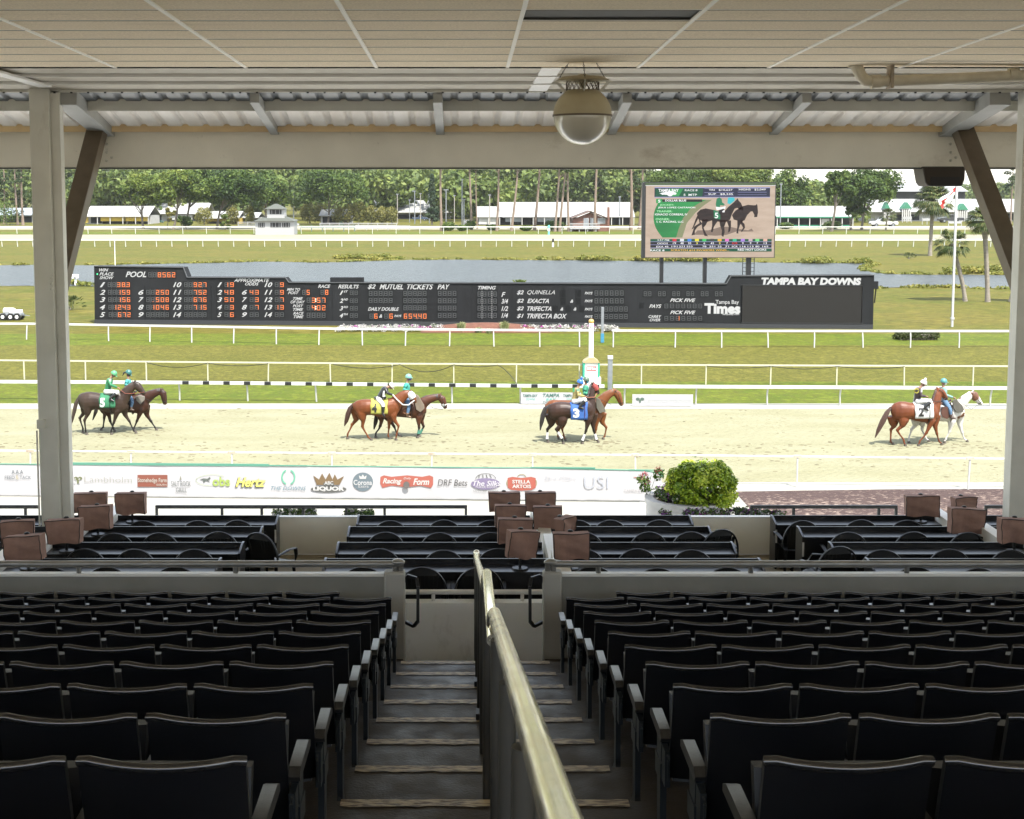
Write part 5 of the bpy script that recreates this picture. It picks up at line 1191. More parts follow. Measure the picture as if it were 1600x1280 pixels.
# finish post
c = G(923, 603); s_ = c.y/FPX
fp = thing('finish_post', 'white finish post with gold ball on a small gabled box beside the track', 'post', tuple(c))
zz = lambda py: atY(923, py, c.y).z
MB().box(-15*s_, 15*s_, -.3, .3, -.1, zz(589)).build('base_box', M_white, fp, bevel=.01)
MB().box(-10.5*s_, 10.5*s_, -.26, .26, zz(589), zz(566)).build('sign_box', M_white, fp, bevel=.01)
MB().prism([(-13*s_, zz(566)), (13*s_, zz(566)), (11*s_, zz(563)), (4*s_, zz(558)), (-4*s_, zz(558)), (-11*s_, zz(563))], 'y', -.32, .32).build('box_roof', mat('tan_roof', (0.30, 0.24, 0.13), .7), fp, smooth=0)
for sx in (-1, 1): MB().box(sx*11.6*s_-.04, sx*11.6*s_+.04, -.30, .28, zz(589), zz(566)).build('green_edge', mat('green_trim', (0.03, 0.28, 0.18), .6), fp, smooth=0)
MB().box(-8*s_, 8*s_, -.275, -.262, zz(578.5), zz(571)).build('red_plate', mat('plate_red', (0.42, 0.10, 0.10), .6), fp, smooth=0)
mb = MB(); put_text(mb, 'DRF Bets', lambda u, w: (u, -.282, w), -6.8*s_, 6.8*s_, zz(577), zz(572.4), None, .2, .03); mb.build('plate_text', M_white, fp, smooth=0)
MB().box(-3.4*s_, 3.4*s_, -.1, .1, zz(558), zz(505)).build('pole', M_white, fp, bevel=.01)
mb = MB()
for i, ch in enumerate('FINISH'):
    zt_ = zz(508+i*8.4); zb_ = zz(514+i*8.4); hw_ = .5*s_ if ch == 'I' else 1.9*s_; put_text(mb, ch, lambda u, w: (u, -.108, w), -hw_, hw_, zb_, zt_, None, 0, .0)
mb.build('lettering', mat('ink_black', (0.03, 0.03, 0.03), .6), fp, smooth=0)
MB().ball((0, 0, zz(502.5)), .13, 14, 10).build('gold_ball', mat('gold_paint', (0.45, 0.27, 0.08), .4, .3), fp)
def simple_pole(name, label, cat, px, y0, y1, w, m, caps=(), Y=None):
    c = G(px, y1) if Y is None else atY(px, y1, Y); s_ = c.y/FPX; t = thing(name, label, cat, (c.x, c.y, 0)); top = atY(px, y0, c.y).z
    MB().box(-w*s_/2, w*s_/2, -w*s_/2, w*s_/2, 0 if Y is None else 0, top).build('pole', m, t, bevel=.01)
    for a, b, m2, nm, ww in caps: MB().box(-ww*s_/2, ww*s_/2, -ww*s_/2-.01, ww*s_/2, atY(px, b, c.y).z, atY(px, a, c.y).z).build(nm, m2, t, smooth=0)
    return t
M_grey = mat('grey_post', (0.12, 0.13, 0.14), .5, 0, (0.17, 0.18, 0.19), 5); M_blue = mat('blue_paint', (0.03, 0.16, 0.26), .5)
simple_pole('timing_post', 'grey square post with a white top just right of the finish post', 'post', 953, 557, 609, 7, M_grey, [(556, 561, M_railw, 'white_top', 8)])
simple_pole('timing_post', 'slim grey post with a blue foot in front of the tote board', 'post', 941, 480, 536, 4, M_grey, [(521, 535, M_blue, 'blue_foot', 5)])
M_hutpost = mat('pole_white', (0.34, 0.34, 0.34), .5)
fl = simple_pole('flag_pole', 'tall white flagpole with a white and red flag on the far right lawn', 'flagpole', 1487.5, 290, 511, 3.2, M_hutpost, [(496, 499, M_hutpost, 'collar', 5)])
c = G(1487.5, 511); mb = MB(); vs = []; n = 12
for i in range(n+1):
    for k in range(7):
        u = i/n; v = k/6; x_ = -.1-u*.95+.12*sin(v*5+u*3); z_ = atY(1487, 289, c.y).z-.15-v*.75-.55*u-.15*u*u; vs.append((x_, .10*sin(u*7+v*2)-.05, z_))
mb.add(vs, [(i*7+k, (i+1)*7+k, (i+1)*7+k+1, i*7+k+1) for i in range(n) for k in range(6)]); fo = mb.build('flag', M_white, fl, smooth=60)
fo.data.materials.append(mat('flag_red', (0.5, 0.03, 0.03), .7))
for p in fo.data.polygons:
    i, k = p.index//6, p.index % 6
    if abs(i/n-k/5) < .17: p.material_index = 1
# far posts
simple_pole('distance_pole', 'green and white pole on the far side of the lake', 'pole', 857.5, 352, 367, 3, mat('green_white', (0.10, 0.45, 0.30), .6), [(357, 361, M_white, 'white_band', 3.4)])
simple_pole('distance_pole', 'short black and white pole at the far running rail', 'pole', 864, 373, 386, 2.6, M_white, [(373, 379, M_black, 'black_top', 3)])
simple_pole('marker_stake', 'thin pale stake standing in the far lawn behind the tote board', 'stake', 180, 374, 416, .8, M_white)
# bird-house like box on post at the lake, buggy, palmetto
t = simple_pole('gauge_box', 'small white box on a post at the lake edge on the left', 'box', 118.5, 430, 446, 3, M_white); c = G(118.5, 446); s_ = c.y/FPX
MB().box(-.32, .26, -.25, .25, atY(118, 435, c.y).z, atY(118, 429, c.y).z).build('box_body', M_white, t, bevel=.02); MB().cbox((0, -.26, atY(118, 433, c.y).z), (.2, .02, .2)).build('hatch', M_grey, t)
c = G(19, 500); t = thing('lawn_buggy', 'small white four wheeled lawn sprayer parked on the grass at far left', 'buggy', tuple(c)); s_ = c.y/FPX
MB().box(-.75, .75, -.4, .4, .30, .48).build('chassis', M_grey, t, bevel=.04); MB().loft([(-.55, 0, .66), (.15, 0, .66)], .2, .24, 12).build('tank', M_white, t); MB().box(.25, .7, -.3, .3, .48, .72).build('hood', M_white, t, bevel=.06)
MB().box(-.1, .2, -.25, .25, .48, .80).build('seat', M_white, t, bevel=.05)
for x_ in (-.5, .05, .5):
    for y_ in (-.42, .42): 
        w_ = MB().loft([(x_, y_-.09, .26), (x_, y_+.09, .26)], .26, None, 16, (0, 0, 1)).build('tyre', M_black, t); MB().loft([(x_, y_-.1, .26), (x_, y_+.1, .26)], .12, None, 12, (0, 0, 1)).build('rim', M_white, w_)
MB().bar((.75, 0, .35), (1.25, 0, .3), .05, .05).build('tow_bar', M_grey, t)
# ================================================================= TREES AND PLANTS
M_bark = mat('bark', (0.075, 0.06, 0.045), .9, 0, (0.12, 0.10, 0.08), 3, bump=.8, bscale=9, dist=.06, stretch=(1, 1, .3))
M_pbark = mat('pine_bark', (0.12, 0.085, 0.06), .9, 0, (0.17, 0.13, 0.10), 2, bump=.8, bscale=6, dist=.06, stretch=(1, 1, .4))
M_palmbark = mat('palm_bark', (0.14, 0.12, 0.095), .9, 0, (0.20, 0.175, 0.14), 4, bump=.8, bscale=8, dist=.04, stretch=(.6, .6, 2))
F_oak = foliage_mat('oak_leaves', (0.01152, 0.02736, 0.00432), (0.03744, 0.0684, 0.00936), (0.09, 0.126, 0.02016))
F_oak2 = foliage_mat('pale_oak_leaves', (0.0255, 0.0493, 0.00765), (0.0765, 0.1105, 0.01445), (0.1445, 0.17, 0.02975))
F_bush = foliage_mat('olive_bush_leaves', (0.0715, 0.077, 0.0154), (0.132, 0.1265, 0.0275), (0.198, 0.1815, 0.0495))
F_pine = foliage_mat('pine_needles', (0.016, 0.034, 0.010), (0.034, 0.056, 0.016), (0.06, 0.08, 0.026))
F_con = foliage_mat('conifer_needles', (0.012, 0.03, 0.014), (0.025, 0.045, 0.018), (0.045, 0.065, 0.03))
F_wood = foliage_mat('wood_leaves', (0.036, 0.060, 0.014), (0.080, 0.112, 0.022), (0.14, 0.165, 0.036))
F_palm = foliage_mat('palm_fronds', (0.03, 0.05, 0.014), (0.06, 0.085, 0.022), (0.13, 0.13, 0.05))
def trunk(mb, base, top, r0, r1, bend=.3, seed=0, n=7):
    rs = random.Random(seed); base = Vector(base); top = Vector(top); pts = []; a, b = rs.uniform(-bend, bend), rs.uniform(-bend, bend)
    for i in range(n+1): t = i/n; pts.append(base.lerp(top, t)+Vector((a*sin(pi*t), b*sin(pi*t), 0)))
    ra = [r0*(1.35 if i == 0 else 1)*(1-i/n)+r1*i/n for i in range(n+1)]
    mb.loft(pts, ra, None, 8, (0.1, 1, 0.05)); return pts
def tree(name, label, px, py, crown, m, seed=0, nclump=26, nleaf=5200, leaf=.34, bark=None, tr=.32, lean=0.0, group='trees along the stable road', depth=.8, cat='tree', Y=None, forks=5, gaps=.22):
    """px,py: foot of the trunk in the photo; crown: (x0,x1,ytop,ybottom) in the photo"""
    c = G(px, py); s_ = c.y/FPX; rs = random.Random(seed); cx = ((crown[0]+crown[1])/2-px)*s_; rx = (crown[1]-crown[0])/2*s_
    z1 = atY(px, crown[2], c.y).z; z0 = atY(px, crown[3], c.y).z; cz_ = (z0+z1)/2; rz2 = (z1-z0)/2
    t = thing(name, label, cat, tuple(c), 0, group)
    cl = []
    for i in range(nclump):
        th = rs.uniform(0, 2*pi); ph = math.asin(rs.uniform(-.75, 1)); rr = rs.uniform(.45, .86); k = rs.uniform(gaps, gaps+.17)
        cl.append((cx+rx*rr*cos(th)*cos(ph), rx*depth*rr*sin(th)*cos(ph), cz_+rz2*rr*sin(ph), rx*k, rx*k*.9, min(rx, rz2*1.2)*k*.8))
    link('crown', leaf_mesh('crown', cl, nleaf, leaf, m, seed), t)
    mb = MB(); bk = bark or M_bark; top = (cx*.6, 0, z0+rz2*.6); p = trunk(mb, (0, 0, -.2), top, tr, tr*.5, .5, seed)
    for i in range(forks):
        q = cl[rs.randrange(len(cl))]; st = p[rs.choice((3, 4, 5))]; mid = st.lerp(Vector(q[:3]), .5)+Vector((0, 0, -rs.uniform(0, .8)))
        mb.loft([st, mid, Vector(q[:3])], [tr*.42, tr*.28, tr*.1], None, 6, (0.1, 1, 0))
    mb.build('trunk', bk, t); return t
# oaks and other broadleaf trees
tree('oak_tree', 'light green oak with two crowns left of the paired trunks, behind the far rail', 224, 358, (186, 262, 268, 326), F_oak2, 1, 22, 4600, .36)
tree('oak_tree', 'tall oak with a forked pale trunk standing left of the broadest oak', 270, 359, (234, 330, 262, 322), F_oak2, 2, 30, 6500, .36, depth=.7)
tree('oak_tree', 'dark trunked oak close behind the forked oak on the left', 290, 357, (276, 348, 258, 318), F_oak, 3, 22, 4600, .36)
tree('oak_tree', 'broadest oak on the left with a rounded crown reaching over the judges hut', 339, 358, (300, 420, 262, 328), F_oak, 4, 40, 9500, .36)
tree('oak_tree', 'round dark oak just right of the broadest oak, behind the hut', 415, 352, (372, 456, 266, 330), F_oak, 5, 28, 6500, .36)
tree('oak_tree', 'wide dense oak behind the row of clipped olive bushes', 512, 351, (456, 572, 258, 326), F_oak, 6, 42, 9500, .36)
tree('oak_tree', 'dense oak partly hidden above the video screen on its left side', 1040, 352, (1010, 1118, 256, 300), F_oak, 7, 32, 6500, .36)
tree('oak_tree', 'broad pale oak rising behind the top of the video screen', 1150, 352, (1096, 1206, 254, 300), F_oak2, 8, 32, 6500, .36)
tree('oak_tree', 'dark round oak beside the right edge of the video screen', 1222, 354, (1190, 1268, 264, 338), F_oak, 9, 34, 7500, .36)
tree('oak_tree', 'slim dark oak with a bare trunk left of the largest right-hand oak', 1299, 362, (1284, 1340, 262, 312), F_oak, 10, 20, 3800, .36)
tree('oak_tree', 'largest oak on the right with a forked pale trunk and huge round crown', 1346, 360, (1306, 1406, 258, 332), F_oak, 12, 46, 10500, .36, forks=8)
tree('oak_tree', 'small leafy tree with hanging foliage beside the largest right-hand oak', 1330, 360, (1316, 1350, 300, 352), F_oak, 13, 16, 2400, .3)
# young trees and clipped bushes
tree('small_tree', 'small shrubby tree in front of the forked oak trunks', 283, 359, (274, 300, 334, 359), F_oak, 14, 10, 1500, .25, tr=.12, forks=2)
tree('small_tree', 'bushy young tree under the broadest oak', 350, 359, (341, 362, 333, 360), F_oak2, 15, 9, 1400, .25, tr=.12, forks=2)
tree('small_tree', 'pale young tree beside the yellow stable wall', 262, 357, (256, 276, 312, 352), F_bush, 16, 9, 1300, .25, tr=.12, forks=2)
def bush(label, px, yb, r, h, seed, m=F_bush, grp='clipped olive bushes', py=None, cat='bush', n=1500, leaf=.22):
    c = G(px, yb); s_ = c.y/FPX; rs = random.Random(seed); t = thing('bush', label, cat, tuple(c), 0, grp); cl = [(0, 0, h*s_*.55, r*s_*.92, r*s_*.92, h*s_*.5)]
    for i in range(9): a = rs.uniform(0, 2*pi); q = rs.uniform(.3, .7); cl.append((r*s_*q*cos(a), r*s_*q*sin(a), h*s_*rs.uniform(.35, .8), r*s_*.42, r*s_*.42, h*s_*.26))
    link('foliage', leaf_mesh('foliage', cl, n, leaf, m, seed, shell=.75), t); mb = MB(); mb.loft([(0, 0, 0), (0, 0, h*s_*.5)], [.14, .08], None, 6, (0, 1, 0)); mb.build('stem', M_bark, t)
for i, (px, yb, r, h, lab) in enumerate(((319, 352, 15, 27, 'clipped round olive bush near the yellow stable doors, left of the broadest oak trunk'), (364, 351, 11, 28, 'clipped round olive bush right of the broadest oak trunk'),
   (390, 352, 9, 30, 'narrow olive bush just left of the judges hut'), (484, 350, 15, 31, 'first clipped olive bush right of the judges hut'), (506, 350, 14, 33, 'second clipped olive bush right of the judges hut'), (527, 351, 10, 30, 'third clipped olive bush right of the judges hut'),
   (543, 351, 12, 31, 'clipped olive bush in the middle of the bush row'), (561, 351, 12, 34, 'tallest clipped olive bush near the middle of the row'), (580, 351, 11, 29, 'clipped olive bush third from the right end of the row'), (597, 351, 10, 27, 'clipped olive bush second from the right end of the row'), (612, 351, 10, 26, 'clipped olive bush at the right end of the row'))):
    bush(lab, px, yb, r, h, 40+i)
for i, (px, yb, r, h, lab) in enumerate(((700, 361, 11, 13, 'low dark shrub beside the parked dark car'), (735, 359, 7, 14, 'low green shrub at the foot of a bare pine trunk'), (722, 361, 9, 9, 'low shrub spreading between two pine trunks'), (770, 360, 10, 8, 'low shrub under the second group of pine trunks'), (822, 361, 9, 8, 'low shrub left of the leaning pine'),
   (868, 361, 16, 16, 'round leafy shrub left of the brown gabled house'), (1250, 352, 9, 12, 'dark shrub against the green stable wall on the right'), (1228, 358, 12, 10, 'low shrub at the right foot of the video screen'), (1300, 358, 14, 12, 'dark low hedge below the slim oak'), (10, 352, 26, 36, 'dark rounded shrub at the far left edge'), (1592, 352, 10, 12, 'small shrub at the far right by the brace'))):
    bush(lab, px, yb, r, h, 70+i, F_oak, 'shrubs along the stable road')
# pines: tall bare trunks, crowns above the beam
def pine(px, py, top, lean, label, seed, r=.26, crown=True, spread=2.6, cy0=None):
    c = G(px, py); s_ = c.y/FPX; t = thing('pine_tree', label, 'tree', tuple(c), 0, 'tall pines beyond the lake'); rs = random.Random(seed); mb = MB()
    p = trunk(mb, (0, 0, -.2), (lean, 0, top), r, r*.45, .35, seed, 9); cl = []; z0 = cy0 or top*.62
    for i in range(16):
        z = rs.uniform(z0, top); a = rs.uniform(0, 2*pi); q = spread*(1.15-.6*(z-z0)/(top-z0))*rs.uniform(.4, 1); k = min(8, int(9*z/top)); b0 = p[k]
        e = Vector((lean*z/top+q*cos(a), q*sin(a), z+rs.uniform(-.3, .8))); mb.loft([b0, b0.lerp(e, .5), e], [r*.25, r*.16, .03], None, 5, (0.1, 1, 0)); cl.append((*e, rs.uniform(.7, 1.3), rs.uniform(.7, 1.2), rs.uniform(.4, .7)))
    mb.build('trunk', M_pbark, t); link('crown', leaf_mesh('crown', cl, 1700, .24, F_pine, seed, up=.5), t)
for i, (px, py, ln, lab, top, r) in enumerate(((690, 361, .0, 'leftmost tall bare pine trunk right of the dark conifer', 24, .32), (737, 359, -1.0, 'pine trunk beside the low shrub, second of the centre pines', 24, .30), (746, 358, -.3, 'very thin pine trunk just right of a thicker one', 21, .17),
   (776, 361, .2, 'pine trunk standing straight in front of the long white stable', 24, .3), (799, 361, 1.9, 'pine trunk leaning right before the long white stable', 24, .3), (835, 360, 1.5, 'vine covered pine trunk in front of the open stable bays', 24, .34), (867, 362, 1.3, 'dark pine trunk leaning right, left of a close pair', 22, .3),
   (874, 362, 2.4, 'dark pine trunk of the close leaning pair', 22, .3), (889, 362, -.2, 'pine trunk at the left corner of the brown gabled house', 22, .3), (929, 362, .8, 'pine trunk in front of the deck of the brown house', 24, .34), (986, 360, -.6, 'dark thick pine trunk just left of the video screen', 20, .42), (999, 358, .6, 'dark pine trunk touching the left edge of the video screen', 18, .4),
   (1579, 350, .2, 'tall bare pine at the far right beyond the brace', 17, .28), (36, 352, .2, 'tall pine with a pale trunk at the far left', 24, .36), (28, 352, -.3, 'pine trunk beside the pale one at the far left', 22, .3), (98, 352, .3, 'pine trunk seen between the left column and its brace', 22, .3),
   (6, 350, .4, 'slender pine at the very left edge', 20, .24), (170, 344, .5, 'pine standing behind the yellow stable at left', 19, .28), (195, 343, -.4, 'second pine behind the yellow stable at left', 18, .26))):
    pine(px, py, top, ln, lab, 100+i, r, cy0=(9.5 if px in (986, 999) else (8 if px < 200 or px == 1579 else None)))
# dark conifer
c = G(675, 352); t = thing('conifer', 'dark pyramidal conifer behind the parked cars', 'tree', tuple(c)); cl = []; rs = random.Random(9); hh = atY(675, 272, c.y).z
for i in range(80): z = rs.uniform(.10, .98); a = rs.uniform(0, 2*pi); q = 1.7*(1.02-z)**.75*rs.uniform(.2, 1); cl.append((q*cos(a), q*sin(a), z*hh, .45+.5*(1-z), .45+.5*(1-z), .6))
link('crown', leaf_mesh('crown', cl, 6500, .24, F_con, 8, shell=.4), t); mb = MB(); mb.loft([(0, 0, -.1), (0, 0, hh*.9)], [.25, .05], None, 7, (0, 1, 0)); mb.build('trunk', M_bark, t)
# palms
def palm(px, py, tx, ty_, r, label, seed, skirt=True, nf=34, tr=.16, fan=True):
    c = G(px, py); s_ = c.y/FPX; h = atY(tx, ty_, c.y).z; t = thing('palm_tree', label, 'palm', tuple(c), 0, 'palms'); rs = random.Random(seed)
    dx = (tx-px)*s_; mb = MB(); pts = [Vector((dx*(u**1.3), 0, h*u)) for u in [i/8 for i in range(9)]]; mb.loft(pts, [tr*1.25]+[tr]*6+[tr*1.35, tr*1.5], None, 9, (0.1, 1, 0)); mb.build('trunk', M_palmbark, t)
    R_ = r*s_*1.35; nf = int(nf*1.5); V = []; Fc = []; top = Vector((dx, 0, h))
    for i in range(nf):
        a = rs.uniform(0, 2*pi); el = rs.uniform(-.75, 1.15); L1 = R_*rs.uniform(.55, .72); d = Vector((cos(a)*cos(el), sin(a)*cos(el), sin(el))); stem = top+d*L1*.75; side = d.cross(Vector((0, 0, 1))).normalized()
        for k in range(11):                        # a fan of narrow blades that droop at the tip
            th = (k/10-.5)*2.2; dd = (d*cos(th)+side*sin(th)).normalized(); b1 = stem+dd*R_*.30; b2 = stem+dd*R_*.48+Vector((0, 0, -R_*.16)); w = side.cross(dd).normalized()*0+dd.cross(Vector((0, 0, 1))).normalized()*R_*.030
            o = len(V); V += [stem, b1-w, b1+w, b2]; Fc += [(o, o+1, o+3, o+2)]
        w = side*R_*.015; o = len(V); V += [top-w, top+w, stem+w, stem-w]; Fc += [(o, o+1, o+2, o+3)]
    me = bpy.data.meshes.new('fronds'); me.from_pydata(V, [], Fc); me.materials.append(F_palm); at = me.attributes.new('leafvar', 'FLOAT', 'FACE'); at.data.foreach_set('value', np.random.RandomState(seed).rand(len(Fc)).astype(np.float32)); link('fronds', me, t)
palm(1453, 400, 1455, 314, 27, 'tall palm with a dead frond skirt near the water on the right', 1, tr=.26, nf=70)
palm(1508, 471, 1484, 381, 23, 'palm with a leaning trunk beside the flagpole', 2, tr=.17, nf=44)
palm(1543, 472, 1533, 345, 24, 'tall palm with a swollen trunk top right of the flagpole', 3, tr=.19, nf=60)
palm(1580, 472, 1600, 400, 20, 'palm mostly hidden by the right column', 4, tr=.2)
palm(1384, 360, 1386, 337, 12, 'small palm in front of the white pickup', 5, tr=.22, nf=26)
palm(418, 330, 422, 307, 10, 'palm top showing behind the roof of the judges hut', 6, tr=.2, nf=24)
palm(462, 334, 464, 309, 9, 'second palm top right of the judges hut roof', 7, tr=.2, nf=22)
palm(912, 345, 917, 329, 9, 'small palm above the roof of the brown gabled house', 8, tr=.2, nf=22)
def palmetto(px, py, r, label, seed):
    c = G(px, py); s_ = c.y/FPX; R_ = r*s_; rs = random.Random(seed); V = []; Fc = []; t = thing('palmetto', label, 'plant', tuple(c))
    for i in range(34):
        a = rs.uniform(0, 2*pi); el = rs.uniform(.15, 1.4); d = Vector((cos(a)*cos(el), sin(a)*cos(el), sin(el))); st = Vector((rs.uniform(-.4, .4)*R_, rs.uniform(-.3, .3)*R_, .1)); e = st+d*R_*.8; side = d.cross(Vector((0.01, 0, 1))).normalized()
        for k in range(9): th = (k/8-.5)*2.0; dd = (d*cos(th)+side*sin(th)).normalized(); b1 = e+dd*R_*.2; b2 = e+dd*R_*.42-Vector((0, 0, .06*R_)); w = dd.cross(d+Vector((.01, .02, 0))).normalized()*R_*.03; o = len(V); V += [e, b1-w, b1+w, b2]; Fc += [(o, o+1, o+3, o+2)]
        w = side*R_*.015; o = len(V); V += [st-w, st+w, e+w, e-w]; Fc += [(o, o+1, o+2, o+3)]
    me = bpy.data.meshes.new('fronds'); me.from_pydata(V, [], Fc); me.materials.append(F_palm); at = me.attributes.new('leafvar', 'FLOAT', 'FACE'); at.data.foreach_set('value', np.random.RandomState(seed).rand(len(Fc)).astype(np.float32)); link('fronds', me, t)
    MB().loft([(0, 0, 0), (0, 0, .3)], [R_*.15, R_*.1], None, 7, (0, 1, 0)).build('stem', M_palmbark, t)
palmetto(108, 484, 20, 'spiky green palmetto on the lawn beside the left column', 1); palmetto(1420, 405, 9, 'low palmetto at the tip of the grassy point', 2); palmetto(94, 484, 13, 'smaller palmetto tucked behind the left column', 3)
# woods beyond: one mass of crowns
rs = random.Random(21); cl = []
for Y, n, hlo, hhi, x0, x1 in ((500, 190, 17, 23, -290, 66), (480, 46, 12, 17, 60, 150), (640, 120, 18, 27, -260, 120), (430, 60, 12, 17, -160, 30), (400, 22, 8, 12, 100, 150), (760, 120, 20, 30, -330, 260)):
    for i in range(n):
        x = rs.uniform(x0, x1)*Y/520; y = Y+rs.uniform(-25, 25); h = rs.uniform(hlo, hhi); 
        
        if 1230 < CX+x/y*FPX < 1660: h = min(h, 11.0+.0045*y+rs.uniform(-1.5, 1.2))
        r = rs.uniform(4, 7.5)
        for k in range(6): cl.append((x+rs.uniform(-r, r)*.6, y+rs.uniform(-r, r)*.5, h-r*.55-rs.uniform(0, h*.55)*(k > 0), r*.62, r*.62, r*.5))
tag(link('distant_woods', leaf_mesh('distant_woods', cl, 260000, .95, F_wood, 22, shell=.6), loc=(0, 0, 0)), kind='stuff')

# near the board: mulch mound, flowers, grasses; clipped hedge
M_bed = mat('board_mulch', (0.07, 0.026, 0.014), .95, 0, (0.11, 0.042, 0.024), 4, bump=.8, bscale=12, dist=.04)
mb = MB(); A, B = G(690, 513), G(815, 514); n = 20; vs = []
for i in range(n+1):
    u = i/n
    for k in range(7): v = k/6; vs.append((A.x+(B.x-A.x)*u*1.6-(B.x-A.x)*.25, 84.6+3.2*v, .02+.50*sin(pi*min(1, max(0, u)))**.7*sin(pi*v)**.8))
mb.add(vs, [(i*7+k, (i+1)*7+k, (i+1)*7+k+1, i*7+k+1) for i in range(n) for k in range(6)]); o = mb.build('flower_bed_soil', M_bed); o['kind'] = 'structure'
F_fl = foliage_mat('white_petals', (0.06, 0.09, 0.03), (0.40, 0.38, 0.36), (0.46, 0.44, 0.44), scale=1); F_pk = foliage_mat('pink_petals', (0.04, 0.07, 0.02), (0.25, 0.03, 0.18), (0.35, 0.05, 0.28))
F_orn = foliage_mat('pale_grass', (0.10, 0.12, 0.04), (0.20, 0.21, 0.09), (0.32, 0.32, 0.17))
rs = random.Random(31)
for (a, b, nm) in ((531, 692, 'bed of white flowers along the foot of the tote board, left of the mulch'), (814, 960, 'bed of white flowers along the foot of the tote board, right of the mulch')):
    A, B = G(a, 514), G(b, 514.5); cl = []
    for i in range(int((b-a)/1.6)): cl.append((A.x+(B.x-A.x)*rs.random(), 85.6+rs.uniform(-.6, .6), rs.uniform(.12, .34), .22, .25, .14))
    t = tag(link('flower_bed', leaf_mesh('flower_bed', cl, 4200, .05, F_fl, a)), nm, 'flower bed', kind='stuff'); 
    cl = [(A.x+(B.x-A.x)*rs.random(), 85.3+rs.uniform(-.4, .4), rs.uniform(.2, .4), .1, .1, .08) for i in range(16)]; tag(link('pink_blossoms', leaf_mesh('pink_blossoms', cl, 260, .05, F_pk, a+1)), kind='stuff')
def tuft(px, py, w, h, label, seed, m=None, n=170):
    c = G(px, py); s_ = c.y/FPX; rs = random.Random(seed); V = []; Fc = []; t = thing('ornamental_grass', label, 'plant', tuple(c), 0, 'ornamental grasses')
    for i in range(n):
        a = rs.uniform(0, 2*pi); q = rs.uniform(.1, 1); L1 = h*s_*rs.uniform(.6, 1.0); dx, dy = cos(a)*q*w*s_*.5, sin(a)*q*w*s_*.4; b = Vector((dx*.35, dy*.35, 0)); m1 = Vector((dx*.6, dy*.6, L1*.75)); e = Vector((dx*1.15, dy*1.15, L1*(1-.3*q))); wv = Vector((.018, 0, 0))
        o = len(V); V += [b-wv, b+wv, m1+wv, m1-wv, e]; Fc += [(o, o+1, o+2, o+3), (o+3, o+2, o+4)]
    me = bpy.data.meshes.new('blades'); me.from_pydata(V, [], Fc); me.materials.append(m or F_orn); at = me.attributes.new('leafvar', 'FLOAT', 'FACE'); at.data.foreach_set('value', np.random.RandomState(seed).rand(len(Fc)).astype(np.float32)); link('blades', me, t)
    mb = MB(); mb.ball((0, 0, .05), (w*s_*.18, w*s_*.15, .12), 8, 6); mb.build('root_clump', m or F_orn, t)
tuft(721, 519.5, 24, 20, 'pale ornamental grass clump on the mulch, left of its twin', 1); tuft(788, 519.5, 26, 21, 'pale ornamental grass clump on the mulch, right of its twin', 2); tuft(748, 520, 20, 10, 'low dark leafed clump between the two ornamental grasses', 3); tuft(764, 521, 18, 9, 'lowest grass clump near the right twin on the mulch', 4)
c = G(1431, 531); s_ = c.y/FPX; t = thing('clipped_hedge', 'low dark clipped hedge on the lawn right of the tote board', 'hedge', tuple(c)); rs = random.Random(4)
cl = [(rs.uniform(-29, 29)*s_, rs.uniform(-.4, .4), rs.uniform(.15, .45), .30, .30, .18) for i in range(60)]; link('foliage', leaf_mesh('foliage', cl, 4200, .06, foliage_mat('hedge_leaves', (0.02, 0.03, 0.006), (0.04, 0.052, 0.011), (0.065, 0.075, 0.02)), 5), t); MB().box(-26*s_, 26*s_, -.3, .3, 0, .35).build('stems', M_bark, t)
tuft(812, 443, 40, 8, 'leafy weed clump showing over the top of the tote board', 7, F_oak2, 120)
c = G(616, 449); t = thing('overturned_canoe', 'pale yellow canoe lying behind the tote board by the water', 'canoe', (c.x, 118.0, 0)); mb = MB(); mb.loft([(-1.9, 0, .62), (-1.4, 0, .62), (0, 0, .60), (1.4, 0, .62), (1.9, 0, .66)], [.03, .28, .40, .28, .03], [.03, .25, .34, .25, .03], 10); mb.build('hull', mat('canoe_yellow', (0.40, 0.36, 0.13), .5), t)
MB().bar((0, -.2, .0), (0, .2, .35), .1, .1).build('trestle', M_grey, t)

# ---- round variegated bush and planters in front of the boxes
F_var = foliage_mat('variegated_leaves', (0.05, 0.11, 0.006), (0.24, 0.33, 0.02), (0.58, 0.60, 0.09), rough=.35, trans=.3)
c = atY(1096, 806, 25.0); t = thing('round_bush', 'large round yellow green variegated bush in a planter in front of the boxes', 'bush', tuple(c)); rs = random.Random(8); Rw = 57*25.2/FPX; hh = atY(1096, 719, 25).z-c.z
cl = [(0, 0, hh*.52, Rw*.82, Rw*.8, hh*.46)]
for i in range(70):
    a = rs.uniform(0, 2*pi); ph = rs.uniform(-.75, 1.2); k_ = rs.uniform(.72, .84); cl.append((Rw*k_*cos(a)*cos(ph)**.6 if cos(ph) > 0 else 0, Rw*.78*sin(a)*cos(ph), hh*.5+hh*k_*.5*sin(ph), Rw*.22, Rw*.22, Rw*.17))
link('foliage', leaf_mesh('foliage', cl, 15000, .036, F_var, 6, up=.7, shell=.7), t)
mb = MB()
for i in range(7): a = rs.uniform(0, 2*pi); mb.loft([(0, 0, -.2), (.2*cos(a), .2*sin(a), hh*.4), (.5*cos(a), .5*sin(a), hh*.75)], [.03, .022, .01], None, 6, (0, 1, .1))
mb.build('stems', M_bark, t)
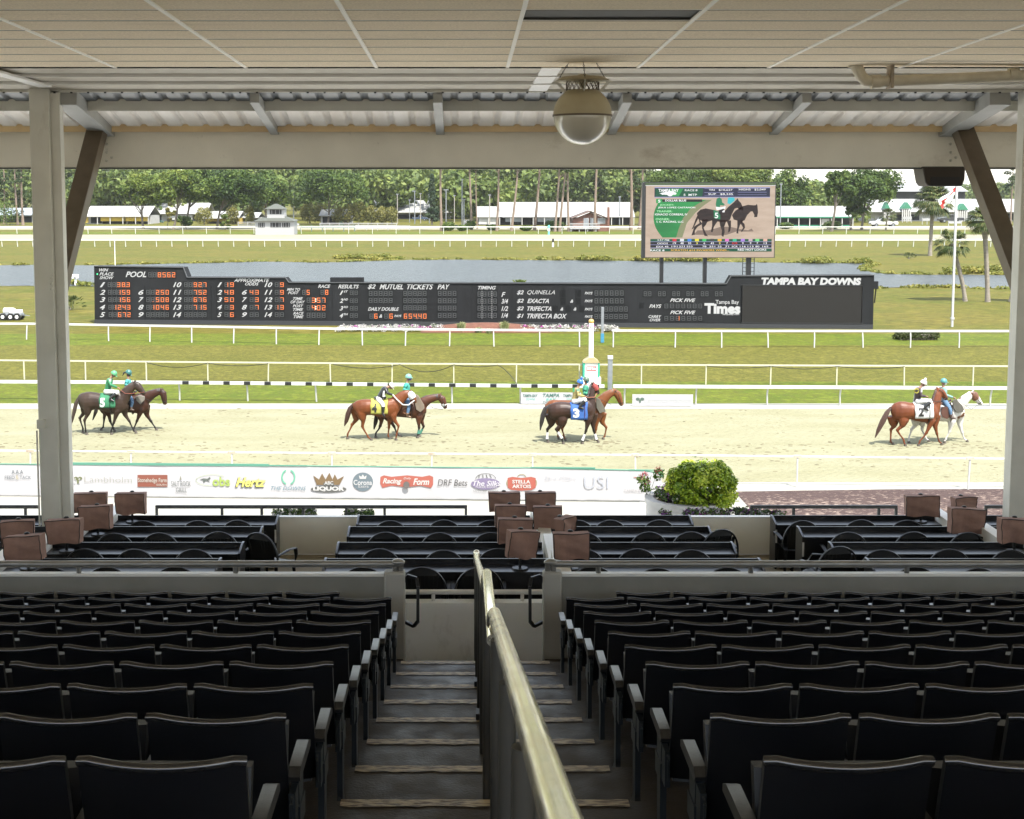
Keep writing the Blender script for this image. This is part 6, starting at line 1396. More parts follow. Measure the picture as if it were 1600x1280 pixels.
# curved white planter wall
M_planter = mat('planter_white', (0.36, 0.35, 0.33), .7, 0, (0.30, 0.29, 0.27), 3, bump=.1, bscale=20, dist=.004)
t = thing('planter', 'curved white planter wall with pink flowers under the round bush', 'planter', (c.x, 25.2, 0)); pc = atY(1072, 783, 25.2); Rp = (1072-1009)*25.2/FPX; zt_ = atY(1020, 777, 25.2).z
mb = MB(); mb.lathe([(Rp, .0), (Rp, zt_-.10), (Rp+.03, zt_-.10), (Rp+.03, zt_), (Rp-.14, zt_), (Rp-.14, zt_-.3)], (pc.x-c.x, .0, 0), 48); mb.build('planter_wall', M_planter, t, smooth=30)
MB().lathe([(0, zt_-.10), (Rp-.13, zt_-.14)], (pc.x-c.x, 0, 0), 40).build('soil', M_bed, t)
F_gr = foliage_mat('pansy_leaves', (0.02, 0.05, 0.008), (0.05, 0.09, 0.015), (0.09, 0.13, 0.03)); F_pu = foliage_mat('purple_petals', (0.03, 0.01, 0.06), (0.12, 0.03, 0.16), (0.28, 0.05, 0.22)); F_wp = foliage_mat('pale_petals', (0.25, 0.22, 0.25), (0.40, 0.38, 0.36), (0.5, 0.48, 0.46)); F_rd = foliage_mat('red_buds', (0.20, 0.03, 0.03), (0.30, 0.06, 0.08), (0.35, 0.14, 0.15))
fl_ = []; 
for i in range(60): a = rs.uniform(2.2, 4.4); q = Rp-rs.uniform(.15, .5); fl_.append((pc.x-c.x+q*cos(a), q*sin(a), zt_+rs.uniform(0, .14), .09, .09, .07))
for nm, m, k, sz in (('planter_leaves', F_gr, 1400, .03), ('purple_flowers', F_pu, 420, .028), ('pale_flowers', F_wp, 200, .028)):
    o_ = link(nm, leaf_mesh(nm, fl_ if nm == 'planter_leaves' else rs.sample(fl_, 22), k, sz, m, k), t)
mb = MB(); fb = []                                     # tall thin stems with red buds at the left lip
for i in range(4): x_ = pc.x-c.x-Rp+rs.uniform(.0, .55); y_ = rs.uniform(-.4, .4); hh_ = rs.uniform(.12, .5); mb.tube([(x_, y_, zt_-.1), (x_+rs.uniform(-.1, .2), y_, zt_+hh_)], .006, 4); fb.append((x_+rs.uniform(-.1, .2), y_, zt_+hh_, .09, .07, .07))
mb.build('flower_stems', F_gr, t); link('red_flowers', leaf_mesh('red_flowers', fb, 170, .026, F_rd, 3), t); link('stem_leaves', leaf_mesh('stem_leaves', [(a, b, z-.1, .12, .1, .12) for a, b, z, *_ in fb], 520, .03, F_gr, 4), t)
# pansies along the front of the boxes
def pansies(px0, px1, yb, hpx, label, seed, dense=1.0, purple=True):
    a, b = atY(px0, yb, 21.2), atY(px1, yb, 21.2); t = thing('pansy_trough', label, 'flowers', ((a.x+b.x)/2, 21.2, a.z-.15)); rs = random.Random(seed); w = (b.x-a.x)/2
    MB().box(-w-.1, w+.1, -.16, .16, -.25, .12).build('trough', M_planter, t, bevel=.01); cl = [(rs.uniform(-w, w), rs.uniform(-.12, .12), .15+rs.uniform(0, hpx*21.5/FPX), .07, .07, .05) for i in range(int(26*dense*(px1-px0)/40)+3)]
    link('leaves', leaf_mesh('leaves', cl, int(900*dense*(px1-px0)/60)+60, .026, F_gr, seed), t); link('pale_flowers', leaf_mesh('pale_flowers', cl[::2], int(330*(px1-px0)/60), .026, F_wp, seed+1), t)
    if purple: link('purple_flowers', leaf_mesh('purple_flowers', cl[1::2], int(330*(px1-px0)/60)+30, .026, F_pu, seed+2), t)
pansies(1150, 1178, 806, 8, 'pansies between the round bush and the black railing', 1, 1.5); pansies(1180, 1200, 806, 6, 'small clump of pansies behind the left end of the right railing', 2); pansies(1210, 1224, 806, 4, 'single purple pansy clump behind the right railing', 3, .7)
pansies(428, 490, 806, 8, 'dark leaved flowers behind the black railing in the left gap', 4, 1.3, False); pansies(542, 580, 806, 7, 'dark leaved flowers behind the black railing above the central counters', 5, 1.2, False); pansies(1034, 1045, 806, 6, 'purple pansies at the left foot of the round bush', 6); pansies(1070, 1142, 805, 6, 'purple pansies in front of the round bush', 7, 1.2)

# ================================================================= STABLES, HUT, HOUSE, POLES, VEHICLES
M_roofw = mat('white_metal_roof', (0.27, 0.27, 0.255), .6, 0, (0.22, 0.22, 0.21), .25, stretch=(3, .4, 1)); M_roofg = mat('blue_grey_roof', (0.20, 0.23, 0.26), .5); M_yel = mat('yellow_wall', (0.36, 0.25, 0.03), .8); M_wwall = mat('white_stable_wall', (0.36, 0.35, 0.33), .8, 0, (0.30, 0.295, 0.28), .4)
M_open = mat('dark_opening', (0.012, 0.012, 0.012), .9); M_green = mat('green_paint', (0.02, 0.13, 0.07), .7); M_redb = mat('brown_boards', (0.10, 0.045, 0.03), .8, 0, (0.13, 0.06, 0.04), 2, stretch=(3, 1, .3))
def barn(label, x0, x1, yb, ye, yr, wall=None, roof=None, bays=(), depth=14.0, posts=0, fascia=None, steps=(), gable=False, Yb=None, name='stable'):
    """photo columns x0..x1, foot yb, eave ye, ridge yr"""
    a = G((x0+x1)/2, yb); Y = a.y; s_ = Y/FPX; w = (x1-x0)/2*s_; he = atY(0, ye, Y).z; hr = atY(0, yr, Y+depth/2).z; hr = max(hr, he+.6)
    t = thing(name, label, 'stable', (a.x, Y, 0), 0, 'stable buildings beyond the track'); wall = wall or M_wwall; roof = roof or M_roofw
    MB().box(-w, w, 2.2, depth-.4, -.2, he).build('wall', wall, t, smooth=0)
    mb = MB(); segs = [(-w, w, 0)] if not steps else steps
    if steps: segs = [((s0-(x0+x1)/2)*s_, (s1-(x0+x1)/2)*s_, dz) for s0, s1, dz in steps]
    for s0, s1, dz in segs:
        P = [(-.4, he-.12), (-.4, he+.02), (depth/2, hr+dz), (depth+.2, he+.02), (depth+.2, he-.12), (depth/2, hr+dz-.15)]
        mb.prism(P, 'x', s0-.3, s1+.3)
    mb.build('roof', roof, t, smooth=0)
    if fascia: MB().box(-w-.3, w+.3, -.46, -.41, he-.35, he+.02).build('fascia', fascia, t, smooth=0)
    for k in range(posts+1):
        if posts: x_ = -w+2*w*k/posts; MB().box(x_-.1, x_+.1, -.3, -.1, -.1, he-.05).build('post', M_wwall, t, smooth=0)
    for b in bays: c0, c1, z0, z1, m = b; xa, xb = (c0-(x0+x1)/2)*s_, (c1-(x0+x1)/2)*s_; MB().box(xa, xb, (.25 if m is not M_open else 2.10), (.34 if m is not M_open else 2.19), he*z0, he*z1).build('opening' if m is M_open else 'panel', m, t, smooth=0)
    if gable:
        mb = MB()
    return t
barn('low grey blue stable roof at the far left edge', -40, 48, 348, 336, 325, roof=M_roofg, bays=[(-30, 46, .0, .8, M_open)])
barn('long white roofed stable with yellow walls and dark stall openings on the left', 133, 232, 350.5, 337, 322, M_wwall, fascia=M_wwall, posts=5, bays=[(133, 138, .2, .85, M_yel), (139, 156, .1, .85, M_open), (157, 194, .35, .85, M_yel), (157, 194, .02, .3, M_open), (196, 231, .35, .85, M_yel), (197, 230, .02, .3, M_open)])
barn('tall white roofed stable behind the forked oak on the left', 212, 322, 346, 334, 317, bays=[(216, 250, .1, .85, M_open), (262, 300, .2, .8, M_wwall), (300, 318, .1, .8, M_open)])
barn('low yellow walled stable beyond the broadest oak', 318, 372, 350, 341, 330, M_yel, bays=[(322, 368, .0, .4, M_open)])
barn('low stable with dark bays right of the judges hut', 372, 402, 349, 340, 332, M_wwall, bays=[(374, 400, .05, .7, M_open)])
barn('small stable with a green door at the end of the bush row', 500, 545, 351, 337, 327, bays=[(503, 528, .05, .85, M_open), (529, 537, .0, .85, M_green)])
barn('long low white stable roof behind the parked cars in the centre', 563, 704, 343, 332, 313, bays=[(610, 660, .1, .7, M_open)], depth=20)
barn('very long white stable with stepped roof and dark open bays behind the pines', 746, 990, 352, 339, 316, M_open, posts=14, depth=16, steps=((746, 783, -1.2), (783, 990, 0)), bays=[(748, 775, .1, .95, M_wwall), (790, 815, .4, .9, M_grey), (840, 870, .4, .9, M_grey)])
barn('white roofed stable with a green eave right of the video screen', 1214, 1332, 356, 338.5, 322, M_open, fascia=M_green, posts=7, bays=[(1216, 1330, .0, .25, M_green), (1284, 1296, .1, .8, M_wwall)])
tb7 = barn('long white stable row with green gabled entrances at the far right', 1352, 1640, 346, 331, 311, M_wwall, depth=24, bays=[(1400, 1440, .1, .7, M_open), (1540, 1600, .1, .8, M_open)])
Y_ = G(1496, 346).y; s_ = Y_/FPX
for px, w_, yt, yb_ in ((1384, 4.5, 316, 336), (1415, 7.5, 316, 336), (1502, 8.5, 318, 340)):
    x_ = (px-1496)*s_; zt_ = atY(0, yt, Y_).z; zm = atY(0, yt+10, Y_).z; w2 = w_*s_
    g_ = MB().prism([(x_-w2, zm), (x_+w2, zm), (x_, zt_)], 'y', -1.2, 2.0).build('gable', M_green, tb7, smooth=0); mb = MB(); [mb.box(x_-w2+k*w2*.4, x_-w2+k*w2*.4+w2*.25, -1.0, -.95, 0, zm) for k in range(5)]; mb.build('slatted_front', M_wwall, g_, smooth=0)
barn('high pale hip roof rising behind the right-hand oaks', 1262, 1345, 332, 304, 289, M_open, depth=26, roof=mat('grey_roof', (0.22, 0.225, 0.225), .6))
barn('big pale shed roof behind the tall palm on the right', 1398, 1510, 332, 299, 287, M_open, depth=26, roof=MATS['grey_roof'])
# judges hut
c = G(432, 366.5); s_ = c.y/FPX; t = thing('judges_hut', 'white two storey hut with grey hipped roofs at the far rail', 'hut', tuple(c)); zz = lambda py: atY(432, py, c.y).z
def hip(mb, w, d, z0, z1, tw, cy_=0): mb.add([(-w, cy_-d, z0), (w, cy_-d, z0), (w, cy_+d, z0), (-w, cy_+d, z0), (-tw, cy_-tw*.3, z1), (tw, cy_-tw*.3, z1), (tw, cy_+tw*.3, z1), (-tw, cy_+tw*.3, z1)], [(0, 3, 2, 1), (4, 5, 6, 7), (0, 1, 5, 4), (1, 2, 6, 5), (2, 3, 7, 6), (3, 0, 4, 7)])
M_hutw = mat('hut_white', (0.25, 0.25, 0.245), .7); M_hutr = mat('hut_roof', (0.05, 0.055, 0.045), .8)
MB().box(-29.5*s_, 30*s_, -3, 3, -.1, zz(344)).build('lower_storey', M_hutw, t, smooth=0); mb = MB(); hip(mb, 32*s_, 3.6, zz(345), zz(338), 14*s_); mb.build('lower_roof', M_hutr, t, smooth=0)
MB().box(-12.5*s_, 14.5*s_, -1.7, 1.7, zz(341), zz(326)).build('upper_storey', M_hutw, t, smooth=0); mb = MB(); hip(mb, 16*s_, 2.3, zz(326.5), zz(318.5), 2*s_); mb.build('upper_roof', M_hutr, t, smooth=0)
for x0, x1, y0, y1, d in ((-25, -15, 347.5, 354.5, -3), (-6, 10, 347.5, 354.5, -3), (12, 24, 347.5, 354.5, -3), (-8, 10, 327.5, 334.5, -1.7)):
    w_ = MB().box(x0*s_, x1*s_, d-.06, d-.01, zz(y1), zz(y0)).build('window', M_open, t, smooth=0); mb = MB()
    for k in range(3): xx = x0+(x1-x0)*(k+.5)/3; mb.box((xx-.3)*s_, (xx+.3)*s_, d-.09, d-.06, zz(y1), zz(y0))
    mb.build('frame', M_hutw, w_, smooth=0)
t = thing('picket_fence', 'short white picket fence at the left side of the hut', 'fence', tuple(G(399, 366)));  [MB().box(i*.28, i*.28+.12, 0, .06, 0, 1.2).build('picket', M_hutw, t, smooth=0) for i in range(5)]; MB().box(-.1, 1.4, .06, .1, .7, .85).build('rail', M_hutw, t, smooth=0)
# brown gabled house with deck
c = G(923, 362); s_ = c.y/FPX; t = thing('gabled_house', 'brown gabled house with a white railed deck and chimney behind the far rail', 'house', tuple(c)); zz = lambda py: atY(923, py, c.y).z
MB().box(-27*s_, 27*s_, 2, 9, -.1, zz(343)).build('wall', M_redb, t, smooth=0); MB().prism([(-29*s_, zz(342)), (0, zz(331)), (29*s_, zz(342)), (29*s_, zz(341)), (0, zz(329.5)), (-29*s_, zz(341))], 'y', 1.2, 9.4).build('roof', mat('house_roof', (0.09, 0.055, 0.04), .8), t, smooth=0)
MB().prism([(-27*s_, zz(343)), (27*s_, zz(343)), (0, zz(332))], 'y', 2, 2.15).build('gable', M_redb, t, smooth=0)
for x0, x1, y0, y1 in ((-10, -2, 341, 357), (0, 8, 341, 357), (12, 24, 341, 350)):
    w_ = MB().box(x0*s_, x1*s_, 1.88, 1.97, zz(y1), zz(y0)).build('window', M_hutw, t, smooth=0); MB().box((x0+1)*s_, (x1-1)*s_, 1.84, 1.88, zz(y1-1), zz(y0+1)).build('pane', M_grey, w_, smooth=0)
MB().box(-33*s_, 14*s_, -.6, 2, zz(358), zz(356.5)).build('deck', M_hutw, t, smooth=0); mb = MB(); mb.box(-33*s_, 14*s_, -.62, -.54, zz(350), zz(349))
for i in range(34): x_ = (-33+i*1.4)*s_; mb.box(x_-.03, x_+.03, -.61, -.55, zz(356.5), zz(350))
mb.build('balustrade', M_hutw, t, smooth=0)
for x_ in (-31, -18, -5, 8): MB().box(x_*s_-.08, x_*s_+.08, -.5, -.3, 0, zz(358)).build('stilt', M_hutw, t, smooth=0)
MB().box(28*s_, 31.5*s_, 3, 3.7, 0, zz(324)).build('chimney', M_redb, t, smooth=0)
# utility poles
for i, (px, y0, y1, w_, lab) in enumerate(((621, 303, 350, 1.6, 'thin light pole leftmost of the centre group'), (648, 298, 350, 1.8, 'utility pole with a lamp head left of the dark conifer'), (640, 312, 348, 1.2, 'short thin pole between two taller ones'), (657, 302, 349, 1.4, 'thin pole touching the conifer'), (671, 304, 349, 1.6, 'pole in front of the conifer foot'),
   (697, 296, 350, 2.0, 'utility pole with a crossarm right of the first bare pine'), (710, 305, 348, 1.4, 'thin pole right of the crossarm pole'), (722, 280, 357, 2.0, 'tall light pole left of the white stable end'), (725, 311, 358, 2.2, 'short stout pole beside the tall light pole'), (765, 304, 358, 2.0, 'dark pole before the white stable wall'), (1219, 287, 357, 2.0, 'lamp post just right of the video screen'),
   (1271, 288, 340, 2.2, 'white pole before the high hip roof'), (1291, 307, 345, 2.2, 'cream pole in front of the green eaved stable'), (459, 287, 345, 2.0, 'lamp post right of the judges hut'), (968, 307, 352, 2.0, 'pole at the right end of the long stable'))):
    c = G(px, y1); s_ = c.y/FPX; t = thing('utility_pole', lab, 'pole', tuple(c), 0, 'poles along the stable road'); h = atY(px, y0, c.y).z; mb = MB(); mb.loft([(0, 0, -.1), (0, 0, h)], [w_*s_*.5, w_*s_*.4], None, 7, (0, 1, 0)); mb.build('pole', M_grey if i % 3 else mat('pale_pole', (0.24, 0.22, 0.19), .8), t)
    MB().box(-.7 if px in (697, 648) else -.35, .7 if px in (697,) else .35, -.15, .15, h-.25, h).build('crossarm' if px in (697,) else 'lamp_head', M_grey, t, smooth=0)
# white board fences near the bushes
def board_fence(x0, x1, yb, h, label, rails=3, m=None):
    a, b = G(x0, yb), G(x1, yb); t = thing('board_fence', label, 'fence', tuple(a), 0, 'board fences by the stables'); n = max(2, int((b.x-a.x)/2.4)); m = m or M_hutw
    for k in range(n+1): x_ = (b.x-a.x)*k/n; MB().box(x_-.08, x_+.08, 0, .14, 0, h).build('post', m, t, smooth=0)
    mb = MB(); [mb.box(0, b.x-a.x, -.05, 0, h*(k+.55)/rails, h*(k+.9)/rails) for k in range(rails)]; mb.build('boards', m, t, smooth=0)
board_fence(470, 554, 362, 1.5, 'green screened fence right of the judges hut', 1, mat('green_screen', (0.07, 0.11, 0.10), .9)); board_fence(500, 620, 357, 1.4, 'white board fence in front of the clipped olive bushes'); board_fence(372, 402, 355, 1.4, 'white board fence left of the judges hut'); board_fence(556, 640, 360, 1.2, 'low white board fence reaching toward the pines', 2)
board_fence(1410, 1424, 348, 1.9, 'white panel fence left of the dark suv', 1); board_fence(1441, 1456, 351, 1.9, 'white panel fence between the parked suv and truck', 1); board_fence(1482, 1502, 355, 1.7, 'white panel behind the flagpole', 1)
# vehicles
def vehicle(px, yb, lenpx, kind, col, label, rz=0.0, name='parked_car', cat='car'):
    c = G(px, yb); s_ = c.y/FPX; L1 = lenpx*s_; k = L1/4.8; t = thing(name, label, cat, tuple(c), rz, 'vehicles parked by the stables')
    M_c = mat('car_paint_%02d%02d%02d' % tuple(int(v*99) for v in col), col, .35, .2, spec=.6); M_gl = mat('car_glass', (0.015, 0.018, 0.02), .1)
    if kind == 'pickup': P = [(-2.4, .45), (-2.4, .98), (-.5, 1.0), (-.35, 1.62), (.55, 1.65), (1.05, 1.08), (2.25, .98), (2.4, .75), (2.4, .45)]; Gs = [[(-.25, 1.08), (-.2, 1.54), (.12, 1.56), (.12, 1.08)], [(.2, 1.08), (.2, 1.56), (.5, 1.56), (.9, 1.08)]]
    elif kind == 'suv': P = [(-2.35, .42), (-2.4, 1.0), (-2.2, 1.62), (.5, 1.66), (1.2, 1.08), (2.2, .98), (2.4, .7), (2.4, .42)]; Gs = [[(-2.1, 1.08), (-2.0, 1.52), (-1.15, 1.54), (-1.15, 1.08)], [(-1.05, 1.08), (-1.05, 1.54), (-.2, 1.55), (-.2, 1.08)], [(-.1, 1.08), (-.1, 1.55), (.45, 1.55), (.95, 1.08)]]
    else: P = [(-2.35, .4), (-2.4, .85), (-1.9, .98), (-1.2, 1.38), (.3, 1.42), (1.1, .98), (2.2, .85), (2.4, .62), (2.4, .4)]; Gs = [[(-1.6, .98), (-1.1, 1.30), (-.5, 1.33), (-.5, .98)], [(-.4, .98), (-.4, 1.33), (.25, 1.34), (.85, .98)]]
    sc = lambda q: (q[0]*k, q[1]*k)
    MB().prism([sc(q) for q in P], 'y', -.9*k, .9*k).build('body', M_c, t, smooth=0, bevel=.06*k)
    for g in Gs:
        for y0, y1 in ((-.915*k, -.90*k), (.90*k, .915*k)): MB().prism([sc(q) for q in g], 'y', y0, y1).build('window', M_gl, t, smooth=0)
    for x_ in (-1.5, 1.5):
        for sy in (-1, 1):
            w_ = MB().loft([(x_*k, sy*.92*k, .36*k), (x_*k, sy*.68*k, .36*k)], .36*k, None, 16, (0, 0, 1)).build('wheel', M_black, t); MB().loft([(x_*k, sy*.935*k, .36*k), (x_*k, sy*.9*k, .36*k)], .2*k, None, 12, (0, 0, 1)).build('rim', M_grey, w_)
    for sy in (-.65, .65): MB().box(2.38*k, 2.42*k, (sy-.15)*k, (sy+.15)*k, .68*k, .82*k).build('headlight', M_hutw, t, smooth=0)
vehicle(1380, 355, 42, 'pickup', (0.42, 0.42, 0.41), 'white pickup truck beside the small palm', pi, 'pickup_truck', 'pickup')
vehicle(1438, 345, 30, 'suv', (0.05, 0.06, 0.07), 'dark grey suv parked left of the flagpole', pi); vehicle(1485, 348, 38, 'pickup', (0.025, 0.025, 0.028), 'black pickup truck parked behind the flagpole', pi, 'pickup_truck', 'pickup')
vehicle(1373, 338, 14, 'suv', (0.08, 0.04, 0.03), 'small brown vehicle beyond the largest right-hand oak'); vehicle(656, 345, 24, 'pickup', (0.03, 0.05, 0.09), 'dark blue pickup left of the conifer foot', 0, 'pickup_truck', 'pickup'); vehicle(673, 344, 14, 'car', (0.2, 0.22, 0.24), 'silver blue car just right of the dark blue pickup')
vehicle(679, 341, 9, 'car', (0.25, 0.03, 0.03), 'tiny red car behind the conifer'); vehicle(733, 350, 18, 'suv', (0.36, 0.36, 0.36), 'white suv between the pine trunks'); vehicle(713, 358, 18, 'suv', (0.03, 0.03, 0.03), 'black suv half hidden behind a low shrub'); vehicle(822, 348, 14, 'car', (0.34, 0.34, 0.33), 'small white car in front of the open stable bays')
vehicle(452, 355, 30, 'car', (0.36, 0.36, 0.36), 'white car parked right of the judges hut', 0); vehicle(250, 348.5, 12, 'suv', (0.03, 0.10, 0.08), 'green dumpster-like cart by the yellow stable')
# ================================================================= HORSES AND RIDERS
class Px:
    """reads a pose off an enlarged photo crop: (zoomed x, zoomed y) -> metres beside the horse's origin, x forward, z up"""
    def __init__(s, ox, oy, X0, gy):
        s.ox, s.oy = ox, oy; g = G(ox+X0/8.889, oy+gy/8.889); s.o = Vector((g.x, g.y, 0)); s.Y = g.y
    def __call__(s, X, Y, lat=0.0):
        p = atY(s.ox+X/8.889, s.oy+Y/8.889, s.Y+lat); return Vector((p.x-s.o.x, lat, p.z))
    def m(s, d): return d/8.889*s.Y*1.012/FPX
WID = [.07, .19, .265, .285, .27, .285, .30, .285, .24, .19, .09]
def coat(name, col, dark, points=None, patch=None, hi=None):
    """short glossy hair; 'points' darkens the lower legs, a pigment of the coat"""
    if name in MATS: return MATS[name]
    m = mat(name, col, .46, 0, dark, 2.2, contrast=(.35, .75), spec=.32, bump=.05, bscale=30, dist=.004); nt = m.node_tree; L = nt.links.new; b = nt.nodes['Principled BSDF']
    src = b.inputs['Base Color'].links[0].from_socket; tc = next(n for n in nt.nodes if n.type == 'TEX_COORD')
    if points:
        sp_ = add_node(m, 'ShaderNodeSeparateXYZ'); L(tc.outputs['Object'], sp_.inputs[0]); r = add_node(m, 'ShaderNodeMapRange'); r.inputs[1].default_value = points[1]; r.inputs[2].default_value = points[1]-.22; L(sp_.outputs['Z'], r.inputs[0])
        mx = add_node(m, 'ShaderNodeMixRGB'); L(r.outputs[0], mx.inputs[0]); L(src, mx.inputs[1]); mx.inputs[2].default_value = (*points[0], 1); L(mx.outputs[0], b.inputs['Base Color']); src = mx.outputs[0]
    if patch:
        n = add_node(m, 'ShaderNodeTexNoise'); n.inputs['Scale'].default_value = patch[1]; n.inputs['Detail'].default_value = 1.5; L(tc.outputs['Object'], n.inputs['Vector']); r = add_node(m, 'ShaderNodeMapRange'); r.inputs[1].default_value = patch[2]; r.inputs[2].default_value = patch[2]+.02; L(n.outputs[0], r.inputs[0])
        mx = add_node(m, 'ShaderNodeMixRGB'); L(r.outputs[0], mx.inputs[0]); L(src, mx.inputs[1]); mx.inputs[2].default_value = (*patch[0], 1); L(mx.outputs[0], b.inputs['Base Color'])
    return m
M_hair = mat('dark_mane', (0.012, 0.009, 0.008), .5); M_leather = mat('tack_leather', (0.04, 0.018, 0.010), .5); M_hoof = mat('hoof_horn', (0.05, 0.04, 0.03), .6); M_tackblk = mat('black_tack', (0.01, 0.01, 0.01), .45)
M_wrap = mat('leg_wrap_white', (0.42, 0.42, 0.41), .8); M_skin = mat('skin', (0.20, 0.11, 0.07), .6); M_jean = mat('denim', (0.05, 0.10, 0.17), .85, 0, (0.08, 0.14, 0.22), 6); M_breech = mat('white_breeches', (0.38, 0.38, 0.37), .7)
M_boot = mat('black_boot', (0.01, 0.01, 0.01), .35)
def horse(P, label, m, torso, neck, head, ears, hind, fore, tail, tailcol=None, wraps=None, wrapm=None, mane=True, headlat=None, hoofm=None):
    t = thing('horse', label, 'horse', tuple(P.o), 0, 'horses walking on the track'); body = MB(); prof = []
    n = len(torso); pts = []; ra = []; rb = []
    for i, (x, a, b) in enumerate(torso):
        A, B = P(x, a), P(x, b); u = i/(n-1)*10; k = int(min(9, u)); w = WID[k]+(WID[k+1]-WID[k])*(u-k); pts.append((A+B)/2); rb.append((A.z-B.z)/2); ra.append(w); prof.append((A.x, (A.z+B.z)/2, (A.z-B.z)/2, w))
    # rings stand upright: loft along x with up=z
    N = 16; vs = []; fs = []
    for i, p in enumerate(pts):
        for j in range(N):
            th = 2*pi*j/N; c_, s_ = cos(th), sin(th); ex = .82; vs.append((p.x, ra[i]*math.copysign(abs(c_)**ex, c_), p.z+rb[i]*math.copysign(abs(s_)**.95, s_)))
    for i in range(n-1):
        for j in range(N): fs.append((i*N+j, i*N+(j+1) % N, (i+1)*N+(j+1) % N, (i+1)*N+j))
    fs.append(tuple(range(N-1, -1, -1))); fs.append(tuple((n-1)*N+j for j in range(N))); body.add(vs, fs)
    hl = headlat or 0.0
    nk = [P(x, y, hl*i/max(1, len(neck)-1)*.5) for i, (x, y, r) in enumerate(neck)]; nr = [P.m(r) for *_, r in neck]
    body.loft([pts[-3]+Vector((-.05, 0, .05))]+nk, [nr[0]*1.0]+nr, [nr[0]*.75]+[r*.62 if r < .13 else r*.66 for r in nr], 14, (0, 1, 0.01))
    hd = [P(x, y, hl*(.5+.5*i/max(1, len(head)-1))) for i, (x, y, r) in enumerate(head)]; hr = [P.m(r) for *_, r in head]
    h0 = hd[0]-(hd[1]-hd[0])*.35
    body.loft([h0]+hd+[hd[-1]+(hd[-1]-hd[-2])*.3], [hr[0]*.6]+hr+[hr[-1]*.6], [min(hr[0], .075)*.6]+[min(.105, r*.78) for r in hr]+[hr[-1]*.5], 12, (0, 1, 0.01))
    body.loft([nk[-1], h0, hd[0]], [nr[-1], nr[-1]*.9, hr[0]], [nr[-1]*.6, .06, .06], 12, (0, 1, .01))
    ex, ey = ears[0]; 
    for k, (ex, ey) in enumerate(ears if len(ears) > 1 else [ears[0], ears[0]]):
        lat = hl*.5+(-.055 if k == 0 else .055); e = P(ex, ey, lat); b0 = h0.lerp(hd[0], .5)+Vector((0, (-.045 if k == 0 else .045), .02)); body.loft([b0, b0.lerp(e, .5), e], [.035, .032, .008], [.022, .018, .006], 8, (0, 1, 0.01))
    hooves = []; legs = []
    def leg(chain, lat, kind):
        # chain: list of zoomed (x,y) : stifle/elbow, hock/knee, fetlock, hoof
        q = [P(x, y, lat) for x, y in chain]; hoof = q[3]; ground = .0
        if hoof.z < .14: dz = .035-hoof.z; q[3] = Vector((hoof.x, lat, .035)); q[2] = Vector((q[2].x, lat, max(.13, min(.22, q[2].z))))
        if kind == 'h':
            top = Vector((q[0].x-.10, lat*.75, q[0].z+.30)); g = q[0].lerp(q[1], .55); g.x += .02
            c1 = q[1].lerp(q[2], .15); body.loft([top, q[0]+Vector((-.04, 0, .05)), q[0].lerp(q[1], .35), g, q[1].lerp(q[0], .10), q[1]], [.22, .19, .125, .078, .058, .062], [.13, .125, .095, .062, .045, .045], 12, (0, 1, .01))
            body.loft([q[1]+Vector((-.012, 0, .04)), c1, q[1].lerp(q[2], .5), q[2]+Vector((0, 0, .03)), q[2]], [.060, .045, .034, .036, .047], [.045, .036, .030, .032, .040], 10, (0, 1, .01))
        else:
            top = Vector((q[0].x+.06, lat*.7, q[0].z+.32)); body.loft([top, q[0]+Vector((.02, 0, .08)), q[0].lerp(q[1], .3), q[0].lerp(q[1], .72), q[1]], [.16, .15, .088, .055, .056], [.10, .105, .075, .05, .050], 12, (0, 1, .01))
            body.loft([q[1]+Vector((0, 0, .03)), q[1].lerp(q[2], .2), q[1].lerp(q[2], .6), q[2]+Vector((0, 0, .03)), q[2]], [.054, .038, .032, .034, .046], [.048, .034, .029, .031, .040], 10, (0, 1, .01))
        d = (q[3]-q[2]); body.loft([q[2], q[2].lerp(q[3], .45), q[3]+Vector((0, 0, .03))], [.042, .031, .042], [.038, .030, .040], 10, (0, 1, .01))
        f = .045; hooves.append(([q[3]+Vector((.0, 0, .055)), q[3]+Vector((.02, 0, -.03))], .045, .062)); legs.append(q)
    leg(hind[0], -.13, 'h'); leg(hind[1], .13, 'h'); leg(fore[0], -.12, 'f'); leg(fore[1], .12, 'f')
    bo = remeshed(body, 'body', m, .019, 6, t)
    for pth, a, b in hooves: MB().loft(pth, [a, b], [a*.9, b*.9], 12, (0, 1, .01)).build('hoof', hoofm or M_hoof, t)
    # tail: a hank of strands
    tp = [P(x, y, 0) for x, y, r in tail]; trr = [P.m(r) for *_, r in tail]; mb = MB(); rt = random.Random(int(P.o.x*10)); mb.loft(tp, [r*.75 for r in trr], [r*.5 for r in trr], 9, (0, 1, .01))
    for i in range(16):
        a, b = rt.uniform(-1, 1), rt.uniform(-1, 1); mb.loft([p+Vector((a*r*.8, b*r*.55, rt.uniform(-.02, .02))) for p, r in zip(tp, trr)], [max(.005, r*.22) for r in trr], None, 5, (0, 1, .01))
    mb.build('tail', tailcol or M_hair, t)
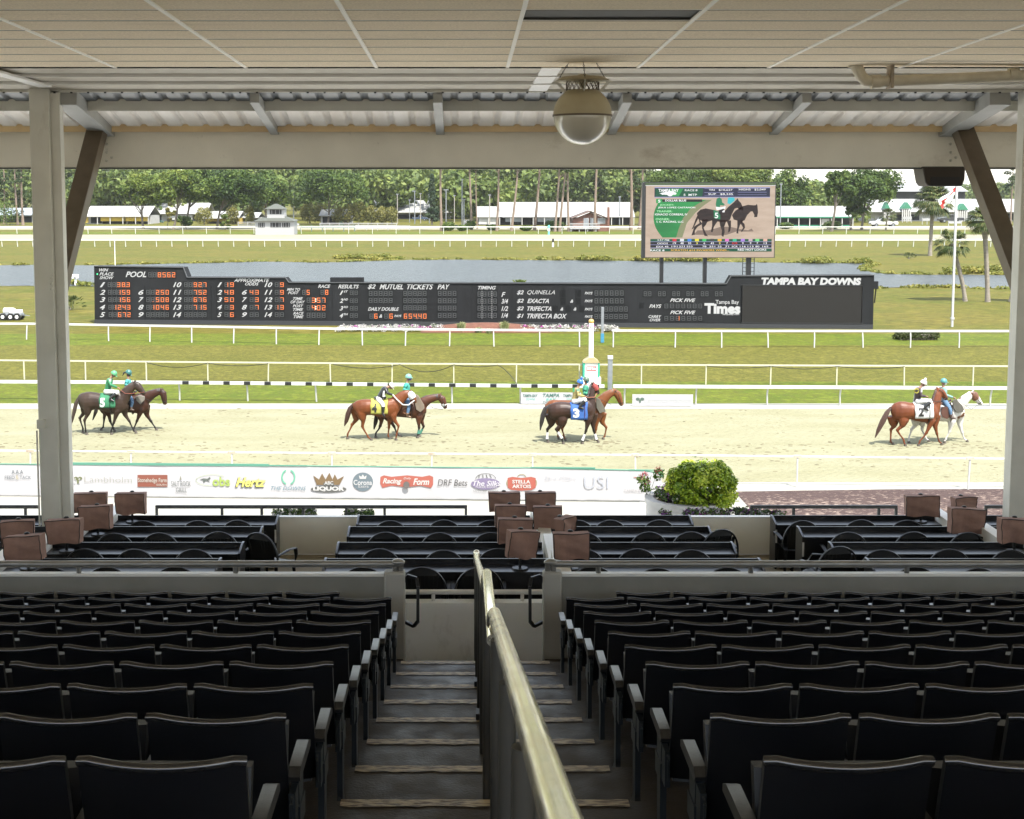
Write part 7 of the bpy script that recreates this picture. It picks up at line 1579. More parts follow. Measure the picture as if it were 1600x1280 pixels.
    if mane:
        mb = MB(); up = []
        for p, r in zip(nk+[h0], nr+[hr[0]]): up.append(p)
        P2 = [p+Vector((-.0, 0, 0))+((Vector((0, 0, 1))-(nk[-1]-nk[0]).normalized()*(nk[-1]-nk[0]).normalized().z).normalized())*r*.86 for p, r in zip(nk[0:]+[h0], nr[0:]+[hr[0]*.8])]
        for k in range(len(P2)-1):
            for j in range(7):
                u = j/7; a = P2[k].lerp(P2[k+1], u); dr = rt.uniform(.06, .12); mb.loft([a+Vector((0, 0, .012)), a+Vector((rt.uniform(-.03, .01), -.05, -.02)), a+Vector((rt.uniform(-.05, .0), -.085, -dr))], [.03, .026, .006], [.02, .012, .004], 6, (0, 1, .01))
        mb.build('mane', tailcol or M_hair, t)
    if wraps:
        for (i, a, b) in wraps:
            q = legs[i]; A = q[1].lerp(q[2], a); B = q[1].lerp(q[2], b); MB().loft([A, A.lerp(B, .5), B], [.046, .044, .054], [.042, .040, .05], 12, (0, 1, .01)).build('leg_wrap', wrapm or M_wrap, t)
    # bridle
    mb = MB(); H0, H1, H2, H3 = h0, hd[1], hd[-2], hd[-1]
    def loop(c, r, d): 
        d = d.normalized(); a = d.cross(Vector((0, 1, 0.01))).normalized(); b = a.cross(d).normalized(); mb.tube([c+a*(r[0]*cos(2*pi*k/14))+b*(r[1]*sin(2*pi*k/14)) for k in range(15)], .009, 5)
    loop(H2, (hr[-2]*1.06, min(.105, hr[-2]*.82)+.006), H3-H2); loop(hd[0], (hr[0]*1.08, .085), H1-H0)
    for sy in (-1, 1): mb.tube([hd[0]+Vector((0, sy*.075, .03)), H1+Vector((0.02, sy*.10, 0)), H2+Vector((0, sy*.082, 0)), H3+Vector((-.01, sy*.055, -.01))], .008, 5)
    mb.build('bridle', M_tackblk, t)
    # eyes and nostrils
    mb = MB(); e = hd[0].lerp(hd[1], .75)+(Vector((hd[1].z-hd[0].z, 0, hd[0].x-hd[1].x)).normalized()*(-hr[1]*.45)); 
    for sy in (-1, 1): mb.ball(e+Vector((0, sy*min(.085, hr[1]*.62), .01)), .017, 8, 6); mb.ball(hd[-1]+Vector((.02, sy*.04, .0)), (.012, .01, .014), 6, 5)
    mb.build('eyes', M_tackblk, t)
    return t, dict(prof=prof, head=hd, hr=hr, neck=nk, nr=nr, legs=legs, P=P)
def side_w(prof, x, z):
    for a, b in zip(prof, prof[1:]):
        if x <= b[0] or b is prof[-1]:
            u = min(1, max(0, (x-a[0])/(b[0]-a[0]))); zc = a[1]+(b[1]-a[1])*u; hh = a[2]+(b[2]-a[2])*u; w = a[3]+(b[3]-a[3])*u
            q = max(0, 1-((z-zc)/hh)**2); return w*q**.41, zc, hh, w
def cloth(t, info, corners, m, name='saddle_cloth', num=None, numbox=None, numm=None, off=.028, both=True):
    """corners in zoomed px: (x0,x1,ytop,ybottom) near side; drapes over the back"""
    P = info['P']; x0 = P(corners[0], corners[2]).x; x1 = P(corners[1], corners[2]).x; zb_ = P(0, corners[3]).z; mb = MB(); nx, nz_ = 8, 12; vs = []
    for i in range(nx+1):
        x = x0+(x1-x0)*i/nx; _, zc, hh, w = side_w(info['prof'], x, 1.3); zt_ = zc+hh+off
        for j in range(2*nz_+1):
            v = abs(j-nz_)/nz_; z = zt_-(zt_-zb_)*(v**1.6); y = side_w(info['prof'], x, min(z, zc+hh-.001))[0]; y = (y+off if v > 0 else 0); 
            if z < zc: y = max(y, w+off*.8)
            vs.append((x+.012*sin(j), math.copysign(y, j-nz_) if v > 0 else 0, z))
    K = 2*nz_+1; mb.add(vs, [(i*K+j, (i+1)*K+j, (i+1)*K+j+1, i*K+j+1) for i in range(nx) for j in range(2*nz_)]); o = mb.build(name, m, t, smooth=60)
    sm = o.modifiers.new('s', 'SOLIDIFY'); sm.thickness = .008
    if num:
        a, b, c_, d = numbox; X0, X1, Zt, Zb = P(a, c_).x, P(b, c_).x, P(a, c_).z, P(a, d).z; mb = MB()
        def f(u, w_):
            _, zc, hh, w = side_w(info['prof'], u, w_); y = side_w(info['prof'], u, w_)[0]+off
            if w_ < zc: y = max(y, w+off*.8)
            return (u, -y-.014, w_)
        put_text(mb, num, f, X0, X1, Zb, Zt, None, 0, .05); mb.build('number', numm, t, smooth=0)
def tack(t, info, sx, girthx, m=M_tackblk, saddle=M_tackblk, big=False):
    P = info['P']; x = P(sx, 500).x; w, zc, hh, _ = side_w(info['prof'], x, 1.3); zt_ = zc+hh; mb = MB(); L_ = .30 if big else .22
    mb.loft([(x-L_, 0, zt_+.10), (x-L_*.6, 0, zt_+.06), (x, 0, zt_+.045), (x+L_*.7, 0, zt_+.07), (x+L_, 0, zt_+(.16 if big else .10))], [.03, .04, .045, .045, .03], [.10, .17, .15, .11, .05], 12, (0, 1, .01)); 
    if big: mb.prism([(x-.16, zt_-.06), (x+.20, zt_-.06), (x+.17, zt_-.42), (x+.05, zt_-.50), (x-.10, zt_-.44), (x-.17, zt_-.28)], 'y', -w-.065, -w-.035)
    mb.build('saddle', saddle, t)
    gx = P(girthx, 700).x; w2, zc2, hh2, ww = side_w(info['prof'], gx, zc); mb = MB(); pts = []
    for k in range(25): a = 2*pi*k/24; pts.append((gx, (ww+.035)*math.copysign(abs(cos(a))**.82, cos(a)), zc2+(hh2+.02)*sin(a)))
    mb.loft(pts, [.04]*25, [.010]*25, 6, (1, 0, 0.01)); mb.build('girth', m, t)
def pony_gear(t, info, m_flap, pts_px, lat=-.30):
    """canvas roll hung at the pony's shoulder"""
    P = info['P']; q = [P(x, y, lat) for x, y in pts_px]; mb = MB(); n = len(q); mb.add([v+Vector((0, -.02, 0)) for v in q]+[v+Vector((0, .05, 0)) for v in q], [tuple(range(n)), tuple(range(2*n-1, n-1, -1))]+[(i, i+n, (i+1) % n+n, (i+1) % n) for i in range(n)])
    mb.build('canvas_roll', m_flap, t, smooth=30, bevel=.012)
def mann(P, label, hip, sh, head, elbow, hand, knee, ankle, toe, shirt, pants, helmet, boot=M_boot, lat=0.0, face=(.7, -.5), mask=None, vest=None, hipw=.13, shw=.17, legw=.30, armlat=-.24, scarf=None, kind='jockey', sleeve=None, pompom=None, ponytail=False, kneelat=None, headr=.105):
    """a rider: one continuous body with clothes over it; points are zoomed px"""
    g = 'riders on the track'; S0 = P(*hip, lat); t = thing('person', label, 'person', (P.o.x+S0.x, P.o.y+lat, S0.z), 0, g); O = Vector((S0.x, lat, S0.z))
    q = lambda a, l=0.0: P(a[0], a[1], lat+l)-O
    hp = Vector((0, 0, 0)); shd = q(sh); hc = q(head); nkp = shd.lerp(hc, .38)+Vector((.0, 0, .0)); ch = hp.lerp(shd, .62)
    body = MB(); up = (0, 1, 0.01)
    def limbs(mb, ex=0.0, parts='all'):
        if parts in ('all', 'top'): mb.loft([hp+Vector((-.01, 0, -.03)), hp.lerp(shd, .22), hp.lerp(shd, .5), ch.lerp(shd, .45), shd+Vector((0, 0, .01))], [.10+ex, .095+ex, .105+ex, .115+ex, .07+ex], [hipw+.02+ex, .125+ex, .145+ex, .165+ex, .12+ex], 14, up)
        for sy in (-1, 1):
            s0 = shd+Vector((-.0, sy*shw, -.03)); el = q(elbow, sy*.23); hn = q(hand, sy*.10)
            if parts in ('all', 'top'): mb.loft([shd+Vector((0, sy*.06, -.02)), s0, s0.lerp(el, .5), el, el.lerp(hn, .5), hn.lerp(el, .08)], [.055+ex, .058+ex, .048+ex, .042+ex, .036+ex, .028+ex], None, 10, (0.02, .3, 1))
            if parts in ('all', 'legs'):
                kl = legw if kneelat is None else kneelat; hj = hp+Vector((.0, sy*hipw*.7, -.02)); kn = q(knee, sy*kl); an = q(ankle, sy*(kl+.02))
                mb.loft([hp+Vector((-.03, sy*.05, 0)), hj, hj.lerp(kn, .5), kn], [.10+ex, .095+ex, .078+ex, .058+ex], None, 12, (.02, 1, .03))
                mb.loft([kn, kn.lerp(an, .35), kn.lerp(an, .8), an], [.056+ex, .056+ex, .038+ex, .034+ex], None, 12, (.02, 1, .03))
    limbs(body); body.loft([shd+Vector((0, 0, -.02)), nkp, hc+Vector((-.01, 0, -.06))], [.055, .048, .05], None, 10, up)
    f = Vector((face[0], 0, face[1])).normalized(); hup = Vector((-f.z, 0, f.x)); 
    body.ball(hc, (.088, .074, .108), 16, 12); body.ball(hc+f*.055-hup*.055, (.045, .045, .05), 10, 8); body.loft([hc+f*.085+hup*.01, hc+f*.108-hup*.018, hc+f*.09-hup*.03], [.010, .016, .012], None, 6, up)
    for sy in (-1, 1):
        body.ball(hc+Vector((-.005, sy*.076, -.01)), (.018, .010, .028), 8, 6); an = q(ankle, sy*((legw if kneelat is None else kneelat)+.02)); to = q(toe, sy*((legw if kneelat is None else kneelat)+.03)); body.loft([an, an.lerp(to, .5)+Vector((0, 0, -.015)), to], [.038, .036, .022], [.035, .04, .032], 10, (0, 1, .02))
        hn = q(hand, sy*.10); el = q(elbow, sy*.23); d = (hn-el).normalized(); pal = hn+d*.035; body.loft([hn, pal, hn+d*.075], [.026, .034, .028], [.018, .020, .016], 8, (.02, 1, .1))
        for k in range(4):                               # curled fingers
            o_ = Vector((0, (k-1.5)*.018, 0)); L1 = (.040, .046, .043, .034)[k]; b0 = hn+d*.072+o_; dn = Vector((0, 0, -1)); body.loft([b0, b0+d*L1*.6+dn*.010, b0+d*L1*.55+dn*.034, b0+d*.008+dn*.042], [.0095, .009, .0085, .007], None, 6, (.01, 1, .02))
        body.loft([hn+d*.02+Vector((0, -sy*.028, 0)), hn+d*.05+Vector((0, -sy*.045, -.008)), hn+d*.07+Vector((0, -sy*.035, -.022))], [.012, .010, .008], None, 6, (.01, .1, 1))
    remeshed(body, 'body', M_skin, .0125, 3, t)
    c1 = MB(); limbs(c1, .014, 'top'); remeshed(c1, 'shirt', shirt, .015, 3, t)
    c2 = MB(); limbs(c2, .012, 'legs'); c2.ball(hp, (.115, hipw+.045, .11), 12, 8); remeshed(c2, 'trousers', pants, .015, 3, t)
    for sy in (-1, 1):
        kl = legw if kneelat is None else kneelat; kn = q(knee, sy*kl); an = q(ankle, sy*(kl+.02)); to = q(toe, sy*(kl+.03)); b1 = MB(); u0 = .22 if kind == 'jockey' else .72
        b1.loft([kn.lerp(an, u0), kn.lerp(an, .55 if u0 < .5 else .85), kn.lerp(an, .92), an+Vector((-.01, 0, -.01))], [.074, .068, .052, .054], None, 12, (.02, 1, .03)); b1.loft([an+Vector((-.035, 0, -.02)), an.lerp(to, .5)+Vector((0, 0, -.02)), to+(to-an).normalized()*.03], [.048, .044, .028], [.044, .048, .038], 10, (0, 1, .02)); remeshed(b1, 'boot', boot, .014, 3, t)
        st = MB(); st.tube([an.lerp(to, .45)+Vector((0, 0, -.055)), an.lerp(to, .5)+Vector((0, sy*.05, .03)), an.lerp(to, .5)+Vector((0, -sy*.0, .10)), hp+Vector((.08, sy*.17, -.12))], .007, 5); st.build('stirrup', M_tackblk, t)
    hm = MB(); hm.loft([hc-hup*.012, hc+hup*.02, hc+hup*.07, hc+hup*.115, hc+hup*.14], [.121, .125, .113, .078, .02], [.102, .106, .095, .066, .02], 18, up)
    hm.loft([hc+f*.08+hup*.012, hc+f*.165-hup*.005], [.016, .006], [.075, .05], 10, up); hm.build('helmet', helmet, t, smooth=60)
    mb = MB(); mb.tube([hc+hup*.0+Vector((0, -.088, 0)), hc-hup*.10+Vector((.02, -.05, 0)), hc-hup*.118+f*.02, hc-hup*.10+Vector((.02, .05, 0)), hc+Vector((0, .088, 0))], .008, 5); mb.ball(hc+f*.082+hup*.028, (.03, .075, .022), 10, 6); mb.build('goggles_strap', M_tackblk, t)
    mb = MB(); [mb.ball(hc+f*.090+Vector((0, sy*.032, .012)), .010, 6, 5) for sy in (-1, 1)]; mb.build('eyes', M_tackblk, t)
    mb = MB(); mb.loft([hc+f*.078-hup*.062+Vector((0, -.022, 0)), hc+f*.088-hup*.064, hc+f*.078-hup*.062+Vector((0, .022, 0))], .006, None, 5, (0, 0, 1)); mb.build('mouth', mat('lips', (0.18, 0.06, 0.05), .5), t)
    if mask: mb = MB(); mb.loft([hc+f*.02-hup*.05, hc+f*.075-hup*.045, hc+f*.115-hup*.045], [.062, .058, .035], [.078, .062, .03], 12, up); mb.build('face_mask', mask, t, smooth=60)
    if pompom: MB().ball(hc+hup*.165, .05, 10, 8).build('pompom', pompom, t)
    if ponytail: mb = MB(); mb.loft([hc-f*.08, hc-f*.14-hup*.08, hc-f*.12-hup*.22], [.03, .035, .008], None, 8, up); mb.build('hair', M_hair, t)
    return t, O, q, dict(hp=hp, sh=shd, hc=hc, hup=hup, f=f)
def reins(P, pts, label, m=M_tackblk, r=.009, lats=None):
    v = [P(x, y, (lats[i] if lats else -.08)) for i, (x, y) in enumerate(pts)]; o = P.o+v[0]; ob = MB().tube([p-v[0] for p in v], r, 6).build('reins', m, None, loc=tuple(o)); return tag(ob, label, 'reins', 'reins of the horses')
def patch_on(t, O, P, poly_px, lat, m, name):
    mb = MB(); n = len(poly_px); v = [P(x, y, lat)-O for x, y in poly_px]; mb.add(v+[a+Vector((0, .012, 0)) for a in v], [tuple(range(n)), tuple(range(2*n-1, n-1, -1))]+[(i, i+n, (i+1) % n+n, (i+1) % n) for i in range(n)]); return mb.build(name, m, t, smooth=0)

C_bay = coat('dark_brown_coat', (0.018, 0.0095, 0.006), (0.034, 0.020, 0.013), ((0.005, 0.004, 0.0035), .62)); C_bay2 = coat('bay_coat', (0.032, 0.0095, 0.004), (0.018, 0.006, 0.003), ((0.005, 0.004, 0.0035), .60)); C_ch = coat('chestnut_coat', (0.118, 0.033, 0.0075), (0.075, 0.020, 0.005))
C_bay3 = coat('reddish_bay_coat', (0.060, 0.019, 0.008), (0.036, 0.012, 0.005), ((0.006, 0.005, 0.0045), .60)); C_dk = coat('dark_bay_coat', (0.017, 0.0075, 0.0045), (0.030, 0.0125, 0.007), ((0.006, 0.005, 0.0045), .66)); C_or = coat('copper_coat', (0.125, 0.040, 0.010), (0.085, 0.026, 0.007)); C_paint = coat('white_coat', (0.40, 0.385, 0.36), (0.35, 0.335, 0.31), None, ((0.075, 0.026, 0.010), 1.15, .57))
C_ch2 = coat('bright_chestnut_coat', (0.115, 0.031, 0.0085), (0.075, 0.019, 0.006))
white = M_breech
# ---- pair A (far left): number 5
PA2 = Px(100, 560, 830, 1012); 
t, I = horse(PA2, 'dark bay lead pony with black legs, its head far forward of horse number five', C_bay2,
 [(470, 540, 620), (520, 505, 690), (580, 490, 730), (650, 487, 740), (730, 500, 738), (820, 510, 745), (900, 508, 752), (980, 500, 762), (1050, 485, 765), (1120, 500, 760), (1180, 575, 715)],
 [(1095, 590, 92), (1165, 535, 78), (1235, 495, 62), (1300, 468, 50), (1345, 455, 42)], [(1352, 452, 36), (1375, 482, 50), (1388, 540, 44), (1398, 598, 34), (1404, 635, 29)], [(1350, 418), (1385, 412)],
 [[(590, 700), (645, 880), (685, 985), (700, 1030)], [(560, 700), (560, 830), (545, 960), (512, 1012)]], [[(1060, 745), (1010, 880), (972, 980), (975, 1012)], [(1130, 755), (1212, 880), (1262, 1000), (1282, 1045)]],
 [(475, 560, 14), (462, 650, 28), (440, 750, 30), (400, 855, 8)])
tack(t, I, 900, 960, big=True); pony_gear(t, I, mat('light_canvas', (0.121, 0.11, 0.0935), .9, 0, (0.1485, 0.1375, 0.1155), 4), [(990, 530), (1050, 515), (1120, 530), (1118, 580), (1060, 640), (1010, 590)], -.27)
PA1 = Px(100, 560, 550, 1055)
t, I = horse(PA1, 'dark brown racehorse wearing green saddle cloth number five', C_bay,
 [(205, 505, 600), (250, 482, 690), (310, 468, 735), (370, 463, 728), (450, 475, 705), (530, 493, 728), (620, 490, 752), (700, 472, 768), (770, 455, 768), (830, 485, 745), (880, 570, 700)],
 [(805, 575, 108), (855, 500, 84), (905, 435, 68), (950, 390, 56), (985, 360, 44)], [(990, 352, 40), (1018, 382, 58), (1055, 425, 50), (1090, 465, 37), (1118, 492, 31)], [(985, 285), (1000, 300)],
 [[(350, 700), (285, 862), (300, 1005), (312, 1052)], [(310, 700), (218, 832), (262, 980), (262, 1040)]], [[(730, 760), (690, 900), (656, 1010), (656, 1068)], [(830, 755), (907, 872), (965, 1000), (995, 1055)]],
 [(212, 530, 18), (168, 620, 36), (142, 730, 34), (118, 850, 22), (105, 912, 6)], hoofm=M_hoof, tailcol=mat('brown_tail', (0.0275, 0.0165, 0.011), .6))
cloth(t, I, (515, 735, 485, 670), mat('cloth_green', (0.0165, 0.11, 0.0495), .8), num='5', numbox=(528, 600, 535, 660), numm=M_breech); tack(t, I, 640, 672)
mann(PA2, 'pony rider in turquoise shirt and dark helmet, riding beside jockey in green', (885, 465), (890, 300), (893, 205), (850, 360), (960, 440), (950, 600), (925, 700), (965, 715), mat('turquoise_shirt', (0.033, 0.198, 0.1925), .8), M_jean, mat('dark_teal_helmet', (0.02, 0.09, 0.08), .35), mat('brown_boot', (0.05, 0.03, 0.02), .6), mask=M_tackblk, kind='pony', ponytail=True, kneelat=.30)
tj, O, q, inf = mann(PA1, 'jockey in green silks and pale green cap on number five', (600, 455), (640, 285), (690, 218), (650, 370), (742, 405), (755, 468), (640, 555), (690, 590), mat('green_silk', (0.0165, 0.132, 0.055), .45), M_breech, mat('mint_cap', (0.055, 0.209, 0.099), .5), face=(.62, -.5), kneelat=.31)
patch_on(tj, O, PA1, [(620, 290), (655, 288), (652, 325), (628, 328)], -.215, white, 'shirt_patch')
reins(PA1, [(742, 405), (850, 490), (930, 490), (1110, 470)], 'red brown reins of horse number five', mat('red_rein', (0.1375, 0.033, 0.0165), .6), .012, [-.12, -.16, -.14, -.07]); reins(PA2, [(960, 440), (1100, 540), (1250, 620), (1390, 640)], 'thin reins hanging under the far left pony head', M_tackblk, .007, [-.1, -.16, -.12, -.06])
# ---- pair B: number 4
PB2 = Px(530, 570, 880, 1012)
t, I = horse(PB2, 'bay lead pony with white noseband beside horse number four', C_bay3,
 [(500, 560, 640), (560, 520, 700), (620, 508, 722), (700, 500, 722), (780, 508, 722), (860, 510, 728), (940, 500, 736), (1020, 490, 746), (1090, 486, 742), (1150, 502, 722), (1212, 580, 665)],
 [(1125, 575, 92), (1185, 515, 76), (1250, 478, 62), (1325, 458, 50), (1385, 448, 44)], [(1395, 445, 38), (1430, 478, 54), (1452, 530, 42), (1468, 575, 32), (1476, 602, 27)], [(1405, 400), (1430, 380)],
 [[(590, 690), (570, 860), (508, 960), (505, 1002)], [(640, 690), (765, 860), (800, 970), (845, 1005)]], [[(1100, 750), (1110, 880), (1098, 960), (1085, 1012)], [(1130, 745), (1175, 862), (1120, 965), (1108, 1008)]],
 [(512, 590, 14), (520, 700, 30), (506, 800, 30), (482, 895, 8)], wraps=[(2, .35, .98), (3, .35, .98)], wrapm=mat('wrap_green', (0.03, 0.13, 0.09), .8))
tack(t, I, 940, 1010, m=M_leather, saddle=mat('tan_saddle', (0.12, 0.05, 0.02), .6), big=True); pony_gear(t, I, mat('tan_canvas', (0.11, 0.08525, 0.0605), .9, 0, (0.1375, 0.11, 0.0825), 4), [(1045, 400), (1100, 430), (1180, 560), (1185, 610), (1130, 660), (1070, 625), (1050, 540)], -.29)
MB().loft([I['head'][2]-Vector((.02, 0, .02)), I['head'][3]+Vector((0, 0, .02))], [I['hr'][2]*1.05, I['hr'][3]*1.12], [.085, .075], 12, (0, 1, .01)).build('noseband', white, t)
PB1 = Px(530, 570, 500, 1045)
t, I = horse(PB1, 'chestnut racehorse wearing yellow saddle cloth number four', C_ch,
 [(188, 540, 620), (240, 500, 690), (310, 480, 718), (385, 477, 700), (460, 480, 700), (540, 490, 722), (620, 482, 735), (690, 465, 738), (750, 455, 722), (800, 490, 690), (840, 570, 650)],
 [(765, 560, 108), (822, 490, 90), (880, 438, 74), (930, 408, 60), (965, 398, 48)], [(972, 395, 40), (1002, 425, 52), (1028, 465, 44), (1045, 505, 33), (1052, 528, 28)], [(1005, 345), (1018, 340)],
 [[(330, 700), (322, 862), (400, 1010), (440, 1048)], [(260, 710), (182, 832), (118, 970), (112, 1025)]], [[(740, 735), (826, 852), (797, 975), (785, 1045)], [(700, 745), (690, 880), (680, 985), (695, 1035)]],
 [(205, 535, 18), (152, 600, 36), (122, 690, 40), (98, 780, 30), (75, 848, 8)], tailcol=mat('chestnut_tail', (0.033, 0.0121, 0.0066), .6))
cloth(t, I, (443, 678, 470, 668), mat('cloth_yellow', (0.253, 0.242, 0.044), .8), num='4', numbox=(462, 530, 525, 645), numm=M_tackblk); tack(t, I, 570, 628)
MB().loft([I['head'][0]-Vector((.03, 0, -.02)), I['head'][1], I['head'][2]], [I['hr'][0]*1.12, I['hr'][1]*1.06, I['hr'][2]*1.06], [.09, .118, .10], 14, (0, 1, .01)).build('blinkers', white, t, smooth=60)
mann(PB2, 'pony rider in turquoise shirt with violet face covering, next to number four', (935, 455), (938, 262), (962, 178), (895, 335), (1000, 420), (968, 590), (945, 700), (990, 725), mat('sea_green_shirt', (0.0275, 0.209, 0.165), .8), M_jean, mat('mint_helmet', (0.11, 0.242, 0.209), .4), mat('tan_boot', (0.12, 0.07, 0.04), .6), mask=mat('violet_mask', (0.0275, 0.0165, 0.11), .8), kind='pony', face=(1, -.1), kneelat=.31)
tj, O, q, inf = mann(PB1, 'jockey in black silks and cream cap, bent over number four', (550, 470), (648, 318), (722, 295), (670, 395), (742, 420), (612, 555), (608, 665), (628, 715), M_tackblk, M_breech, mat('cream_cap', (0.42, 0.41, 0.33), .5), face=(.55, -.7), kneelat=.33)
patch_on(tj, O, PB1, [(610, 365), (632, 360), (628, 450), (600, 445)], -.25, white, 'sleeve_band')
reins(PB1, [(742, 415), (800, 480), (880, 555), (960, 560), (1045, 495)], 'thick white rein looping from the black clad jockey to the blinkers', white, .022, [-.14, -.2, -.22, -.2, -.13]); reins(PB2, [(1000, 420), (1180, 500), (1300, 600), (1440, 625)], 'thin reins hanging under the pony head beside number four', M_tackblk, .007, [-.1, -.18, -.12, -.06])
# ---- pair C: number 3
PC2 = Px(830, 570, 640, 1050)
t, I = horse(PC2, 'copper chestnut lead pony beyond horse number three', C_or,
 [(188, 560, 650), (240, 505, 720), (300, 484, 740), (380, 490, 740), (470, 490, 745), (560, 492, 750), (700, 500, 755), (820, 490, 760), (900, 472, 760), (960, 485, 740), (1018, 570, 700)],
 [(935, 572, 98), (990, 495, 80), (1050, 430, 66), (1110, 392, 54), (1155, 375, 44)], [(1165, 370, 38), (1200, 412, 54), (1225, 470, 44), (1246, 530, 34), (1258, 562, 28)], [(1172, 335), (1190, 350)],
 [[(460, 770), (428, 890), (450, 960), (470, 1010)], [(400, 770), (375, 920), (370, 1010), (380, 1050)]], [[(910, 765), (900, 900), (885, 1000), (890, 1050)], [(970, 780), (1045, 872), (1022, 990), (995, 1055)]],
 [(200, 560, 12), (212, 640, 22), (225, 720, 18), (235, 780, 6)], tailcol=mat('sandy_tail', (0.088, 0.0495, 0.0275), .6))
tack(t, I, 760, 830, big=True); pony_gear(t, I, mat('grey_canvas', (0.066, 0.06325, 0.04675), .9, 0, (0.088, 0.0825, 0.066), 4), [(900, 455), (950, 475), (1020, 600), (1035, 650), (950, 675), (905, 600)], -.30)
PC1 = Px(830, 570, 560, 1095)
t, I = horse(PC1, 'dark bay racehorse with blue saddle cloth number three and white leg wraps', C_dk,
 [(232, 580, 680), (275, 542, 750), (335, 522, 768), (400, 514, 758), (470, 517, 742), (550, 530, 750), (630, 530, 768), (710, 510, 778), (780, 490, 772), (840, 520, 745), (888, 600, 700)],
 [(812, 600, 96), (822, 510, 76), (832, 420, 58), (840, 345, 46), (846, 300, 40)], [(855, 285, 34), (885, 305, 42), (908, 350, 36), (924, 390, 28), (930, 405, 24)], [(832, 215), (882, 215)],
 [[(450, 790), (345, 900), (425, 1020), (440, 1078)], [(300, 790), (226, 900), (220, 1030), (228, 1098)]], [[(790, 790), (758, 930), (712, 1050), (705, 1098)], [(850, 790), (872, 930), (905, 1050), (925, 1092)]],
 [(270, 555, 18), (192, 605, 34), (160, 700, 40), (140, 800, 34), (125, 905, 8)], wraps=[(i, .30, 1.0) for i in range(4)], headlat=.12)
cloth(t, I, (540, 775, 525, 745), mat('cloth_blue', (0.0165, 0.066, 0.22), .8), num='3', numbox=(572, 660, 590, 715), numm=M_breech); tack(t, I, 680, 735, m=mat('red_girth', (0.12, 0.015, 0.02), .7))
MB().loft([I['head'][0]-Vector((.02, 0, -.02)), I['head'][1], I['head'][2]], [I['hr'][0]*1.15, I['hr'][1]*1.08, I['hr'][2]*1.08], [.09, .11, .095], 14, (0, 1, .01)).build('blinkers', mat('red_blinkers', (0.187, 0.0275, 0.022), .7), t, smooth=60)
mann(PC2, 'pony rider in green shirt and dull green helmet behind the blue capped jockey', (765, 470), (755, 295), (762, 215), (730, 390), (850, 440), (860, 600), (840, 700), (880, 715), mat('green_shirt', (0.0275, 0.1815, 0.11), .8), M_jean, mat('olive_helmet', (0.055, 0.088, 0.0605), .4), mask=mat('blue_mask', (0.033, 0.165, 0.231), .8), kind='pony', face=(1, -.2), kneelat=.30)
tj, O, q, inf = mann(PC1, 'jockey in yellow and green silks with blue cap on number three', (600, 500), (640, 330), (678, 250), (650, 420), (745, 440), (762, 480), (672, 580), (725, 605), mat('yellow_silk', (0.231, 0.187, 0.066), .5), M_breech, mat('blue_cap', (0.011, 0.0825, 0.275), .4), face=(.8, -.3), kneelat=.31, pompom=mat('blue_pom', (0.011, 0.066, 0.2475), .8))
patch_on(tj, O, PC1, [(575, 330), (600, 315), (605, 370), (580, 385)], -.20, mat('silk_green', (0.022, 0.165, 0.066), .6), 'shirt_patch'); patch_on(tj, O, PC1, [(630, 335), (668, 330), (675, 372), (640, 380)], -.235, mat('silk_mint', (0.121, 0.22, 0.154), .6), 'shirt_patch')
reins(PC1, [(745, 440), (780, 455), (880, 452), (915, 395)], 'orange breast strap and rein of number three', mat('orange_rein', (0.165, 0.0495, 0.022), .6), .016, [-.12, -.16, -.10, .0]); reins(PC2, [(850, 440), (1000, 500), (1120, 560), (1240, 560)], 'dark reins on the neck of the copper lead pony', M_tackblk, .008, [-.1, -.2, -.14, -.07])
# ---- pair D: number 2
PD2 = Px(1360, 570, 1000, 1085)
t, I = horse(PD2, 'white and brown paint lead pony at the far right', C_paint,
 [(608, 600, 670), (650, 560, 730), (710, 535, 765), (780, 525, 775), (860, 530, 780), (940, 540, 785), (1020, 545, 790), (1100, 530, 790), (1180, 515, 785), (1250, 540, 755), (1300, 610, 715)],
 [(1215, 605, 98), (1265, 535, 80), (1320, 475, 66), (1368, 435, 56), (1400, 408, 46)], [(1405, 400, 40), (1440, 428, 55), (1482, 475, 43), (1518, 522, 34), (1540, 545, 29)], [(1432, 340), (1445, 350)],
 [[(650, 790), (572, 900), (538, 1010), (530, 1078)], [(720, 790), (716, 900), (768, 1020), (805, 1085)]], [[(1120, 820), (1098, 935), (1050, 1030), (1025, 1082)], [(1230, 790), (1275, 950), (1300, 1050), (1338, 1098)]],
 [(612, 600, 12), (600, 680, 20), (605, 760, 16), (612, 820, 6)], tailcol=mat('pale_tail', (0.28, 0.25, 0.2), .7), mane=False)
tack(t, I, 1010, 1090, m=M_leather, saddle=mat('red_brown_saddle', (0.06, 0.022, 0.013), .5), big=True); pony_gear(t, I, mat('olive_canvas', (0.05225, 0.0495, 0.0385), .9, 0, (0.0715, 0.066, 0.055), 4), [(1140, 500), (1190, 480), (1270, 560), (1300, 620), (1280, 660), (1190, 660), (1150, 600)], -.30)
mb = MB(); hd_ = I['head']; mb.loft([hd_[0]-Vector((.06, 0, 0)), hd_[0], hd_[1], hd_[2]+Vector((-.02, 0, -.01))], [.085, I['hr'][0]*1.10, I['hr'][1]*1.10, I['hr'][2]*1.10], [.07, .085, .112, .095], 14, (0, 1, .01)); mb.build('face_patch', mat('brown_face', (0.085, 0.030, 0.012), .5), t, smooth=60)
PD1 = Px(1360, 570, 620, 1125)
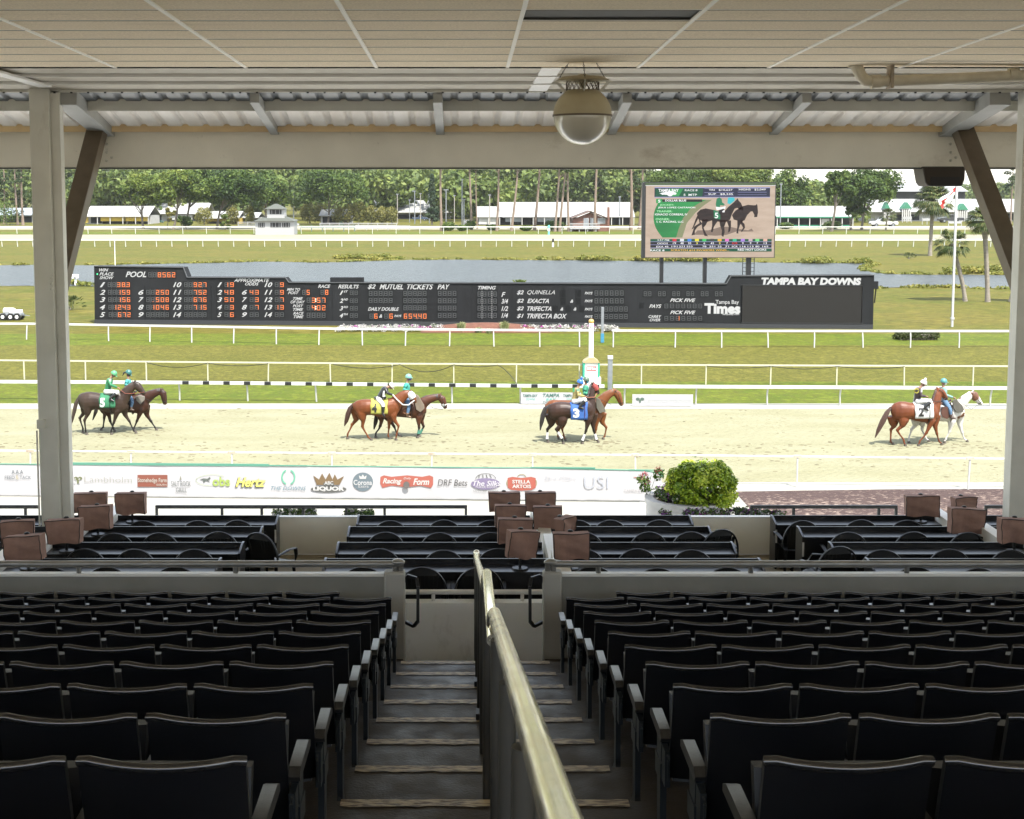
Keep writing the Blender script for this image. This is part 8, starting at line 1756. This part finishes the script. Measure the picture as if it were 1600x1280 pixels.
t, I = horse(PD1, 'bright chestnut racehorse wearing white saddle cloth number two', C_ch2,
 [(288, 580, 680), (332, 534, 765), (400, 510, 785), (470, 510, 775), (550, 525, 758), (630, 530, 780), (710, 525, 798), (780, 512, 804), (850, 510, 798), (905, 575, 775), (945, 650, 735)],
 [(880, 645, 94), (900, 555, 80), (918, 480, 70), (930, 415, 60), (938, 372, 50)], [(945, 355, 40), (985, 378, 50), (1018, 420, 43), (1045, 462, 33), (1056, 482, 27)], [(905, 290), (925, 300)],
 [[(480, 800), (370, 910), (462, 1040), (480, 1108)], [(340, 820), (286, 900), (280, 1070), (308, 1125)]], [[(840, 810), (772, 960), (685, 1070), (665, 1125)], [(890, 815), (925, 965), (952, 1065), (990, 1120)]],
 [(290, 590, 18), (232, 665, 38), (172, 780, 44), (112, 905, 32), (66, 1010, 6)], tailcol=mat('red_brown_tail', (0.0385, 0.0154, 0.0088), .6), headlat=.10)
cloth(t, I, (588, 850, 512, 728), M_breech, num='2', numbox=(630, 702, 572, 698), numm=M_tackblk); tack(t, I, 740, 785)
mann(PD2, 'pony rider in jeans and teal helmet with white mask on the paint pony', (1015, 490), (1012, 325), (1018, 240), (1040, 420), (1150, 455), (1105, 610), (1120, 720), (1175, 745), mat('pale_teal_shirt', (0.121, 0.231, 0.209), .8), M_jean, mat('teal_helmet', (0.044, 0.165, 0.165), .4), mat('dark_brown_boot', (0.05, 0.03, 0.025), .6), mask=white, kind='pony', face=(1, -.1), kneelat=.31)
tj, O, q, inf = mann(PD1, 'jockey in brown black shirt with yellow round emblem and white bobble cap', (650, 500), (672, 335), (735, 258), (705, 430), (768, 440), (850, 500), (755, 590), (800, 630), mat('brown_black_silk', (0.030, 0.018, 0.020), .6), M_breech, M_breech, face=(.85, -.4), kneelat=.32, pompom=M_breech)
patch_on(tj, O, PD1, [(642+36*cos(2*pi*i/18), 362+37*sin(2*pi*i/18)) for i in range(18)], -.205, mat('emblem_yellow', (0.231, 0.198, 0.022), .7), 'shirt_emblem')
patch_on(tj, O, PD1, [(612, 350), (622, 355), (632, 350), (637, 343), (642, 350), (647, 343), (652, 350), (662, 355), (672, 350), (666, 372), (655, 370), (642, 382), (629, 370), (618, 372)], -.220, M_tackblk, 'shirt_emblem')
patch_on(tj, O, PD1, [(700, 335), (722, 335), (722, 380), (702, 385)], -.235, white, 'shirt_patch')
reins(PD1, [(768, 440), (870, 515), (985, 500), (1048, 465)], 'black rein of number two crossing its neck', M_tackblk, .012, [-.12, -.20, -.10, .02]); reins(PD2, [(1150, 455), (1250, 520), (1400, 620), (1520, 545)], 'thin lead reins hanging under the paint pony head', M_tackblk, .007, [-.1, -.2, -.12, -.06])
# hoof-churned sand under the horses: low ridges of loose sand
mb = MB(); rs = random.Random(77); C_ = []
for P in (PA1, PA2, PB1, PB2, PC1, PC2, PD1, PD2):
    for i in range(26): C_.append((P.o.x+rs.uniform(-1.7, 1.7), P.o.y+rs.uniform(-1.0, .6)))
for i in range(900): C_.append((rs.uniform(-24, 24), rs.choice((rs.gauss(46.2, .7), rs.gauss(44.0, 1.0), rs.uniform(41.5, 55)))))
for x, y in C_: r = rs.uniform(.02, .065); mb.ball((x, y, .01), (r*rs.uniform(.9, 2.2), r*.8, r*.38), 6, 4)
tag(mb.build('sand_clods', mat('sand_clod', (0.11, 0.095, 0.055), .95, 0, (0.08, 0.07, 0.04), 3)), kind='stuff')

# ---- the air: thin summer haze over the whole place
m = bpy.data.materials.new('haze_air'); m.use_nodes = True; nt = m.node_tree; nt.nodes.remove(nt.nodes['Principled BSDF']); pv = nt.nodes.new('ShaderNodeVolumePrincipled')
pv.inputs['Density'].default_value = 0.00007; pv.inputs['Color'].default_value = (0.95, 0.97, 0.95, 1); pv.inputs['Anisotropy'].default_value = 0.2
nt.links.new(pv.outputs[0], nt.nodes['Material Output'].inputs['Volume'])
hz = MB().box(-1520, 1520, -80, 2520, -1.0, 75).build('haze', m, smooth=0); hz['kind'] = 'stuff'
